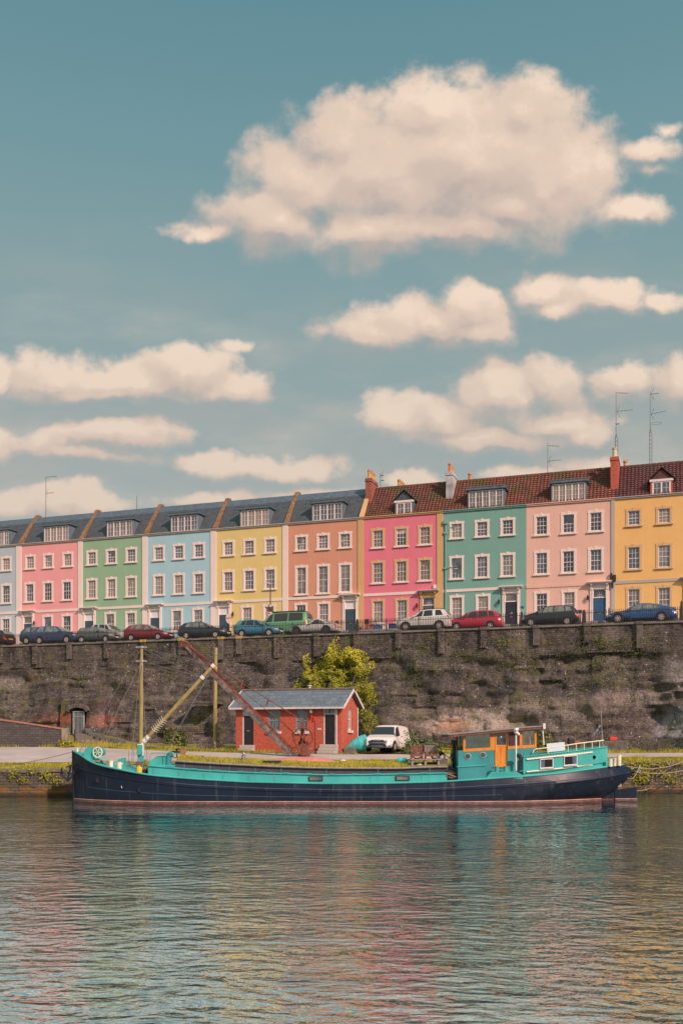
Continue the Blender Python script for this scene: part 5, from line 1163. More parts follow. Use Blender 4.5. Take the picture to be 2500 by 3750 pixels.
# ---------------------------------------------------------------- barge
BY = 51.6
def L3(px, py, Y):          # local barge coordinates of a point seen at (px, py) standing Y metres out
    x, z = PY(px, py, Y); return Vector((x, Y-BY, z))
def resample(P, n):
    P = [Vector(p) for p in P]; x0, x1 = P[0].x, P[-1].x; out = []
    for i in range(n):
        x = x0+(x1-x0)*i/(n-1)
        for a, b in zip(P, P[1:]):
            if x <= b.x+1e-6: t = (x-a.x)/max(1e-6, b.x-a.x); out.append(a.lerp(b, min(1, max(0, t)))); break
    # light smoothing so the plan and sheer curve sweetly
    for _ in range(2): out = [out[0]]+[(out[i-1]+2*out[i]+out[i+1])/4 for i in range(1, n-1)]+[out[-1]]
    return out
def build_barge():
    root = thing('barge', 'long dark blue river barge with turquoise topsides and grassed roof moored at the quay', 'barge', (0, BY, 0))
    def steel(name, c, rough=.35):
        m, t, p, o = newmat(name); pos = t.n('ShaderNodeTexCoord').outputs['Object']
        n = t.noise(pos, .7, 6, .65); st = t.noise(t.mapping(pos, (3.5, 3.5, .22)), 1.2, 5, .6); fi = t.noise(pos, 9, 4, .65)
        k = t.mix(t.mapr(n, .3, .7), tuple(x*.82 for x in c), tuple(x*1.18 for x in c)); k = t.mix(t.mapr(st, .56, .76, 0, .4), k, tuple(.5*x+.5*y for x, y in zip(c, alb(150, 140, 124))))
        k = t.mix(t.mapr(t.math('MULTIPLY', st, fi), .40, .5, 0, .5), k, alb(128, 96, 70))
        t.l(k, p.inputs['Base Color']); t.l(t.mapr(n, .3, .7, rough*.8, rough*1.3), p.inputs['Roughness']); setbump(t, p, t.noise(pos, 1.1, 3, .5), .12, .05); p.inputs['Specular IOR Level'].default_value = .22; return m
    NAVY = steel('navy_hull_paint', (.012, .024, .050), .34); TEAL = steel('turquoise_paint', alb(76, 168, 152, .85), .4); TEALD = steel('deep_turquoise_paint', alb(70, 146, 140, .82), .4)
    CR = mat('cream_deck_paint', alb(236, 208, 170), .5, 0, .12); BLK = mat('black_deck_paint', (.018, .018, .02), .55, 0, .2); WHT = mat('white_deck_paint', alb(226, 206, 196), .5, 0, .08)
    wood, t, p, o = newmat('varnished_wood'); pos = t.n('ShaderNodeTexCoord').outputs['Object']; n = t.noise(t.mapping(pos, (9, 9, .8)), 2, 5, .65)
    t.l(t.mix(t.mapr(n, .3, .7), alb(200, 100, 28), alb(240, 150, 56)), p.inputs['Base Color']); p.inputs['Roughness'].default_value = .28; p.inputs['Coat Weight'].default_value = .4
    WGREY = mat('weathered_timber', alb(146, 128, 116), .85, 0, .3, 5, .5, 25); BRWD = mat('brown_timber', alb(110, 72, 60), .7, 0, .3, 5)
    deck = resample([L3(270, 2750, 51.52), L3(284, 2755, 51.2), L3(303, 2768, 50.75), L3(325, 2788, 50.35), L3(357, 2800, 49.95), L3(398, 2809, 49.6), L3(475, 2825, 49.3), L3(548, 2838, 49.2), L3(700, 2851, 49.15), L3(900, 2863, 49.15), L3(1190, 2869, 49.15), L3(1400, 2868, 49.15), L3(1600, 2863, 49.15), L3(1781, 2851.5, 49.2), L3(1950, 2840, 49.35), L3(2050, 2831, 49.6), L3(2160, 2816, 50.1), L3(2240, 2804, 50.8), L3(2278, 2799, 51.5)], 90)
    knuck = resample([L3(270, 2806, 51.52), L3(290, 2813, 51.0), L3(330, 2826, 50.3), L3(420, 2848, 49.65), L3(548, 2866, 49.2), L3(700, 2883, 49.08), L3(1000, 2897, 49.05), L3(1300, 2902, 49.05), L3(1600, 2896, 49.05), L3(1900, 2880, 49.1), L3(2050, 2868, 49.35), L3(2160, 2856, 49.9), L3(2250, 2842, 50.6), L3(2300, 2832, 51.1), L3(2322, 2825, 51.55)], 90)
    def WLp(px, Y): x = T(px)*Y; return Vector((x, Y-BY, .10))
    wl = resample([WLp(272, 51.56), WLp(290, 51.2), WLp(340, 50.5), WLp(420, 49.8), WLp(548, 49.25), WLp(700, 49.1), WLp(1300, 49.1), WLp(1700, 49.12), WLp(1900, 49.4), WLp(2050, 50.1), WLp(2140, 50.9), WLp(2200, 51.5)], 90)
    # the counter: below the knuckle the aft sections sweep in and up
    def lerp_rows(f, pw): 
        out = []
        for i in range(90):
            a, b = wl[i], knuck[i]; x = a.x+(b.x-a.x)*f; y = a.y+(b.y-a.y)*f**pw; z = a.z+(b.z-a.z)*f
            s = i/89
            if s > .80: z = a.z+(b.z-a.z)*(f**(1+.5*(s-.8)*5)); 
            out.append(Vector((x, y, z)))
        return out
    keel = [Vector((p.x, min(0, p.y*.9), -.5)) for p in wl]
    half = [keel, wl]+[lerp_rows(f, .7) for f in (.15, .3, .45, .6, .75, .9)]+[knuck, [knuck[i].lerp(deck[i], .5) for i in range(90)], deck]
    mb = MB(); mb.grid(half, flip=True); mb.grid([[Vector((p.x, -p.y, p.z)) for p in r] for r in half])
    hull = mb.build('hull', NAVY, root, smooth=50)
    dk = MB(); dk.grid([[Vector((p.x, p.y+.02, p.z-.05)) for p in deck], [Vector((p.x, 0, p.z+.02)) for p in deck], [Vector((p.x, -p.y-.02, p.z-.05)) for p in deck]], flip=True); dk.build('deck', TEAL, root, smooth=60)
    for sg in (1, -1):
        MB().tube([(p.x, sg*p.y-.01*sg, p.z-.01) for p in deck], .055, 8).build('gunwale', TEAL, root, smooth=70)
        MB().tube([(p.x, sg*p.y-.005*sg, p.z+.005) for p in knuck], .032, 6).build('rubbing_strake', NAVY, root, smooth=70)
        MB().tube([(p.x, sg*p.y+(.02*sg), p.z+(q.z-p.z)*.28) for p, q in zip(knuck, deck)][:82], .016, 5).build('rubbing_strake', mat('scuffed_navy', alb(70, 92, 112), .5, 0, .4, 3), root, smooth=70)
        sm = [wl[i].lerp(knuck[i], .42) for i in range(5, 62)]
        MB().tube([(p.x, sg*(p.y-.06), p.z) for p in [Vector((a.x+(b.x-a.x)*.42, a.y+(b.y-a.y)*.42**.7+.055, a.z+(b.z-a.z)*.42)) for a, b in zip(wl[3:70], knuck[3:70])]], .010, 5).build('plate_seam', mat('scuffed_navy', (0, 0, 0)), root)
        bs = MB(); bs.grid([[(p.x, sg*(p.y-.012), .038+.0*i) for i, p in enumerate(wl)], [(p.x, sg*(p.y-.014), .075) for p in wl]], flip=sg > 0); bs.build('boot_stripe', mat('boot_stripe_paint', alb(204, 152, 132), .6, 0, .3, 2), root)
        MB().grid([[(p.x, sg*(p.y-.010), -.08) for p in wl], [(p.x, sg*(p.y-.013), .038) for p in wl]], flip=sg > 0).build('red_underside', mat('red_lead_paint', alb(104, 56, 40), .6, 0, .3, 2), root)
    # portholes in the bow plating
    for (px, py, m_) in ((351, 2859, BLK), (453, 2881, WHT), (518, 2892, BLK)):
        x = L3(px, py, 49.6).x; i = min(range(90), key=lambda k: abs(knuck[k].x-x)); z = L3(px, py, 49.4).z
        a, b = wl[i], knuck[i]; f = max(0, min(1, (z-a.z)/(b.z-a.z))); y = a.y+(b.y-a.y)*f**.7
        o2 = MB().lathe([(.16, -.03), (.16, .035), (.125, .05), (.12, .01), (0, .01)], (x, y, z), 'y', 18).build('porthole', NAVY, root, smooth=40)
        MB().lathe([(.118, .0), (.118, .014), (0, .015)], (x, y, z), 'y', 18).build('pane', m_, o2)
    # stem and anchor
    stem = MB(); stem.tube([(knuck[0].x-.04, 0, 2.65), (knuck[0].x-.03, 0, 1.8), (wl[0].x-.02, 0, -.3)], .07, 8); stem.build('stem_post', NAVY, root, smooth=60)
    an = MB(); ax = knuck[0].x-.22; an.tube([(ax+.15, -.28, 1.85), (ax, -.34, 1.15)], .05, 8); an.tube([(ax-.34, -.36, 1.62), (ax-.30, -.36, 1.3), (ax, -.36, 1.05), (ax+.26, -.36, 1.28), (ax+.30, -.36, 1.5)], [.02, .05, .07, .05, .02], 8)
    an.prism([(ax-.42, 1.35), (ax-.33, 1.75), (ax-.24, 1.4)], -.42, -.32); an.prism([(ax+.2, 1.3), (ax+.31, 1.66), (ax+.4, 1.4)], -.42, -.32); an.bar((ax-.1, -.34, 1.75), (ax+.4, -.26, 1.95), .06, .06)
    an.build('anchor', NAVY, root, smooth=50)
    # hold coaming with ledge, dark hatch boards, turf roof
    yc = 49.72-BY
    led = [L3(543, 2804, 49.7), L3(640, 2812, 49.7), L3(700, 2818, 49.7), L3(850, 2827, 49.7), L3(1190, 2838, 49.7), L3(1400, 2836, 49.7), L3(1636, 2831, 49.7)]
    cap = [L3(640, 2787, 49.75), L3(800, 2797, 49.75), L3(1000, 2807, 49.75), L3(1190, 2813, 49.75), L3(1480, 2814, 49.75), L3(1502, 2811, 49.75), L3(1640, 2808, 49.75)]
    led, cap = resample(led, 40), resample(cap, 40); low = [Vector((p.x, yc-.05, .75)) for p in led]
    mb = MB(); 
    for sg in (1, -1):
        mb.grid([[(p.x, sg*p.y, p.z) for p in low], [(p.x, sg*(p.y+.0), p.z) for p in led]], flip=sg > 0)
    mb.grid([led, [Vector((p.x, -p.y, p.z)) for p in led]], flip=True)
    for e in (0, -1): mb.quad(low[e], led[e], (led[e].x, -led[e].y, led[e].z), (low[e].x, -low[e].y, low[e].z))
    mb.build('coaming', TEAL, root)
    for sg in (1, -1):
        MB().tube([(p.x, sg*(p.y-.03), p.z) for p in led], .045, 6).build('coaming_ledge', TEAL, root)
        st = MB()
        for i in range(3, 38, 3): st.box(led[i].x-.16, led[i].x+.16, sg*(led[i].y-.08), sg*(led[i].y+.02), led[i].z+.02, led[i].z+.07)
        st.build('cleats', TEAL, root)
    mb = MB(); ins = [Vector((p.x, p.y+.16, p.z-.6)) for p in cap]
    for sg in (1, -1): mb.grid([[(p.x, sg*p.y, p.z) for p in ins], [(p.x, sg*(p.y+.16), p.z-.03) for p in cap]], flip=sg > 0)
    for e in (0, -1): mb.quad(ins[e], (cap[e].x, cap[e].y+.16, cap[e].z), (cap[e].x, -cap[e].y-.16, cap[e].z), (ins[e].x, -ins[e].y, ins[e].z))
    mb.build('hatch_boards', mat('dark_hatch_boards', alb(66, 64, 68), .75, 0, .4, 2, .3), root)
    for sg in (1, -1): MB().tube([(p.x, sg*(p.y+.06), p.z+.0) for p in cap], .05, 6).build('roof_edge', WGREY, root)
    top = lambda i, k: Vector((cap[i].x, cap[i].y*(1-2*k/8)*.97, cap[i].z-.01+.22*(1-(k/4-1)**2)))
    rf = MB().grid([[top(i, k) for i in range(40)] for k in range(9)], flip=True).build('turf_roof', mat('turf', alb(122, 108, 56), .95, 0, .3, 3, .6), root, smooth=60)
    g = Leaves(51); r = g.r
    for _ in range(14000):
        i = r.uniform(0, 33.5); k = 8*r.random()**1.3; a = top(int(i), 0).lerp(top(int(i)+1, 0), i-int(i)); f = k/8
        y = a.y*(1-2*f); z = a.z+.22*(1-(2*f-1)**2); q = mnoise.noise(Vector((a.x*1.2, y, 3)))
        g.blade((a.x, y, z), r.uniform(.05, .17)*(1+.8*q), .014, max(0, min(1, r.gauss(.72, .17)+.25*q)), .6)
    tag(g.build('grass', M_GRASS, rf), kind='stuff')
    # coaming lights, wires, stanchions
    for (px, py) in ((1156, 2852), (1473, 2850)):
        a = L3(px, py, 49.66); w_ = MB().box(a.x-.37, a.x+.37, yc-.09, yc-.02, a.z-.12, a.z+.12).build('coaming_light', BLK, root, bevel=.01); MB().box(a.x-.31, a.x+.31, yc-.098, yc-.09, a.z-.08, a.z+.08).build('pane', G_MID, w_)
    sta = MB()
    for px in (586, 672, 759, 848, 937, 1026, 1196, 1387, 1572): a = L3(px, 2840, 49.3); i = min(range(90), key=lambda k: abs(deck[k].x-a.x)); sta.tube([(deck[i].x, deck[i].y+.05, deck[i].z), (deck[i].x+.04, deck[i].y+.05, deck[i].z+.72)], .012, 5); sta.box(deck[i].x-.05, deck[i].x+.05, deck[i].y, deck[i].y+.1, deck[i].z, deck[i].z+.07)
    sta.build('stanchions', TEAL, root)
    # roof fittings: vent pipe, skylights
    def roofz(x): i = min(range(40), key=lambda k: abs(cap[k].x-x)); return cap[i].z
    for (px, w, y, hgt, m_) in ((716, .9, .5, .14, BLK), (773, .7, 1.1, .1, BLK), (870, 1.1, 1.2, .12, BLK), (996, .95, -.9, .16, BLK), (1149, .85, .8, .12, BLK), (1433, 1.0, 1.2, .12, BLK)):
        x = T(px)*(BY+y); z = roofz(x)+.12; sk = MB().box(x-w/2, x+w/2, y-.35, y+.35, z-.05, z+hgt).build('skylight', m_, root, bevel=.015); MB().box(x-w/2+.07, x+w/2-.07, y-.3, y+.3, z+hgt, z+hgt+.01).build('pane', G_MID, sk)
    a = L3(891, 2803, 51.0); MB().lathe([(.105, 0), (.105, .36), (.12, .37), (.05, .38), (.05, .44), (.13, .45), (.12, .5), (0, .52)], (a.x, -.5, roofz(a.x)+.1), n=14).build('vent_pipe', mat('galvanised', (.4, .4, .39), .4, .7, .1), root, smooth=40)
    a = L3(1256, 2788, 52); MB().lathe([(.06, 0), (.06, .12), (.16, .16), (.12, .22), (0, .23)], (a.x, .6, roofz(a.x)+.16), n=14).build('vent_pipe', WHT, root, smooth=40)
    # forward companion
    fb = MB(); a0, a1 = L3(543, 2838, 49.7), L3(640, 2803, 49.7)
    fb.box(a0.x, a1.x, -1.75, 1.75, 1.1, a1.z-.05); fb.box(a0.x-.04, a1.x, -1.8, 1.8, a1.z-.05, a1.z+.02)
    b0, b1 = L3(549, 2803, 50.4).x, L3(606, 2770, 50.4).x; zt = L3(600, 2770, 50.4).z
    fb.prism([(b0, a1.z), (b1, a1.z), (b1, zt+.02), (b0+.35, zt+.0), (b0, zt-.26)], -1.2, .3); fb.build('companion', TEAL, root, bevel=.02)
    cw = MB(); x = L3(617, 2790, 50.3).x; cw.tube([(x, -1.2, 1.6), (x, -1.2, 2.3), (x+.05, -1.2, 2.42), (x+.2, -1.2, 2.48)], [.16, .16, .17, .19], 14); cw.build('cowl_vent', TEALD, root, smooth=50)
    rl = MB(); z0 = L3(550, 2757, 50.2).z; x0, x1, x2 = L3(549, 0, 50.2).x, L3(556, 0, 50.2).x, L3(655, 0, 50.2).x
    rl.tube([(x0, -1.4, 1.9), (x0+.02, -1.4, z0-.2), (x1, -1.4, z0), (x2, -1.4, z0-.03)], .022, 6); rl.tube([((x1+x2)/2, -1.4, 1.9), ((x1+x2)/2, -1.4, z0)], .02, 6); rl.build('handrail', TEAL, root)
    # mast, boom, rigging
    timber, t, p, o = newmat('mast_timber'); pos = t.n('ShaderNodeTexCoord').outputs['Object']; n = t.noise(t.mapping(pos, (8, 8, .6)), 2, 5, .6)
    t.l(t.mix(t.mapr(n, .3, .7), alb(132, 112, 70), alb(178, 150, 84)), p.inputs['Base Color']); p.inputs['Roughness'].default_value = .8
    mx = L3(516, 0, BY).x; mt = L3(519, 2366, BY)
    MB().tube([(mx, 0, 2.2), (mx+.02, 0, 5), (mt.x, 0, mt.z)], [.115, .11, .085], 12).build('mast', timber, root, smooth=60)
    tb = MB(); tb.box(mx-.13, mx+.13, -.2, -.13, 1.2, 2.95); tb.box(mx-.13, mx+.13, .13, .2, 1.2, 2.95); tb.lathe([(.16, 0), (.16, .12)], (mx, -.24, 2.55), 'y', 14); tb.build('tabernacle', TEAL, root, bevel=.02)
    MB().box(mx-.16, mx+.16, -.14, .14, 2.35, 2.98).build('mast_foot', WHT, root, bevel=.02); MB().box(mx-.2, mx+.12, -.26, -.1, 1.75, 2.05).build('winch', BRWD, root, bevel=.02)
    gal = mat('galvanised', (0, 0, 0)); mf = MB()
    for py in (2370, 2421): z = L3(518, py, BY).z; mf.lathe([(.13, -.06), (.13, .06)], (mt.x, 0, z), n=10); mf.box(mt.x-.3, mt.x+.3, -.05, .05, z-.04, z+.04)
    mf.build('mast_bands', gal, root)
    b0, b1 = L3(531, 2712, BY), L3(785, 2434, BY)
    MB().tube([b0, b0.lerp(b1, .5), b1], [.1, .115, .09], 12).build('boom', timber, root, smooth=60)
    mf = MB(); d = (b1-b0).normalized()
    for f, r_ in ((0, .14), (.04, .13), (.985, .13), (.83, .135)): c = b0.lerp(b1, f); mf.tube([c-d*.09, c+d*.09], r_, 10)
    mf.tube([b0-d*.5, b0], [.06, .12], 8); c = b0.lerp(b1, .2)
    nrm = Vector((-d.z, 0, d.x))
    for k in range(7):
        q = c+d*(k*.13-.4)
        for sg in (-1, 1): mf.tube([q+Vector((0, -.1, 0)), q+nrm*sg*.22+d*.10+Vector((0, -.12, 0))], .011, 5)
    mf.build('boom_fittings', WHT, root)
    wire = mat('rigging_wire', alb(120, 112, 106), .6, .3, 0)
    def stay(a, b, sag=0, r_=.012):
        a, b = Vector(a), Vector(b); MB().tube([a.lerp(b, k/8)-Vector((0, 0, sag*4*(k/8)*(1-k/8))) for k in range(9)], r_, 4, cap=False).build('stay', wire, root)
    mtop = Vector((mt.x, 0, mt.z-.1)); m2 = Vector((mt.x, 0, L3(518, 2421, BY).z)); bt = b1; b2 = b0.lerp(b1, .83)
    for a, b in ((mtop, L3(292, 2752, 51.3)), (m2, L3(362, 2752, 50.2)), (mtop, L3(482, 2790, 49.5)), (mtop, L3(505, 2790, 53.5)), (m2, L3(540, 2790, 49.5)), (mtop, bt), (mtop+Vector((0, .06, -.06)), bt+Vector((0, .06, -.1))), (mtop, b2), (m2, b2), (bt, L3(605, 2752, 50.6)), (bt+Vector((0, .1, 0)), L3(611, 2752, 52))): stay(a, b)
    # bow gear: windlass, bollards, quarter plate, chain stoppers
    a = L3(333, 2765, 51.1); wl_ = MB(); wl_.lathe([(.36, -.05), (.36, .05)], (a.x, a.y, a.z+.08), 'y', 24); wl_.prism([(a.x-.45, a.z-.45), (a.x+.4, a.z-.55), (a.x+.35, a.z+.1), (a.x-.35, a.z+.1)], a.y-.048, a.y+.048)
    wl_.lathe([(.22, -.4), (.22, .5)], (a.x+.35, .1, a.z+.15), 'y', 14)
    for dx, dz in ((-.12, .15), (.1, .2), (-.0, -.3)): wl_.lathe([(.05, -.09), (.05, 0)], (a.x+dx, a.y, a.z+.08+dz), 'y', 8)
    wl_.build('windlass', TEAL, root, smooth=40, bevel=.01)
    c = L3(360, 2755, 51.0); wh = MB(); wh.tube([(c.x+.24*math.cos(k*.3142), c.y-.1, c.z+.27*math.sin(k*.3142)) for k in range(21)], .03, 8)
    for k in range(3): an_ = k*1.047; wh.bar((c.x-.24*math.cos(an_), c.y-.1, c.z-.27*math.sin(an_)), (c.x+.24*math.cos(an_), c.y-.1, c.z+.27*math.sin(an_)), .025, .025)
    wh.build('hand_wheel', CR, root, smooth=60)
    def bollard(px, pyb, pyt, w, Y, m_=CR, cross=False):
        b_, t_ = L3(px, pyb, Y), L3(px, pyt, Y); h = t_.z-b_.z+.12; mb = MB(); mb.lathe([(w*.95, -.12), (w, .0), (w, h-.16), (w*1.08, h-.15), (w*1.08, h-.12), (0, h-.115)], (b_.x, b_.y, b_.z), n=16)
        if cross: mb.tube([(b_.x-w*1.6, b_.y, b_.z+h*.55), (b_.x+w*1.6, b_.y, b_.z+h*.55)], .03, 8)
        mb.build('bollard', m_, root, smooth=40)
    bollard(407, 2810, 2786, .115, 50.0); bollard(437, 2815, 2791, .125, 49.7, CR, True); bollard(470, 2806, 2786, .1, 52.6, CR, True); bollard(284, 2754, 2738, .06, 51.7)
    bollard(2233, 2799, 2778, .11, 50.6); bollard(2248, 2797, 2776, .1, 50.9); bollard(2265, 2796, 2764, .11, 51.0)
    q = L3(415, 2818, 50.4); qw = 2*(L3(438, 0, 50.4).x-q.x); qh = L3(0, 2774, 50.4).z-q.z
    MB().prism([(q.x, q.z-.1)]+[(q.x+qw*(1-math.cos(k*.1963)), q.z+qh*math.sin(k*.1963)) for k in range(1, 9)]+[(q.x+qw, q.z-.1)], q.y-.04, q.y+.04).build('bow_plate', TEAL, root)
    stp = MB()
    for px in (469, 486): b_ = L3(px, 2800, 51.0); stp.tube([(b_.x, b_.y, b_.z-.3), (b_.x+.06, b_.y, b_.z+.75)], .014, 5)
    stp.build('chain_stays', wire, root)
    # ---- wheelhouse
    Yw = 49.95; yw = Yw-BY; ywb = 1.75
    wh_l, wh_r = L3(1676, 0, Yw).x, L3(1966, 0, Yw).x
    zA, zB = L3(0, 2749, Yw).z, L3(0, 2737, Yw).z           # top of the steel block, left and right
    mb = MB(); mb.prism([(wh_l, .9), (wh_r, 1.3), (wh_r, zB), (wh_l, zA)], yw, ywb); mb.build('wheelhouse_base', TEALD, root, bevel=.02)
    px2x = lambda px: L3(px, 0, Yw).x
    pz = lambda py: L3(0, py, Yw).z
    wz0 = lambda x: pz(2754)+(pz(2738)-pz(2754))*(x-px2x(1695))/(px2x(1963)-px2x(1695)); wz1 = lambda x: pz(2690)+(pz(2669)-pz(2690))*(x-px2x(1695))/(px2x(1963)-px2x(1695))
    cab = MB()
    xs = [px2x(v) for v in (1695, 1703, 1793, 1799)]+[px2x(v) for v in (1808, 1857)]+[px2x(v) for v in (1859, 1902, 1909, 1956, 1963)]
    F0, F1 = yw-.02, yw+.06
    def post(a, b): cab.prism([(a, wz0(a)), (b, wz0(b)), (b, wz1(b)), (a, wz1(a))], F0, F1)
    def rail(a, b, f0, f1): cab.prism([(a, wz0(a)+(wz1(a)-wz0(a))*f0), (b, wz0(b)+(wz1(b)-wz0(b))*f0), (b, wz0(b)+(wz1(b)-wz0(b))*f1), (a, wz0(a)+(wz1(a)-wz0(a))*f1)], F0+.004, F1-.004)
    for a, b in ((1695, 1703), (1793, 1799), (1799.2, 1810), (1857, 1861), (1901, 1911), (1955, 1963)): post(px2x(a), px2x(b))
    for a, b in ((1703, 1793), (1861, 1901), (1911, 1955)):
        rail(px2x(a), px2x(b), 0, .17); rail(px2x(a), px2x(b), .9, 1)
    # far side, ends
    x0, x1 = px2x(1695), px2x(1963)
    for (a, b) in ((x0, x0+.12), (x1-.12, x1), ((x0+x1)/2-.1, (x0+x1)/2+.1)): cab.prism([(a, wz0(a)), (b, wz0(b)), (b, wz1(b)), (a, wz1(a))], ywb-.08, ywb)
    for y0_, y1_ in ((F1, yw+.2), (-.1, .1), (ywb-.2, ywb-.08)):
        for x in (x0+.02, x1-.08): cab.box(x, x+.06, y0_, y1_, wz0(x), wz1(x)-.01)
    cab.prism([(x0, wz0(x0)), (x1, wz0(x1)), (x1, wz0(x1)+.16), (x0, wz0(x0)+.16)], ywb-.07, ywb-.01)
    wc = cab.build('wheelhouse_cabin', wood, root, bevel=.008)
    cgl = bpy.data.materials.new('wheelhouse_glass'); cgl.use_nodes = True; tt = NT(cgl.node_tree); gl = tt.n('ShaderNodeBsdfGlossy'); gl.inputs['Roughness'].default_value = .02; tr = tt.n('ShaderNodeBsdfTransparent'); tr.inputs[0].default_value = (.72, .76, .74, 1); mxs = tt.n('ShaderNodeMixShader'); mxs.inputs[0].default_value = .22; oo = tt.n('ShaderNodeOutputMaterial'); tt.l(tr.outputs[0], mxs.inputs[1]); tt.l(gl.outputs[0], mxs.inputs[2]); tt.l(mxs.outputs[0], oo.inputs[0])
    for a, b in ((1703, 1793), (1911, 1955)):
        a, b = px2x(a), px2x(b); MB().prism([(a, wz0(a)+.1), (b, wz0(b)+.1), (b, wz1(b)-.05), (a, wz1(a)-.05)], yw+.01, yw+.02).build('pane', cgl, wc)
    a, b = px2x(1861), px2x(1901); MB().prism([(a, wz0(a)+.1), (b, wz0(b)+.1), (b, wz1(b)-.05), (a, wz1(a)-.05)], yw+.012, yw+.03).build('pane', mat('maroon_panel', alb(78, 48, 52), .25, 0, .2), wc)
    MB().prism([(x0+.1, wz0(x0)+.15), (x1-.1, wz0(x1)+.15), (x1-.1, wz1(x1)-.05), (x0+.1, wz1(x0)-.05)], ywb-.05, ywb-.04).build('pane', cgl, wc)
    MB().box(x0+.2, x1-.2, yw+.5, ywb-.5, wz0(x0)-.02, wz0(x0)+.06).build('console', BRWD, wc)
    # wheelhouse door
    dz0, dz1 = pz(2806), pz(2683); da, db = px2x(1811), px2x(1856)
    d_ = MB(); fr = .08
    d_.box(da, da+fr, yw-.035, yw+.02, dz0, dz1); d_.box(db-fr, db, yw-.035, yw+.02, dz0, dz1); d_.box(da+fr, db-fr, yw-.034, yw+.02, dz1-.1, dz1); d_.box(da+fr, db-fr, yw-.034, yw+.02, pz(2735), pz(2728)); d_.box(da+fr, db-fr, yw-.034, yw+.02, dz0, dz0+.1); d_.box((da+db)/2-.03, (da+db)/2+.03, yw-.033, yw+.02, dz0+.1, pz(2735)); d_.box(da+fr, db-fr, yw-.015, yw+.01, dz0+.1, pz(2735)); d_.box(da-.08, db+.08, yw-.06, yw+.0, dz0-.06, dz0)
    do = d_.build('wheelhouse_door', wood, root, bevel=.008); MB().box(da+fr, db-fr, yw-.01, yw, pz(2728), dz1-.1).build('pane', G_DARK, do); MB().lathe([(.03, -.07), (.03, 0)], (db-.03, yw-.03, pz(2747)), 'y', 8).build('handle', BRASS, do)
    MB().box((da+db)/2-.03, (da+db)/2+.03, yw-.015, yw-.008, dz1-.26, dz1-.16).build('notice', WHT, do)
    # roof
    ra, rb_ = L3(1642, 2691, 49.7), L3(1988, 2659, 49.7); rf = MB()
    rf.prism([(ra.x, ra.z-.14), (rb_.x, rb_.z-.14), (rb_.x, rb_.z-.02), (ra.x, ra.z-.02)], 49.68-BY, 2.0); rfo = rf.build('wheelhouse_roof', BRWD, root, bevel=.015)
    MB().prism([(ra.x-.03, ra.z-.015), (rb_.x+.03, rb_.z-.015), (rb_.x+.03, rb_.z+.03), (ra.x-.03, ra.z+.03)], 49.64-BY, 2.05).build('roof_sheet', WGREY, rfo)
    MB().box(rb_.x-.03, rb_.x+.1, 49.62-BY, 49.75-BY, rb_.z-.15, rb_.z+.14).build('navigation_light', WHT, rfo, bevel=.01)
    pl = L3(1992, 2728, 49.75); MB().tube([(rb_.x-.02, 49.8-BY, rb_.z-.1), (pl.x-.02, 49.8-BY, pl.z)], .035, 8).build('roof_post', WHT, rfo)
    MB().tube([(rb_.x-.02, 1.8, rb_.z-.1), (pl.x-.02, 1.8, pl.z)], .035, 8).build('roof_post', WHT, rfo)
    for px, py in ((1712, 2770), (1767, 2765)):
        a = L3(px, py, Yw); po = MB().lathe([(.165, -.0), (.165, .03), (.13, .035), (.13, .0)], (a.x, yw, a.z), 'y', 20).build('porthole', gal, root, smooth=40); MB().lathe([(.14, .0), (.14, .012), (0, .012)], (a.x, yw, a.z), 'y', 20).build('pane', G_DARK, po)
    # lockers, side deck fairing, pipes
    a, b = L3(1676, 2807, 49.4), L3(1779, 2847, 49.4); lk = MB(); lk.prism([(a.x, .95), (b.x, 1.1), (b.x, a.z+.04), (a.x, a.z-.06)], 49.42-BY, yw); lk.build('side_locker', TEALD, root, bevel=.02)
    MB().prism([(a.x-.03, a.z-.06), (b.x+.03, a.z+.04), (b.x+.03, a.z+.1), (a.x-.03, a.z)], 49.38-BY, yw).build('locker_lid', TEAL, root, bevel=.01)
    f0, f1 = L3(1776, 0, 49.3).x, L3(1912, 0, 49.3).x; zf = L3(0, 2826, 49.35).z
    MB().prism([(f0, .95), (f1, 1.2), (f1, L3(0, 2838, 49.3).z), (f1-.35, zf), (f0+.3, zf-.02), (f0, zf-.35)], 49.26-BY, yw).build('side_fairing', TEAL, root, bevel=.02)
    for px in (1818, 1851): bollard(px, 2828, 2806, .11, 49.55, TEAL)
    vp = MB(); a, b = L3(1888, 2822, 49.45), L3(1888, 2690, 49.45); vp.tube([(a.x, a.y, a.z), (a.x, a.y, b.z)], .045, 10); vp.build('vent_post', WHT, root, smooth=60)
    hd = MB(); rr = random.Random(2)
    for k in range(9): hd.lathe([(.0, -.09), (.07, -.06), (.09, 0), (.06, .07), (0, .09)], (a.x+rr.gauss(0, .05), a.y+rr.gauss(0, .04), b.z+.02+k*.032), n=7)
    hd.build('wrapped_top', WHT, root, smooth=60)
    ex = MB(); a, b = L3(1900, 2832, 49.5), L3(1898, 2770, 49.5); ex.tube([(a.x+.05, a.y, a.z), (a.x+.05, a.y, b.z-.25), (a.x+.05, a.y, b.z)], [.05, .05, .1], 10); ex.tube([(a.x+.05, a.y, b.z), (a.x-.02, a.y-.05, b.z+.06), (a.x-.1, a.y-.08, b.z+.04)], [.1, .11, .12], 10); ex.build('exhaust_pipe', BLK, root, smooth=50)
    cm = MB(); a, b = L3(1662, 2812, 51.2), L3(1662, 2710, 51.2); cm.tube([(a.x, a.y, a.z), (a.x, a.y, b.z-.28)], .09, 12); cm.box(a.x-.15, a.x+.15, a.y-.15, a.y+.15, b.z-.26, b.z); cm.build('chimney', BLK, root)
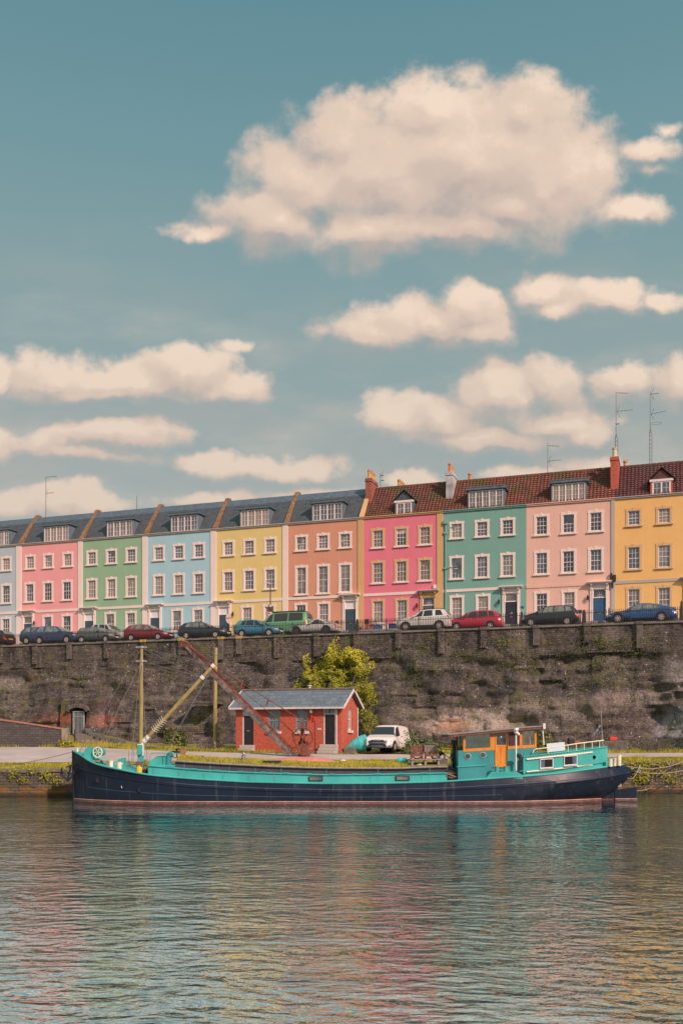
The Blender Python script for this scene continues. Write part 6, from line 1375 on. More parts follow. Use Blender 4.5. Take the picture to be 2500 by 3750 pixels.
    a, b = L3(1636, 0, 49.6).x, L3(1676, 0, 49.6).x; gp = MB(); gp.box(a, b, 49.75-BY, 1.7, .9, 1.62); gp.build('passage_shade', BLK, root)  # solid black block put in for the shade of the gap behind the ladder
    lg = MB()
    for k in range(3): lg.box(a+.02, b-.02, 49.68-BY, 49.8-BY, 1.0+.22*k, 1.09+.22*k)
    lg.build('ladder', BRWD, root); MB().tube([L3(1637, 2834, 49.6), L3(1650, 2838, 49.5), L3(1668, 2845, 49.5)], .022, 6).build('rope', mat('manila_rope', alb(166, 138, 112), .9, 0, .1), root)
    # ---- aft cabin, its plan following the stern
    cab_bot = resample([L3(1915, 2838, 49.6), L3(2050, 2829, 49.9), L3(2140, 2817, 50.3), L3(2223, 2805, 51.0)], 24)
    ztop = lambda x: L3(0, 2771.5, 49.65).z+(L3(0, 2736, 51).z-L3(0, 2771.5, 49.65).z)*(x-cab_bot[0].x)/(cab_bot[-1].x-cab_bot[0].x)
    topr = [Vector((p.x, p.y+.02, ztop(p.x))) for p in cab_bot]; botr = [Vector((p.x, p.y, p.z-.15)) for p in cab_bot]
    mb = MB(); mb.grid([botr, topr], flip=True); mb.grid([[Vector((p.x, -p.y, p.z)) for p in botr], [Vector((p.x, -p.y, p.z)) for p in topr]])
    mb.grid([topr, [Vector((p.x, 0, p.z+.08)) for p in topr], [Vector((p.x, -p.y, p.z)) for p in topr]], flip=True)
    for e in (0, -1): q = [botr[e], topr[e], Vector((topr[e].x, -topr[e].y, topr[e].z)), Vector((botr[e].x, -botr[e].y, botr[e].z))]; mb.quad(*(q if e == 0 else q[::-1]))
    ac = mb.build('aft_cabin', TEAL, root, smooth=30)
    MB().tube([p+Vector((0, -.02, 0)) for p in topr], .03, 6).build('roof_edge', TEAL, ac)
    cy = lambda x: next((a.y+(b.y-a.y)*(x-a.x)/(b.x-a.x) for a, b in zip(cab_bot, cab_bot[1:]) if x <= b.x+1e-6), cab_bot[-1].y)
    def strip(pts, r_, m_, nm):
        MB().tube([(p.x, cy(p.x)-.03, p.z) for p in pts], r_, 8).build(nm, m_, ac)
    strip([L3(1925, 2781, 49.7), L3(2040, 2769, 49.9), L3(2167, 2755, 50.5)], .045, CR, 'timber_strip'); strip([L3(1926, 2827, 49.65), L3(2040, 2815, 49.9), L3(2167, 2801, 50.5)], .042, CR, 'timber_strip')
    for (pa, pb, t0, b0_, t1, b1_) in ((1976, 2021, 2781, 2813, 2778, 2809), (2067, 2114, 2770, 2803, 2767, 2799)):
        A, B = L3(pa, t0, 49.8), L3(pb, t1, 49.95); C, D = L3(pa, b0_, 49.8), L3(pb, b1_, 49.95)
        ya, yb = cy(A.x), cy(B.x)
        def P(x, z, off): y = ya+(yb-ya)*(x-A.x)/(B.x-A.x); return (x, y-off, z)
        fm = MB()
        for (a_, b_) in (((A.x, A.z), (B.x, B.z)), ((C.x, C.z), (D.x, D.z)), ((A.x, A.z), (C.x, C.z)), ((B.x, B.z), (D.x, D.z))): fm.bar(P(*a_, .03), P(*b_, .03), .036, .036)
        fm.bar(P(C.x-.05, C.z-.05, .06), P(D.x+.05, D.z-.05, .06), .12, .05)
        w_ = fm.build('cabin_window', WHT, ac); mb = MB(); mb.quad(P(C.x, C.z, .012), P(D.x, D.z, .012), P(B.x, B.z, .012), P(A.x, A.z, .012)); mb.build('pane', mat('cabin_window_glass', (.012, .012, .016), .06, 0, .2, 4), w_)
        cu = MB(); xc = A.x+.03 if pa < 2000 else B.x-.24
        rows = [[P(xc+.20*k/8+(.02*math.sin(k*2.4)), C.z+.03+(A.z-C.z-.06)*j/4, .016+.008*math.sin(k*2.4)) for k in range(9)] for j in range(5)]
        cu.grid(rows); cu.build('curtain', mat('striped_curtain', alb(84, 92, 112), .8, 0, .4, 9), w_)
    a = L3(2175, 2773, 50.5); po = MB().lathe([(.115, .0), (.115, .025), (.09, .03)], (a.x, cy(a.x)+.0, a.z), 'y', 18).build('porthole', TEALD, ac); MB().lathe([(.092, 0), (.092, .03), (0, .03)], (a.x, cy(a.x), a.z), 'y', 18).build('pane', BLK, po)
    hr = [L3(1948, 2757, 49.9), L3(1952, 2748, 49.9), L3(1960, 2743, 49.9), L3(2040, 2734, 50.1), L3(2120, 2722, 50.4), L3(2212, 2711, 50.9)]
    MB().tube([(p.x, cy(p.x)+.15 if p.x > cab_bot[0].x else p.y, p.z) for p in hr], .03, 8).build('handrail', CR, ac, smooth=60)
    for px, py in ((2002, 2739), (2078, 2729), (2111, 2724), (2142, 2720), (2175, 2716), (2207, 2712)):
        a = L3(px, py, 50.2); MB().tube([(a.x, cy(a.x)+.15, ztop(a.x)-.02), (a.x, cy(a.x)+.15, a.z)], .022, 6).build('rail_post', CR, ac)
    lr = [L3(1900, 2824, 49.4), L3(2040, 2810, 49.7), L3(2130, 2797, 50.1), L3(2222, 2783, 50.7)]
    MB().tube([(p.x, cy(max(p.x, cab_bot[0].x))-.28, p.z) for p in lr], .02, 6).build('grab_rail', TEAL, ac, smooth=60)
    a, b = L3(2005, 2754, 50.2), L3(2071, 2722, 50.4); sp = MB(); sp.bar(((a.x), a.y+.3, (a.z+b.z)/2-.02), (b.x, b.y+.3, (a.z+b.z)/2+.07), .05, b.z-a.z); sp.build('solar_panel', mat('pale_panel_cover', alb(196, 196, 198), .3, 0, .05), ac)
    a, b = L3(2205, 2738, 51.2), L3(2197, 2572, 51.2); fp = MB(); fp.tube([(a.x, a.y, a.z), (b.x, b.y, b.z)], [.035, .018], 8); fo = fp.build('flagpole', WGREY, root)
    c = L3(2199, 2650, 51.2); fl = MB(); fl.grid([[(c.x-.02-.05*k-.02*math.sin(k+j), c.y+.03*math.sin(k*2+j), c.z-.03*j-.07*k-.10*j*(k % 2)*.3) for k in range(8)] for j in range(4)]); fl.build('torn_flag', mat('grey_cloth', alb(130, 134, 140), .9), fo)
    # rudder and skeg
    a, b = L3(2205, 2884, 51.5), L3(2331, 2884, 51.5); rd = MB(); rd.prism([(a.x+.65, -.5), (b.x, -.5), (b.x, a.z+.03), (a.x+.65, a.z-.14)], -.09, .09); ro = rd.build('rudder', NAVY, root, bevel=.01)
    MB().box(a.x+.7, b.x+.005, -.1, .1, -.06, .02).build('red_underside', mat('red_lead_paint', (0, 0, 0)), ro); MB().box(a.x+.66, b.x+.008, -.102, .102, .03, .06).build('boot_stripe', mat('boot_stripe_paint', (0, 0, 0)), ro)
    sk = MB(); sk.prism([(a.x-.3, -.5), (a.x+.58, -.5), (a.x+.58, 1.0), (a.x+.2, .8), (a.x-.1, .2)], -.07, .07); sko = sk.build('skeg', NAVY, root); MB().box(a.x-.12, a.x+.585, -.075, .075, -.3, .04).build('red_underside', mat('red_lead_paint', (0, 0, 0)), sko); c0, c1 = L3(2240, 2882, 51.4), L3(2274, 2864, 51.4); MB().box(c0.x, c1.x, -.2, .2, c0.z, c1.z+.1).build('stern_box', gal, root, bevel=.01)
    mr = mat('manila_rope', (0, 0, 0)); bl = mat('blue_rope', alb(70, 150, 150), .8, 0, .1)
    def rope(label, pts, m_, r_=.025):
        tag(MB().tube(pts, r_, 6).build('mooring_rope', m_, None, smooth=70), label, 'rope')
    V_ = lambda px, py, Y: Vector((*PY(px, py, Y)[:1], Y, PY(px, py, Y)[1]))
    def arc(a, b, sag, n=10): return [a.lerp(b, k/n)-Vector((0, 0, sag*4*(k/n)*(1-k/n))) for k in range(n+1)]
    rope('pale mooring rope drooping in a loop from the barge stern tip', arc(V_(2296, 2849, 51.3), V_(2342, 2798, 57.0), .35), mr); rope('upper pale mooring rope running along the quay from the stern', arc(V_(2296, 2806, 51.4), V_(2500, 2790, 57.2), .25), mr, .022); rope('lower pale mooring rope running along the quay wall from the stern', arc(V_(2320, 2824, 51.5), V_(2560, 2800, 57.2), .3), mr, .022); rope('turquoise rope tail hanging over the quay edge behind the stern', [V_(2344, 2796, 57), V_(2338, 2815, 56.6), V_(2342, 2828, 56.6), V_(2336, 2832, 56.5)], bl, .04); rope('thin mooring line running from the bow to the picture edge', arc(V_(272, 2752, 51.5), V_(-90, 2815, 54.5), .15), wire, .016); rope('slack rope by the rudder running to the quay foot', arc(V_(2331, 2896, 51.5), V_(2385, 2884, 57.0), .05), mr, .02)
build_barge()

# ---------------------------------------------------------------- loose things on the barge
def deck_things():
    CR = mat('cream_deck_paint', (0, 0, 0)); BR = mat('chair_timber', alb(120, 70, 56), .7, 0, .25, 6); GRYW = mat('chair_timber_grey', alb(140, 118, 108), .8, 0, .25, 6); WG = mat('weathered_timber', (0, 0, 0)); IR = IRON
    V_ = lambda px, py, Y: Vector((PY(px, py, Y)[0], Y, PY(px, py, Y)[1]))
    # yellow jerrycan, flower tub, stools at the bow
    a = V_(511, 2828, 49.9); o = thing('jerrycan', 'bright yellow plastic jerrycan on deck in front of the mast', 'container', a); ym = mat('yellow_plastic', alb(240, 164, 30), .4, 0, .05)
    mb = MB(); mb.lathe([(.0, -.05), (.15, -.04), (.155, .2), (.13, .27), (.05, .3), (.05, .33), (0, .33)], n=12); mb.build('body', ym, o, smooth=50); MB().tube([(-.1, 0, .27), (-.08, 0, .33), (.05, 0, .33)], .018, 6).build('handle', ym, o)
    a = V_(532, 2826, 50.1); o = thing('flower_tub', 'tub of red flowers and sprouting leaves beside the yellow jerrycan', 'plant pot', a); MB().lathe([(.14, -.1), (.18, .12), (.16, .12)], n=12).build('tub', IR, o)
    L = Leaves(61); [L.leaf((L.r.gauss(0, .14), L.r.gauss(0, .1), abs(L.r.gauss(.28, .16))), .06, L.r.uniform(.2, .9)) for _ in range(150)]; L.build('foliage', M_WEED, o)
    F = Leaves(62); [F.leaf((.12+F.r.gauss(0, .1), -.1+F.r.gauss(0, .06), .12+F.r.gauss(0, .06)), .07, .5) for _ in range(50)]; F.build('flowers', mat('red_petals', alb(206, 62, 50), .7, 0, .1), o)
    for px, w, lab in ((361, .3, 'larger wooden stool on the foredeck beside the windlass'), (384, .24, 'smaller wooden stool on the foredeck nearer the cream bollards')):
        a = V_(px, 2803, 50.9); o = thing('stool', lab, 'stool', a); wd = mat('stool_timber', alb(170, 112, 66), .7, 0, .2, 6)
        MB().box(-w*.8, w*.8, -.15, .15, .2, .25).build('seat', wd, o)
        for sx in (-1, 1):
            for sy in (-1, 1): MB().bar((sx*w*.75, sy*.12, -.15), (sx*w*.6, sy*.12, .21), .04, .05).build('leg', wd, o)
    # outboard engine, canoe, tender
    a = V_(655, 2768, 51.6); o = thing('outboard_engine', 'old outboard engine with red and grey parts propped on the turf roof', 'engine', a)
    mb = MB(); mb.box(-.25, .05, -.12, .12, .12, .26); mb.lathe([(.0, .33), (.13, .33), (.14, .4), (0, .41)], (-.05, 0, 0), n=12); mb.lathe([(.0, .2), (.11, .2), (.12, .27), (0, .28)], (-.25, 0, 0), n=12); mb.bar((-.1, 0, -.1), (-.1, 0, .35), .06, .06); mb.bar((-.3, 0, -.12), (.3, 0, -.05), .05, .05); mb.build('engine_block', IR, o, bevel=.01)
    mb = MB(); mb.box(.1, .33, -.1, .1, -.08, .24); mb.bar((.05, 0, .3), (.4, 0, .22), .12, .1); mb.build('fuel_can', mat('faded_red', alb(150, 90, 70), .6, 0, .3, 6), o, bevel=.02)
    a0, a1 = V_(960, 2782, 53.1), V_(1238, 2782, 53.1); n = 24; mb = MB(); rows = []
    for i in range(n+1):
        f = i/n; x = -1+2*f; w = .42*(1-abs(x)**2.6)+.015; h = .27*(1-abs(x)**3.5)+.04+.02*x
        rows.append([(a0.x+(a1.x-a0.x)*f-(a0.x+a1.x)/2, w*math.cos(t), h*math.sin(t)-.02) for t in [math.pi*k/12 for k in range(13)]])
    zc = 1.93
    cn = thing('canoe', 'upturned faded red canoe lying along the turf roof of the barge', 'canoe', ((a0.x+a1.x)/2, 53.1, zc)); mb.grid(rows, flip=True); rc = mat('faded_red_canoe', alb(206, 110, 100), .5, 0, .15, 1.5)
    mb.build('hull', rc, cn, smooth=70); MB().tube([(r_[0][0], r_[0][1], r_[0][2]) for r_ in rows], .02, 6).build('gunwale', rc, cn); MB().tube([(r_[-1][0], r_[-1][1], r_[-1][2]) for r_ in rows], .02, 6).build('gunwale', rc, cn)
    a = V_(1472, 2786, 51.3); o = thing('tender_buoy', 'turquoise plastic float with grey ends lying on the barge roof grass', 'float', a, R(-14)); tm = mat('turquoise_plastic', alb(70, 178, 166), .4, 0, .08)
    MB().lathe([(0, -.3), (.1, -.29), (.15, -.2), (.17, 0), (.15, .22), (.07, .31), (0, .32)], axis='x', n=16).build('body', tm, o, smooth=60); MB().lathe([(.0, -.345), (.06, -.34), (.085, -.27)], axis='x', n=12).build('cap', mat('galvanised', (0, 0, 0)), o, smooth=60)
    # timber staging and two slatted chairs
    p0, p1 = V_(1503, 2780, 50.3), V_(1611, 2780, 50.3); zb = PY(0, 2812, 50.3)[1]; o = thing('staging', 'low weathered timber staging table at the aft end of the turf roof', 'table', (p0.x, 50.3, zb)); Lx = p1.x-p0.x; h = p0.z-zb
    tp = MB()
    for k in range(5): tp.box(-.04, Lx+.04, -.1+k*.19, .07+k*.19, h-.05, h)
    tp.build('top', WG, o)
    for x in (.08, Lx*.5, Lx-.08):
        for y in (0, .75): MB().box(x-.06, x+.06, y-.05, y+.05, -.05, h-.05).build('leg', WG, o)
    sk = V_(1537, 2810, 50.5); q = thing('sack', 'white sack slumped under the timber staging', 'sack', (sk.x, 50.55, zb)); mb = MB(); mb.lathe([(.0, -.0), (.22, .01), (.25, .1), (.16, .19), (.04, .25), (0, .26)], n=12); mb.build('sack_body', mat('white_sack', alb(190, 176, 166), .8, 0, .15, 8), q, smooth=60)
    jr = V_(1584, 2807, 50.4); tag(MB().lathe([(.0, 0), (.05, 0), (.055, .1), (0, .1)], n=10).build('tin_can', CR, None, loc=(jr.x, 50.4, zb)), 'small white can standing under the timber staging', 'can')
    for (x0, x1, m_, lab) in ((1504, 1548, BR, 'red brown slatted wooden chair on the staging nearer the turf'), (1556, 1603, GRYW, 'greyed slatted wooden chair on the staging nearer the wheelhouse')):
        A, B = V_(x0, 2780, 50.5), V_(x1, 2730, 50.5); w = B.x-A.x; hh = B.z-A.z; c = thing('slatted_chair', lab, 'chair', ((A.x+B.x)/2, 50.6, A.z), 0, 'slatted deck chairs on the staging')
        bk = MB(); bk.box(-w/2, -w/2+.07, .3, .34, 0, hh); bk.box(w/2-.07, w/2, .3, .34, 0, hh); bk.box(-w/2, w/2, .295, .345, hh-.06, hh)
        for k in range(6): z = hh*.42+k*hh*.088; bk.box(-w/2+.07, w/2-.07, .31, .335, z, z+.042)
        bk.build('backrest', m_, c)
        s = MB()
        for k in range(5): s.box(-w/2, w/2, -.22+k*.105, -.13+k*.105, hh*.33, hh*.37)
        s.box(-w/2+.06, w/2-.06, -.24, -.2, hh*.20, hh*.34); s.box(-w/2+.06, w/2-.06, .26, .29, hh*.20, hh*.34)
        s.build('seat', BR, c)
        for sx in (-1, 1): MB().box(sx*(w/2-.03)-.03, sx*(w/2-.03)+.03, -.23, -.17, 0, hh*.5).build('leg', BR, c); MB().box(sx*(w/2-.03)-.035, sx*(w/2-.03)+.035, -.25, .3, hh*.5, hh*.54).build('armrest', BR, c)
    # bicycles
    def bicycle(label, px, Y, yaw, fm, seat_m, zz, wr=.33, flip=1):
        X = T(px)*Y; o = thing('bicycle', label, 'bicycle', (X, Y, zz), yaw, 'bicycles behind the wooden chairs'); tb = mat('tyre_rubber', (0, 0, 0)); al = mat('galvanised', (0, 0, 0))
        for x in (-.52*flip, .52*flip):
            w = link('wheel', None, o, (x, 0, wr)); MB().tube([(wr*math.cos(k*.2618), 0, wr*math.sin(k*.2618)) for k in range(25)], .034, 6).build('tyre', tb, w, smooth=60)
            sp = MB(); [sp.tube([(0, 0, 0), (wr*math.cos(k*.524), 0, wr*math.sin(k*.524))], .004, 3) for k in range(12)]; sp.lathe([(.025, -.05), (.025, .05)], axis='y', n=8); sp.build('spokes', al, w)
        f = MB(); bb, st, hdt, hdb = (-.08*flip, 0, wr-.04), (-.2*flip, 0, wr+.42), (.34*flip, 0, wr+.45), (.38*flip, 0, wr+.3)
        for p_, q_ in ((bb, st), (st, hdt), (bb, hdb), (hdt, hdb), (bb, (-.52*flip, 0, wr)), (st, (-.52*flip, 0, wr)), (hdb, (.52*flip, 0, wr))): f.tube([p_, q_], .028, 7)
        f.build('frame', fm, o, smooth=60); h = MB(); h.tube([hdt, (.32*flip, 0, wr+.6)], .014, 6); h.tube([(.25*flip, -.28, wr+.62), (.36*flip, -.12, wr+.6), (.36*flip, .12, wr+.6), (.25*flip, .28, wr+.62)], .014, 6); h.build('handlebar', al, o)
        s = MB(); s.tube([st, (-.23*flip, 0, wr+.58)], .014, 6); s.build('seat_post', al, o); MB().lathe([(0, -.19), (.12, -.15), (.115, 0), (.06, .16), (0, .18)], (-.22*flip, 0, wr+.6), 'x', 10).build('saddle', seat_m, o, smooth=60)
    zz = 1.93
    bicycle('yellow green bicycle with an orange saddle cover by the black chimney', 1640, 51.5, R(168), mat('bike_lime', alb(190, 186, 60), .4, 0, .05), mat('orange_cover', alb(244, 142, 44), .6, 0, .1), zz, .34)
    bicycle('dark bicycle with silver bars leaning behind the slatted chairs', 1560, 52.0, R(12), mat('bike_black', (.03, .03, .035), .3), IR, 2.2, .34)
    a = V_(1614, 2756, 50.9); o = thing('kettle_barbecue', 'small black bowl barbecue between the greyed chair and the bicycle', 'barbecue', (a.x, 50.9, a.z-.25)); MB().lathe([(.0, .1), (.12, .14), (.17, .26), (.16, .27), (0, .25)], n=14).build('bowl', IR, o, smooth=50)
    for k in range(3): MB().tube([(.1*math.cos(k*2.1), .1*math.sin(k*2.1), .15), (.2*math.cos(k*2.1), .2*math.sin(k*2.1), -.2)], .012, 5).build('leg', IR, o)
    st = V_(1618, 2812, 50.6); tag(MB().box(-.28, .28, -.2, .2, 0, .45).build('stone_block', mat('pier_stone', (0, 0, 0)), None, loc=(st.x, 50.75, 1.78), bevel=.03), 'rough stone block stacked beside the timber staging', 'stone')
    st = V_(1640, 2700, 50.6)
    # barbecue and red crate on the bank behind the stern
    X = T(2100)*62.0; o = thing('barbecue', 'rusty black barbecue on thin legs on the bank behind the stern rail', 'barbecue', (X, 62.0, gz(X, 62.0))); MB().box(-.42, -.0, -.2, .2, .55, .98).build('bowl', IRON, o, bevel=.08); MB().box(.0, .4, -.18, .18, .62, .78).build('grill_tray', mat('rust_tray', alb(150, 82, 50), .8, 0, .4, 8), o, bevel=.02)
    for sx in (-.3, .3):
        for sy in (-.15, .15): MB().tube([(sx, sy, .65), (sx*1.3, sy, 0)], .015, 5).build('leg', IRON, o)
    X = T(2244)*63.5; z = PY(0, 2712, 63.5)[1]; tag(MB().box(-.25, .25, -.18, .18, 0, .25).build('crate', mat('red_crate_plastic', alb(196, 52, 46), .5, 0, .1), None, loc=(X, 63.6, z), bevel=.03), 'small bright red crate on the ledge at the foot of the cliff', 'crate')
    tag(MB().box(-.9, .9, -.3, .5, 0, z-gz(X, 63.6)).build('stone_ledge', mat('pier_stone', (0, 0, 0)), None, loc=(X, 63.7, gz(X, 63.6)-.02), bevel=.05), 'low rough stone ledge under the red crate', 'stone ledge')
deck_things()
# ---------------------------------------------------------------- quayside: hut, crane, pole, van, boat, ramp wall
def build_hut():
    VH = 57.65; u0, u1 = PV(864, 2700, VH)[0], PV(1249.5, 2700, VH)[0]; w = u1-u0; dp = 3.4; zb = 2.15; E = 5.40-zb; RH = 6.40-zb
    root = uv_thing('brick_hut', 'small red brick quayside hut with slate gable roof and two dark doors', 'hut', u0, VH, zb)
    BR = brick_mat('hut_brick', alb(192, 84, 60), alb(164, 68, 50), alb(150, 88, 70), .23, .078, 'box', dirt=.3, dirtcol=alb(128, 72, 58)); BLU = mat('hut_blue_frame', alb(118, 140, 146), .5, 0, .2)
    HB = mat('hut_door_black', (.022, .024, .032), .4, 0, .15); PL = mat('hut_plinth', alb(150, 98, 84), .9, 0, .3, 2, .4); WP = mat('hut_white_paint', alb(208, 188, 172), .6, 0, .15)
    zz = lambda px, py: PV(px, py, VH)[1]-zb
    S = lambda rx: PV(840+rx*.3316, 2700, VH)[0]-u0
    def Z(rx, ry): return PV(840+rx*.3316, 2480+ry*.3316, VH)[1]-zb
    d1 = (S(146), S(266), Z(210, 748), E-.06); d2 = (S(1040), S(1170), Z(1100, 742), E-.06)
    w1 = (S(430), S(556), Z(490, 596), Z(490, 362)); w2 = (S(734), S(858), Z(800, 596), Z(800, 360))
    mb = MB(); wall_holes(mb, 0, w, -.3, E, [d1, d2, w1, w2], .16)
    mb.box(.012, w-.17, .19, dp-.01, -.3, E-.02)
    # gable end wall facing right
    g0, g1 = 1.35, 2.05; gz0, gz1 = Z(1330, 585), Z(1330, 345)
    def q(a, b, c, d): mb.quad((w, a, c), (w, b, c), (w, b, d), (w, a, d))
    q(0, g0, -.3, E); q(g1, dp, -.3, E); q(g0, g1, -.3, gz0); q(g0, g1, gz1, E); mb.add([(w, 0, E), (w, dp, E), (w, dp/2, RH-.1)], [(0, 1, 2)]); mb.add([(0, 0, E), (0, dp, E), (0, dp/2, RH-.1)], [(2, 1, 0)])
    mb.quad((w, g0, gz0), (w-.14, g0, gz0), (w-.14, g0, gz1), (w, g0, gz1)); mb.quad((w, g1, gz0), (w, g1, gz1), (w-.14, g1, gz1), (w-.14, g1, gz0))
    mb.build('wall', BR, root)
    MB().box(-.05, w+.05, -.05, dp+.05, -.3, .28).build('plinth', PL, root)
    # roof
    rf = MB(); ov, t = .32, .07; sl = (RH-E)/(dp/2)
    for sg in (-1, 1):
        def y(v): return v if sg < 0 else dp-v
        a, b = (y(-ov), E-ov*sl+.08), (y(dp/2), RH+.08)
        P = [(-.35, *a), (w+.3, *a), (w+.3, *b), (-.35, *b)]; Q = [(x, yy, z-t) for x, yy, z in P]
        rf.add(P+Q, [(0,1,2,3) if sg < 0 else (3,2,1,0), (7,6,5,4) if sg < 0 else (4,5,6,7), (0,4,5,1), (1,5,6,2), (2,6,7,3), (3,7,4,0)])
    sm = brick_mat('hut_slate', alb(108, 112, 111), alb(82, 88, 90), alb(50, 54, 56), .42, .22, 'xz', dirt=.4, dirtcol=alb(116, 114, 106), rough=.6, bump=.7)
    ro = rf.build('roof', sm, root)
    rg = MB()
    for k in range(int((w+.65)/.4)): rg.lathe([(.09, 0), (.095, .39)], (-.35+k*.41, dp/2, RH+.1), 'x', 8)
    rg.build('ridge_tiles', mat('hut_ridge', alb(112, 92, 78), .9, 0, .35, 5), ro, smooth=50)
    for x in (-.35, w+.3):
        for sg in (-1, 1):
            ya = -ov-.02 if sg < 0 else dp+ov+.02; MB().bar((x, ya, E-ov*sl+.03), (x, dp/2, RH+.05), .05, .17).build('bargeboard', WP, ro)
    MB().box(-.36, w+.30, -ov-.06, -ov+.02, E-ov*sl-.06, E-ov*sl+.06).build('gutter', WP, ro)
    MB().lathe([(.09, 0), (.09, .32), (.15, .34), (.15, .4), (0, .41)], (S(715)+.3, dp/2+.3, RH), n=10).build('flue', WP, ro)
    for sx, y in ((S(1184), -.06), (w+.06, dp-.25)):
        MB().tube([(sx, y-(.2 if y < 0 else 0), E-.1), (sx, y, E-.25), (sx, y, -.1)], .042, 8).build('downpipe', WP, root)
    # doors
    for i, dd in enumerate((d1, d2)):
        a, b, c, e = dd; f = MB(); fw = .07; zt = c+(Z(210, 425)-Z(210, 748) if i == 0 else Z(1100, 410)-Z(1100, 742)); f.box(a, a+fw, .02, .12, c, e)
        if i: f.box(b-fw, b, .02, .12, c, e)
        f.box(a+fw, b-fw*i, .02, .12, zt, zt+.06); f.box(a+fw, b-fw*i, .02, .12, e-.05, e); fo = f.build('door_frame', WP, root)
        dr = MB().box(a+fw, b-fw*i, .06, .1, c, zt).build('door', HB, root); pn = MB()
        for k in range(6): x = a+fw+(b-a-fw*(1+i))*k/6; pn.box(x+.01, x+(b-a-fw*(1+i))/6-.01, .05, .061, c+.05, zt-.05)
        pn.build('door_boards', HB, dr)
        if i == 0: MB().box((a+b)/2-.1, (a+b)/2+.1, .035, .05, c+.9, c+.97).build('letterbox', mat('galvanised', (0, 0, 0)), dr); MB().box(a+fw, b, .07, .09, zt+.06, e-.05).build('pane', PALE, fo)
        else:
            MB().lathe([(.03, 0), (.03, .05)], (a+fw+.06, .05, c+.95), 'y', 8).build('handle', BRASS, dr); MB().box(a+fw, b-fw, .07, .08, zt+.06, e-.05).build('pane', G_BLUE, fo); br = MB()
            for k in (1, 2): x = a+fw+(b-a-2*fw)*k/3; br.box(x-.02, x+.02, .03, .11, zt+.06, e-.05)
            br.build('glazing_bars', WP, fo)
        st = MB(); ex = .12 if i == 0 else .2
        for k in range(2 if i == 0 else 3): st.box(a-ex, b+ex, -.28-.24*k, -.0, c-.20*(k+1), c-.2*k-.004)
        st.build('door_steps', GREYST, root, bevel=.02)
    def sash(a, b, c, e, cols, par, axis='x'):
        f = MB(); W_ = b-a
        def bx(p, q_, r, s, y0, y1): f.box(a+p, a+q_, y0, y1, c+r, c+s)
        h = e-c; bx(0, .06, 0, h, .05, .12); bx(W_-.06, W_, 0, h, .05, .12); bx(.06, W_-.06, 0, .09, .05, .12); bx(.06, W_-.06, h-.06, h, .05, .12); bx(.06, W_-.06, h*.5-.03, h*.5+.03, .045, .118)
        for k in range(1, cols): x = .06+(W_-.12)*k/cols; bx(x-.014, x+.014, .09, h-.06, .065, .105)
        for r in (.25, .75): bx(.06, W_-.06, h*r-.012, h*r+.012, .066, .104)
        return f
    for (a, b, c, e) in (w1, w2):
        wo = sash(a, b, c, e, 3, None).build('window', BLU, root); MB().box(a+.03, b-.03, .088, .094, c+.05, e-.03).build('pane', G_MID, wo); MB().box(a-.12, b+.12, -.1, .1, c-.17, c-.004).build('sill', WP, wo)
    sg = link('window', None, root, (w+.02, 0, 0), (0, 0, R(90))); f = sash(g0, g1, gz0, gz1, 2, None); o2 = f.build('sash', WP, sg, loc=(0, .02, 0)); MB().box(g0+.03, g1-.03, .09, .1, gz0, gz1).build('pane', G_NET, sg, loc=(0, .02, 0)); MB().box(g0-.1, g1+.1, -.09, .1, gz0-.17, gz0-.004).build('sill', WP, sg)
    # carriage lamp, alarm, plate
    lx, lz = S(912), Z(912, 400); l = MB(); l.lathe([(.06, 0), (.11, .06), (.13, .28), (.0, .29)], (lx, -.18, lz), n=6); l.build('wall_lamp', mat('lamp_glass', (.4, .4, .4), .1), root); t2 = MB(); t2.lathe([(.16, .28), (.09, .38), (.03, .44), (.02, .54), (0, .55)], (lx, -.18, lz), n=6); t2.tube([(lx, 0, lz-.1), (lx, -.18, lz-.06), (lx, -.18, lz)], .02, 6); t2.build('lamp_cap', IRON, root)
    rm = mat('alarm_red', alb(206, 44, 48), .5); MB().lathe([(.0, -.17), (.05, -.16), (.06, 0), (0, .01)], (lx+.02, -.12, lz-.1), n=10).build('alarm_bell', rm, root); MB().box(S(926), S(943), -.07, 0, Z(935, 484), Z(935, 440)).build('alarm_box', rm, root); MB().box(S(972), S(1014), -.03, 0, Z(990, 580), Z(990, 562)).build('door_plate', WP, root)
    cb = MB(); cb.tube([(S(946), -.02, Z(946, 484)), (S(946), -.02, .3)], .012, 5); cb.tube([(S(240), -.3, E-.0), (S(400), -.04, E-.4), (S(570), -.03, Z(570, 480)), (S(720), -.03, Z(720, 610))], .008, 4); cb.build('cable', IRON, root)
    # stone trough block beside the gable
    ub, zz2 = PV(1273, 2740, VH+.3); tag(MB().box(0, .72, 0, .45, 0, .5).build('stone_block', mat('mossy_block', alb(112, 104, 88), .9, 0, .35, 4, .5), None, loc=W(u1+.12, VH+.05, 2.2), rot=(0, 0, -AN), bevel=.03), 'mossy stone block at the corner of the brick hut', 'stone')
build_hut()

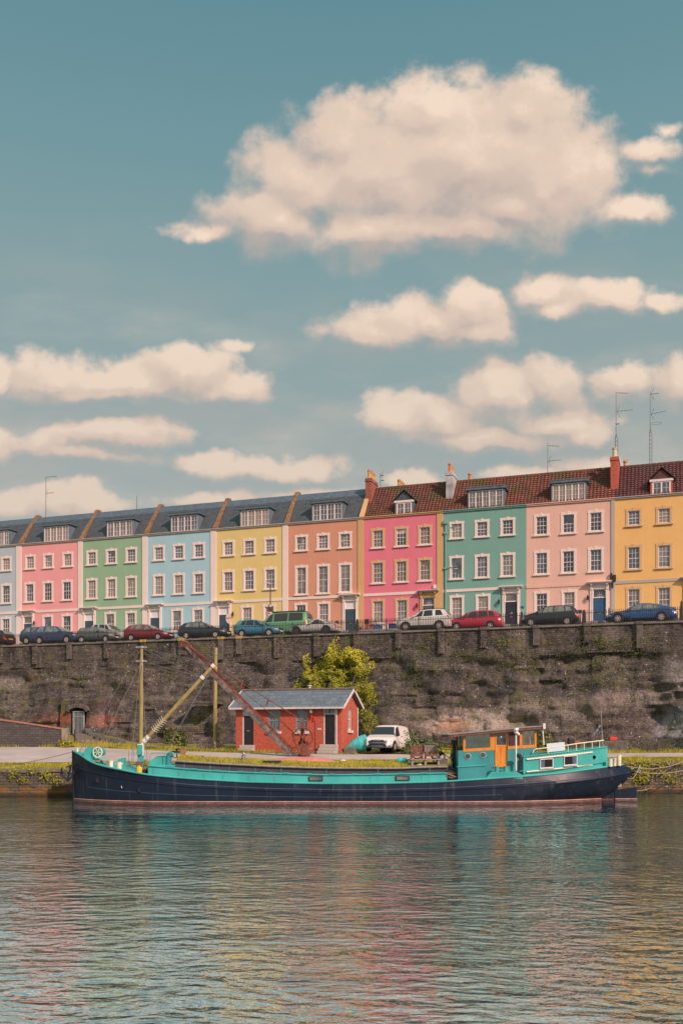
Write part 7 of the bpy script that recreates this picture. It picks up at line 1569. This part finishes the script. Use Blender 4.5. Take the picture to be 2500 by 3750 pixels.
def build_crane():
    Y = 59.3; V_ = lambda px, py, y=Y: Vector((PY(px, py, y)[0], y, PY(px, py, y)[1]))
    rust, t, p, o = newmat('rusted_iron'); pos = t.n('ShaderNodeTexCoord').outputs['Object']; n = t.noise(pos, 5, 6, .7)
    t.l(t.mix(t.mapr(n, .35, .68), alb(88, 50, 42), alb(148, 80, 54)), p.inputs['Base Color']); p.inputs['Roughness'].default_value = .9; setbump(t, p, n, .4, .02)
    tim, t, p, o = newmat('jib_timber'); pos = t.n('ShaderNodeTexCoord').outputs['Object']; n = t.noise(pos, 3, 6, .7)
    t.l(t.mix(t.mapr(n, .38, .66), alb(66, 55, 52), alb(132, 114, 106)), p.inputs['Base Color']); p.inputs['Roughness'].default_value = .9
    base = V_(1110, 2768); root = thing('quay_crane', 'old rusty hand crane with a long timber jib in front of the brick hut', 'crane', base)
    Lc = lambda px, py, dy=0: V_(px, py)-base+Vector((0, dy, 0))
    foot, head = Lc(1068, 2766), Lc(677, 2364)
    d = (head-foot).normalized(); nr = Vector((-d.z, 0, d.x))
    jb = MB()
    N = 10; wd = [.27, .30, .32, .33, .33, .32, .30, .27, .24, .20, .16]
    for dy in (-.17, .17):
        rows = []
        for i in range(N+1):
            c = foot.lerp(head, i/N); h = wd[i]/2; rows.append([c+nr*h+Vector((0, dy-.07, 0)), c+nr*h+Vector((0, dy+.07, 0)), c-nr*h+Vector((0, dy+.07, 0)), c-nr*h+Vector((0, dy-.07, 0))])
        jb.grid(rows, closed=True); o_ = len(jb.v); jb.f += [(o_-4, o_-3, o_-2, o_-1)]; jb.m += [0]
    jb.build('jib', tim, root, bevel=.01)
    ip = MB()
    ip.bar(foot.lerp(head, .02)-nr*.2, foot.lerp(head, .99)-nr*.12, .34, .035, up=(0, 1, 0)); ip.build('jib_strap', rust, root)
    sh = MB(); sh.tube([(head.x+.24*math.cos(k*.3142), 0, head.z+.24*math.sin(k*.3142)) for k in range(21)], .07, 8); sh.lathe([(.07, -.26), (.07, .26)], head, 'y', 10); sh.bar(head-d*.9, head, .3, .1, up=(0, 1, 0)); sh.build('head_sheave', rust, root, smooth=60)
    tr = MB(); a, b = Lc(676, 2356), Lc(1104, 2637)
    for dy in (-.12, .12): tr.tube([a+Vector((0, dy, 0)), a.lerp(b, .5)+Vector((0, dy, -.12)), b+Vector((0, dy, 0))], .028, 6)
    for f in (.33, .5, .72): c = a.lerp(b, f)-Vector((0, 0, .1*f)); tr.bar(c+Vector((-.02, 0, .03)), c+Vector((-.14, 0, -.36)) if f > .4 else c+Vector((-.05, 0, -.05)), .09, .34, up=(0, 1, 0))
    tr.build('tie_rods', rust, root, smooth=60)
    ch = MB(); ch.tube([Lc(680, 2362), Lc(840, 2490, -.2), Lc(1075, 2680, -.2), Lc(1085, 2740)], .018, 5); ch.build('hoist_chain', rust, root)
    ps = MB(); ps.prism([(Lc(1097, 0).x, 0), (Lc(1124, 0).x, 0), (Lc(1111, 0).x, Lc(0, 2640).z), (Lc(1101, 0).x, Lc(0, 2640).z)], -.12, .16); ps.box(-.22, .42, -.3, .3, -.15, .12); ps.box(-.3, .3, .1, .3, 0, .9); ps.build('post', rust, root, bevel=.02)
    MB().lathe([(.13, -.14), (.13, .14)], Lc(1105, 2638), 'y', 12).build('pin', tim, root)
    c = Lc(1110, 2700, -.28); g = MB(); r_ = .60
    g.tube([(c.x+r_*math.cos(k*.19635), c.y, c.z+r_*math.sin(k*.19635)) for k in range(33)], .042, 8); g.lathe([(.1, -.1), (.1, .1)], c, 'y', 12)
    for k in range(6): an = k*1.047+.35; g.bar(c, c+Vector((r_*math.cos(an), 0, r_*math.sin(an))), .05, .085, up=(0, 1, 0))
    g.build('gear_wheel', rust, root, smooth=50)
    c = Lc(1111, 2745, -.26); dr = MB(); dr.lathe([(.36, -.12), (.38, -.1), (.38, .1), (.36, .12), (.1, .12), (.08, .17), (0, .17)], c, 'y', 28)
    for k in range(8): an = k*.785; dr.lathe([(.03, .11), (.03, .14)], c+Vector((.28*math.cos(an), 0, .28*math.sin(an))), 'y', 6)
    dr.build('winding_drum', rust, root, smooth=40)
    c = Lc(1082, 2747, -.3); sg = MB(); sg.tube([(c.x+.18*math.cos(k*.3927), c.y, c.z+.18*math.sin(k*.3927)) for k in range(17)], .04, 7); sg.lathe([(.05, -.08), (.05, .08)], c, 'y', 8)
    for k in range(4): an = k*1.57; sg.bar(c, c+Vector((.18*math.cos(an), 0, .18*math.sin(an))), .04, .05, up=(0, 1, 0))
    sg.build('pinion', rust, root); hn = MB(); hn.tube([Lc(1135, 2741, -.2), Lc(1146, 2741, -.2)], .03, 6); hn.tube([Lc(1130, 2755, -.2), Lc(1146, 2770, -.5)], .02, 6); hn.build('crank', mat('galvanised', (0, 0, 0)), root)
build_crane()

def quay_things():
    # tall timber pole
    Y = 65.5; x0, zt = PY(791, 2372, Y); xb = PY(788, 0, Y)[0]; z0 = gz(x0, Y); o = thing('timber_pole', 'tall weathered timber pole standing on the bank behind the crane jib', 'pole', (xb, Y, z0))
    MB().tube([(0, 0, -.3), (.0, 0, 3), (x0-xb, 0, zt-z0)], [.14, .13, .115], 12).build('pole', mat('mast_timber', (0, 0, 0)), o, smooth=60)
    MB().lathe([(.15, 0), (.15, .12)], (x0-xb, 0, zt-z0-.5), n=12).build('band', mat('galvanised', (0, 0, 0)), o)
    gf = MB(); rr = random.Random(8)
    for k in range(7): z = 1.7+k*.16; gf.tube([(-.1+rr.uniform(-.02, .05), -.135, z), (.03, -.15, z+.09), (.08, -.14, z+rr.uniform(-.05, .12))], .012, 4)
    gf.build('scrawl', IRON, o)
    # white van
    X0, Y0 = 2.24, 60.4; yaw = R(22); L = 4.38; cx, cy = X0+math.sin(yaw)*L/2, Y0+math.cos(yaw)*L/2
    vp = paint('vanwhite', alb(238, 212, 196)); zv = gz(cx, cy)-.02
    van = make_car('van', 'white panel van with grey bumper parked beside the brick hut', vp, X=(cx, cy, zv), rz=R(90)-yaw, cat='van', name='panel_van', group=None)
    zf, zr = gz(X0, Y0+.8), gz(X0+math.sin(yaw)*3.5, Y0+3.5); van.rotation_euler = (0, -math.atan2(zr-zf, 2.7)*-1, R(90)-yaw)
    bm = mat('van_bumper_grey', alb(84, 92, 98), .6, 0, .1); L2 = L/2
    b = MB(); rows = []
    for z, dx in ((.22, -.0), (.30, -.05), (.54, -.055), (.66, -.02)): rows.append([(-L2+dx+.30*abs(q)**4, q*.84, z) for q in (-1, -.9, -.7, -.35, 0, .35, .7, .9, 1)])
    b.grid(rows, flip=True); b.build('bumper', bm, van, smooth=60)
    MB().box(-L2-.075, -L2-.0, -.46, .46, .38, .48).build('lower_grille', TRIM, van, bevel=.02); MB().box(-L2-.066, -L2-.0, -.48, .48, .60, .66).build('grille', TRIM, van, bevel=.015)
    c = MB()
    for z in (.70, .745): c.tube([(-L2-.03, -.46, z-.045), (-L2-.06, -.1, z-.04), (-L2-.065, 0, z), (-L2-.06, .1, z-.04), (-L2-.03, .46, z-.045)], .011, 6)
    c.build('badge', CHROME, van)
    MB().tube([(-.3, 0, 1.8), (-.22, 0, 2.02)], .008, 5).build('antenna', TRIM, van); sd_ = MB()
    for sy in (-1, 1): sd_.box(-.55, 2.0, sy*.905, sy*.925, .62, .68)
    sd_.build('side_moulding', vp, van)
    for sy in (-1, 1): MB().box(-1.42, -1.24, sy*.93, sy*1.07, 1.08, 1.34).build('mirror', TRIM, van, bevel=.04)
    # boat under a turquoise cover, propped on its side against the hut
    a = PV(1304, 2725, 58.2); X, Yb = W(a[0], 58.9).x, 61.3; X = T(1303)*Yb; o = thing('covered_dinghy', 'clinker dinghy propped on its side under a turquoise cover between hut and van', 'boat', (X, Yb, gz(X, Yb)+.02), 0)
    tq, t, p, oo = newmat('turquoise_tarpaulin'); pos = t.n('ShaderNodeTexCoord').outputs['Object']; n = t.noise(pos, 3, 4, .6); t.l(t.mix(t.mapr(n, .3, .7), alb(66, 160, 150), alb(92, 196, 182)), p.inputs['Base Color']); p.inputs['Roughness'].default_value = .5; setbump(t, p, n, .5, .05)
    rows = []; N = 16
    for i in range(N+1):
        f = i/N; prof = (1-(1-f)**2.2)*(1 if f < .93 else 1-.25*((f-.93)/.07)**2); cxx = -.66+1.30*f; czz = .34+.36*f**.7
        row = []
        for k in range(19):
            t_ = -math.pi*.62+math.pi*1.24*k/18; lap = .028*((k*.9) % 1); r_ = prof*(.62+lap)
            row.append((cxx+.14*math.cos(t_)*prof, -.30*math.cos(t_)*prof*1.6+.2, czz+r_*.86*math.sin(t_)))
        rows.append(row)
    hb = MB(); hb.grid(rows, flip=False); k_ = len(rows[0]); o_ = len(hb.v); hb.f.append(tuple(range(o_-k_, o_))); hb.m.append(0); hb.build('cover', tq, o, smooth=40)
    rp = MB()
    for f in (5, 9, 13): rp.tube([Vector(p_)+Vector((0, -.012, 0)) for p_ in rows[f]], .012, 5)
    rp.build('lashing', mat('blue_rope', (0, 0, 0)), o)
    # ramp wall with brick coping
    Y = 66.0; P = [PY(px, py, Y) for px, py in ((-260, 2600), (0, 2638), (120, 2655), (226, 2671))]; o = thing('ramp_wall', 'low dark stone wall with brick coping sloping down beside the cave path', 'wall', (P[0][0], Y, 0))
    sm = brick_mat('ramp_wall_stone', alb(88, 78, 70), alb(58, 52, 50), alb(40, 36, 34), .42, .16, 'xz', dirt=.5, mort=.02, bump=.9)
    w_ = MB()
    pts = [(x-P[0][0], z) for x, z in P]; w_.prism([(pts[0][0], 2.0), (pts[-1][0], 2.0)]+pts[::-1], 0, .4); w_.build('wall_face', sm, o)
    cp = MB(); r = random.Random(2)
    for (xa, za), (xb_, zb_) in zip(pts, pts[1:]):
        n = int((xb_-xa)/.11)
        for k in range(n): f = (k+.5)/n; z = za+(zb_-za)*f; x = xa+(xb_-xa)*f; cp.box(x-.05, x+.05, -.06, .46, z, z+.1+r.uniform(-.012, .012))
    cp.build('coping', mat('coping_brick', alb(164, 106, 86), .9, 0, .3, 7), o)
    x1, z1 = PY(241, 2669, Y); MB().box(pts[-1][0]+.005, pts[-1][0]+.42, -.06, .5, 2.0, z1+.05).build('pier', mat('pier_stone_pale', alb(138, 116, 96), .9, 0, .35, 3, .7, 14), o, bevel=.03)
    # post by the path, low kerb wall right of the gate
    X = T(275)*70; tag(MB().tube([(0, 0, 0), (0, 0, 1.0)], .05, 8).build('path_post', IRON, None, loc=(X, 70, gz(X, 70))), 'short black iron post on the path in front of the cave gate', 'post')
    st = MB(); r = random.Random(6)
    for k in range(60):
        px = r.uniform(312, 445); f = (px-312)/133; Yk = 76.5-7.5*f; x = T(px)*Yk; z = gz(x, Yk); st.box(x-r.uniform(.12, .3), x+r.uniform(.12, .3), Yk-.2, Yk+.3, z-.1, z+r.uniform(.15, .55)*(1-.2*f))
    tag(st.build('rubble_wall', mat('pier_stone', (0, 0, 0)), None, bevel=.04), 'low tumbled rubble wall edging the path beyond the cave gate', 'wall')
    # rubble and small stones at the foot of the wall
    X = T(482)*66; tag(MB().lathe([(0, 0), (.3, .02), (.34, .14), (.2, .28), (0, .3)], n=8).build('boulder', mat('pier_stone', (0, 0, 0)), None, loc=(T(735)*65.3, 65.3, gz(T(735)*65.3, 65.3)), bevel=.03), 'grey boulder among brambles near the foot of the timber pole', 'rock')
quay_things()
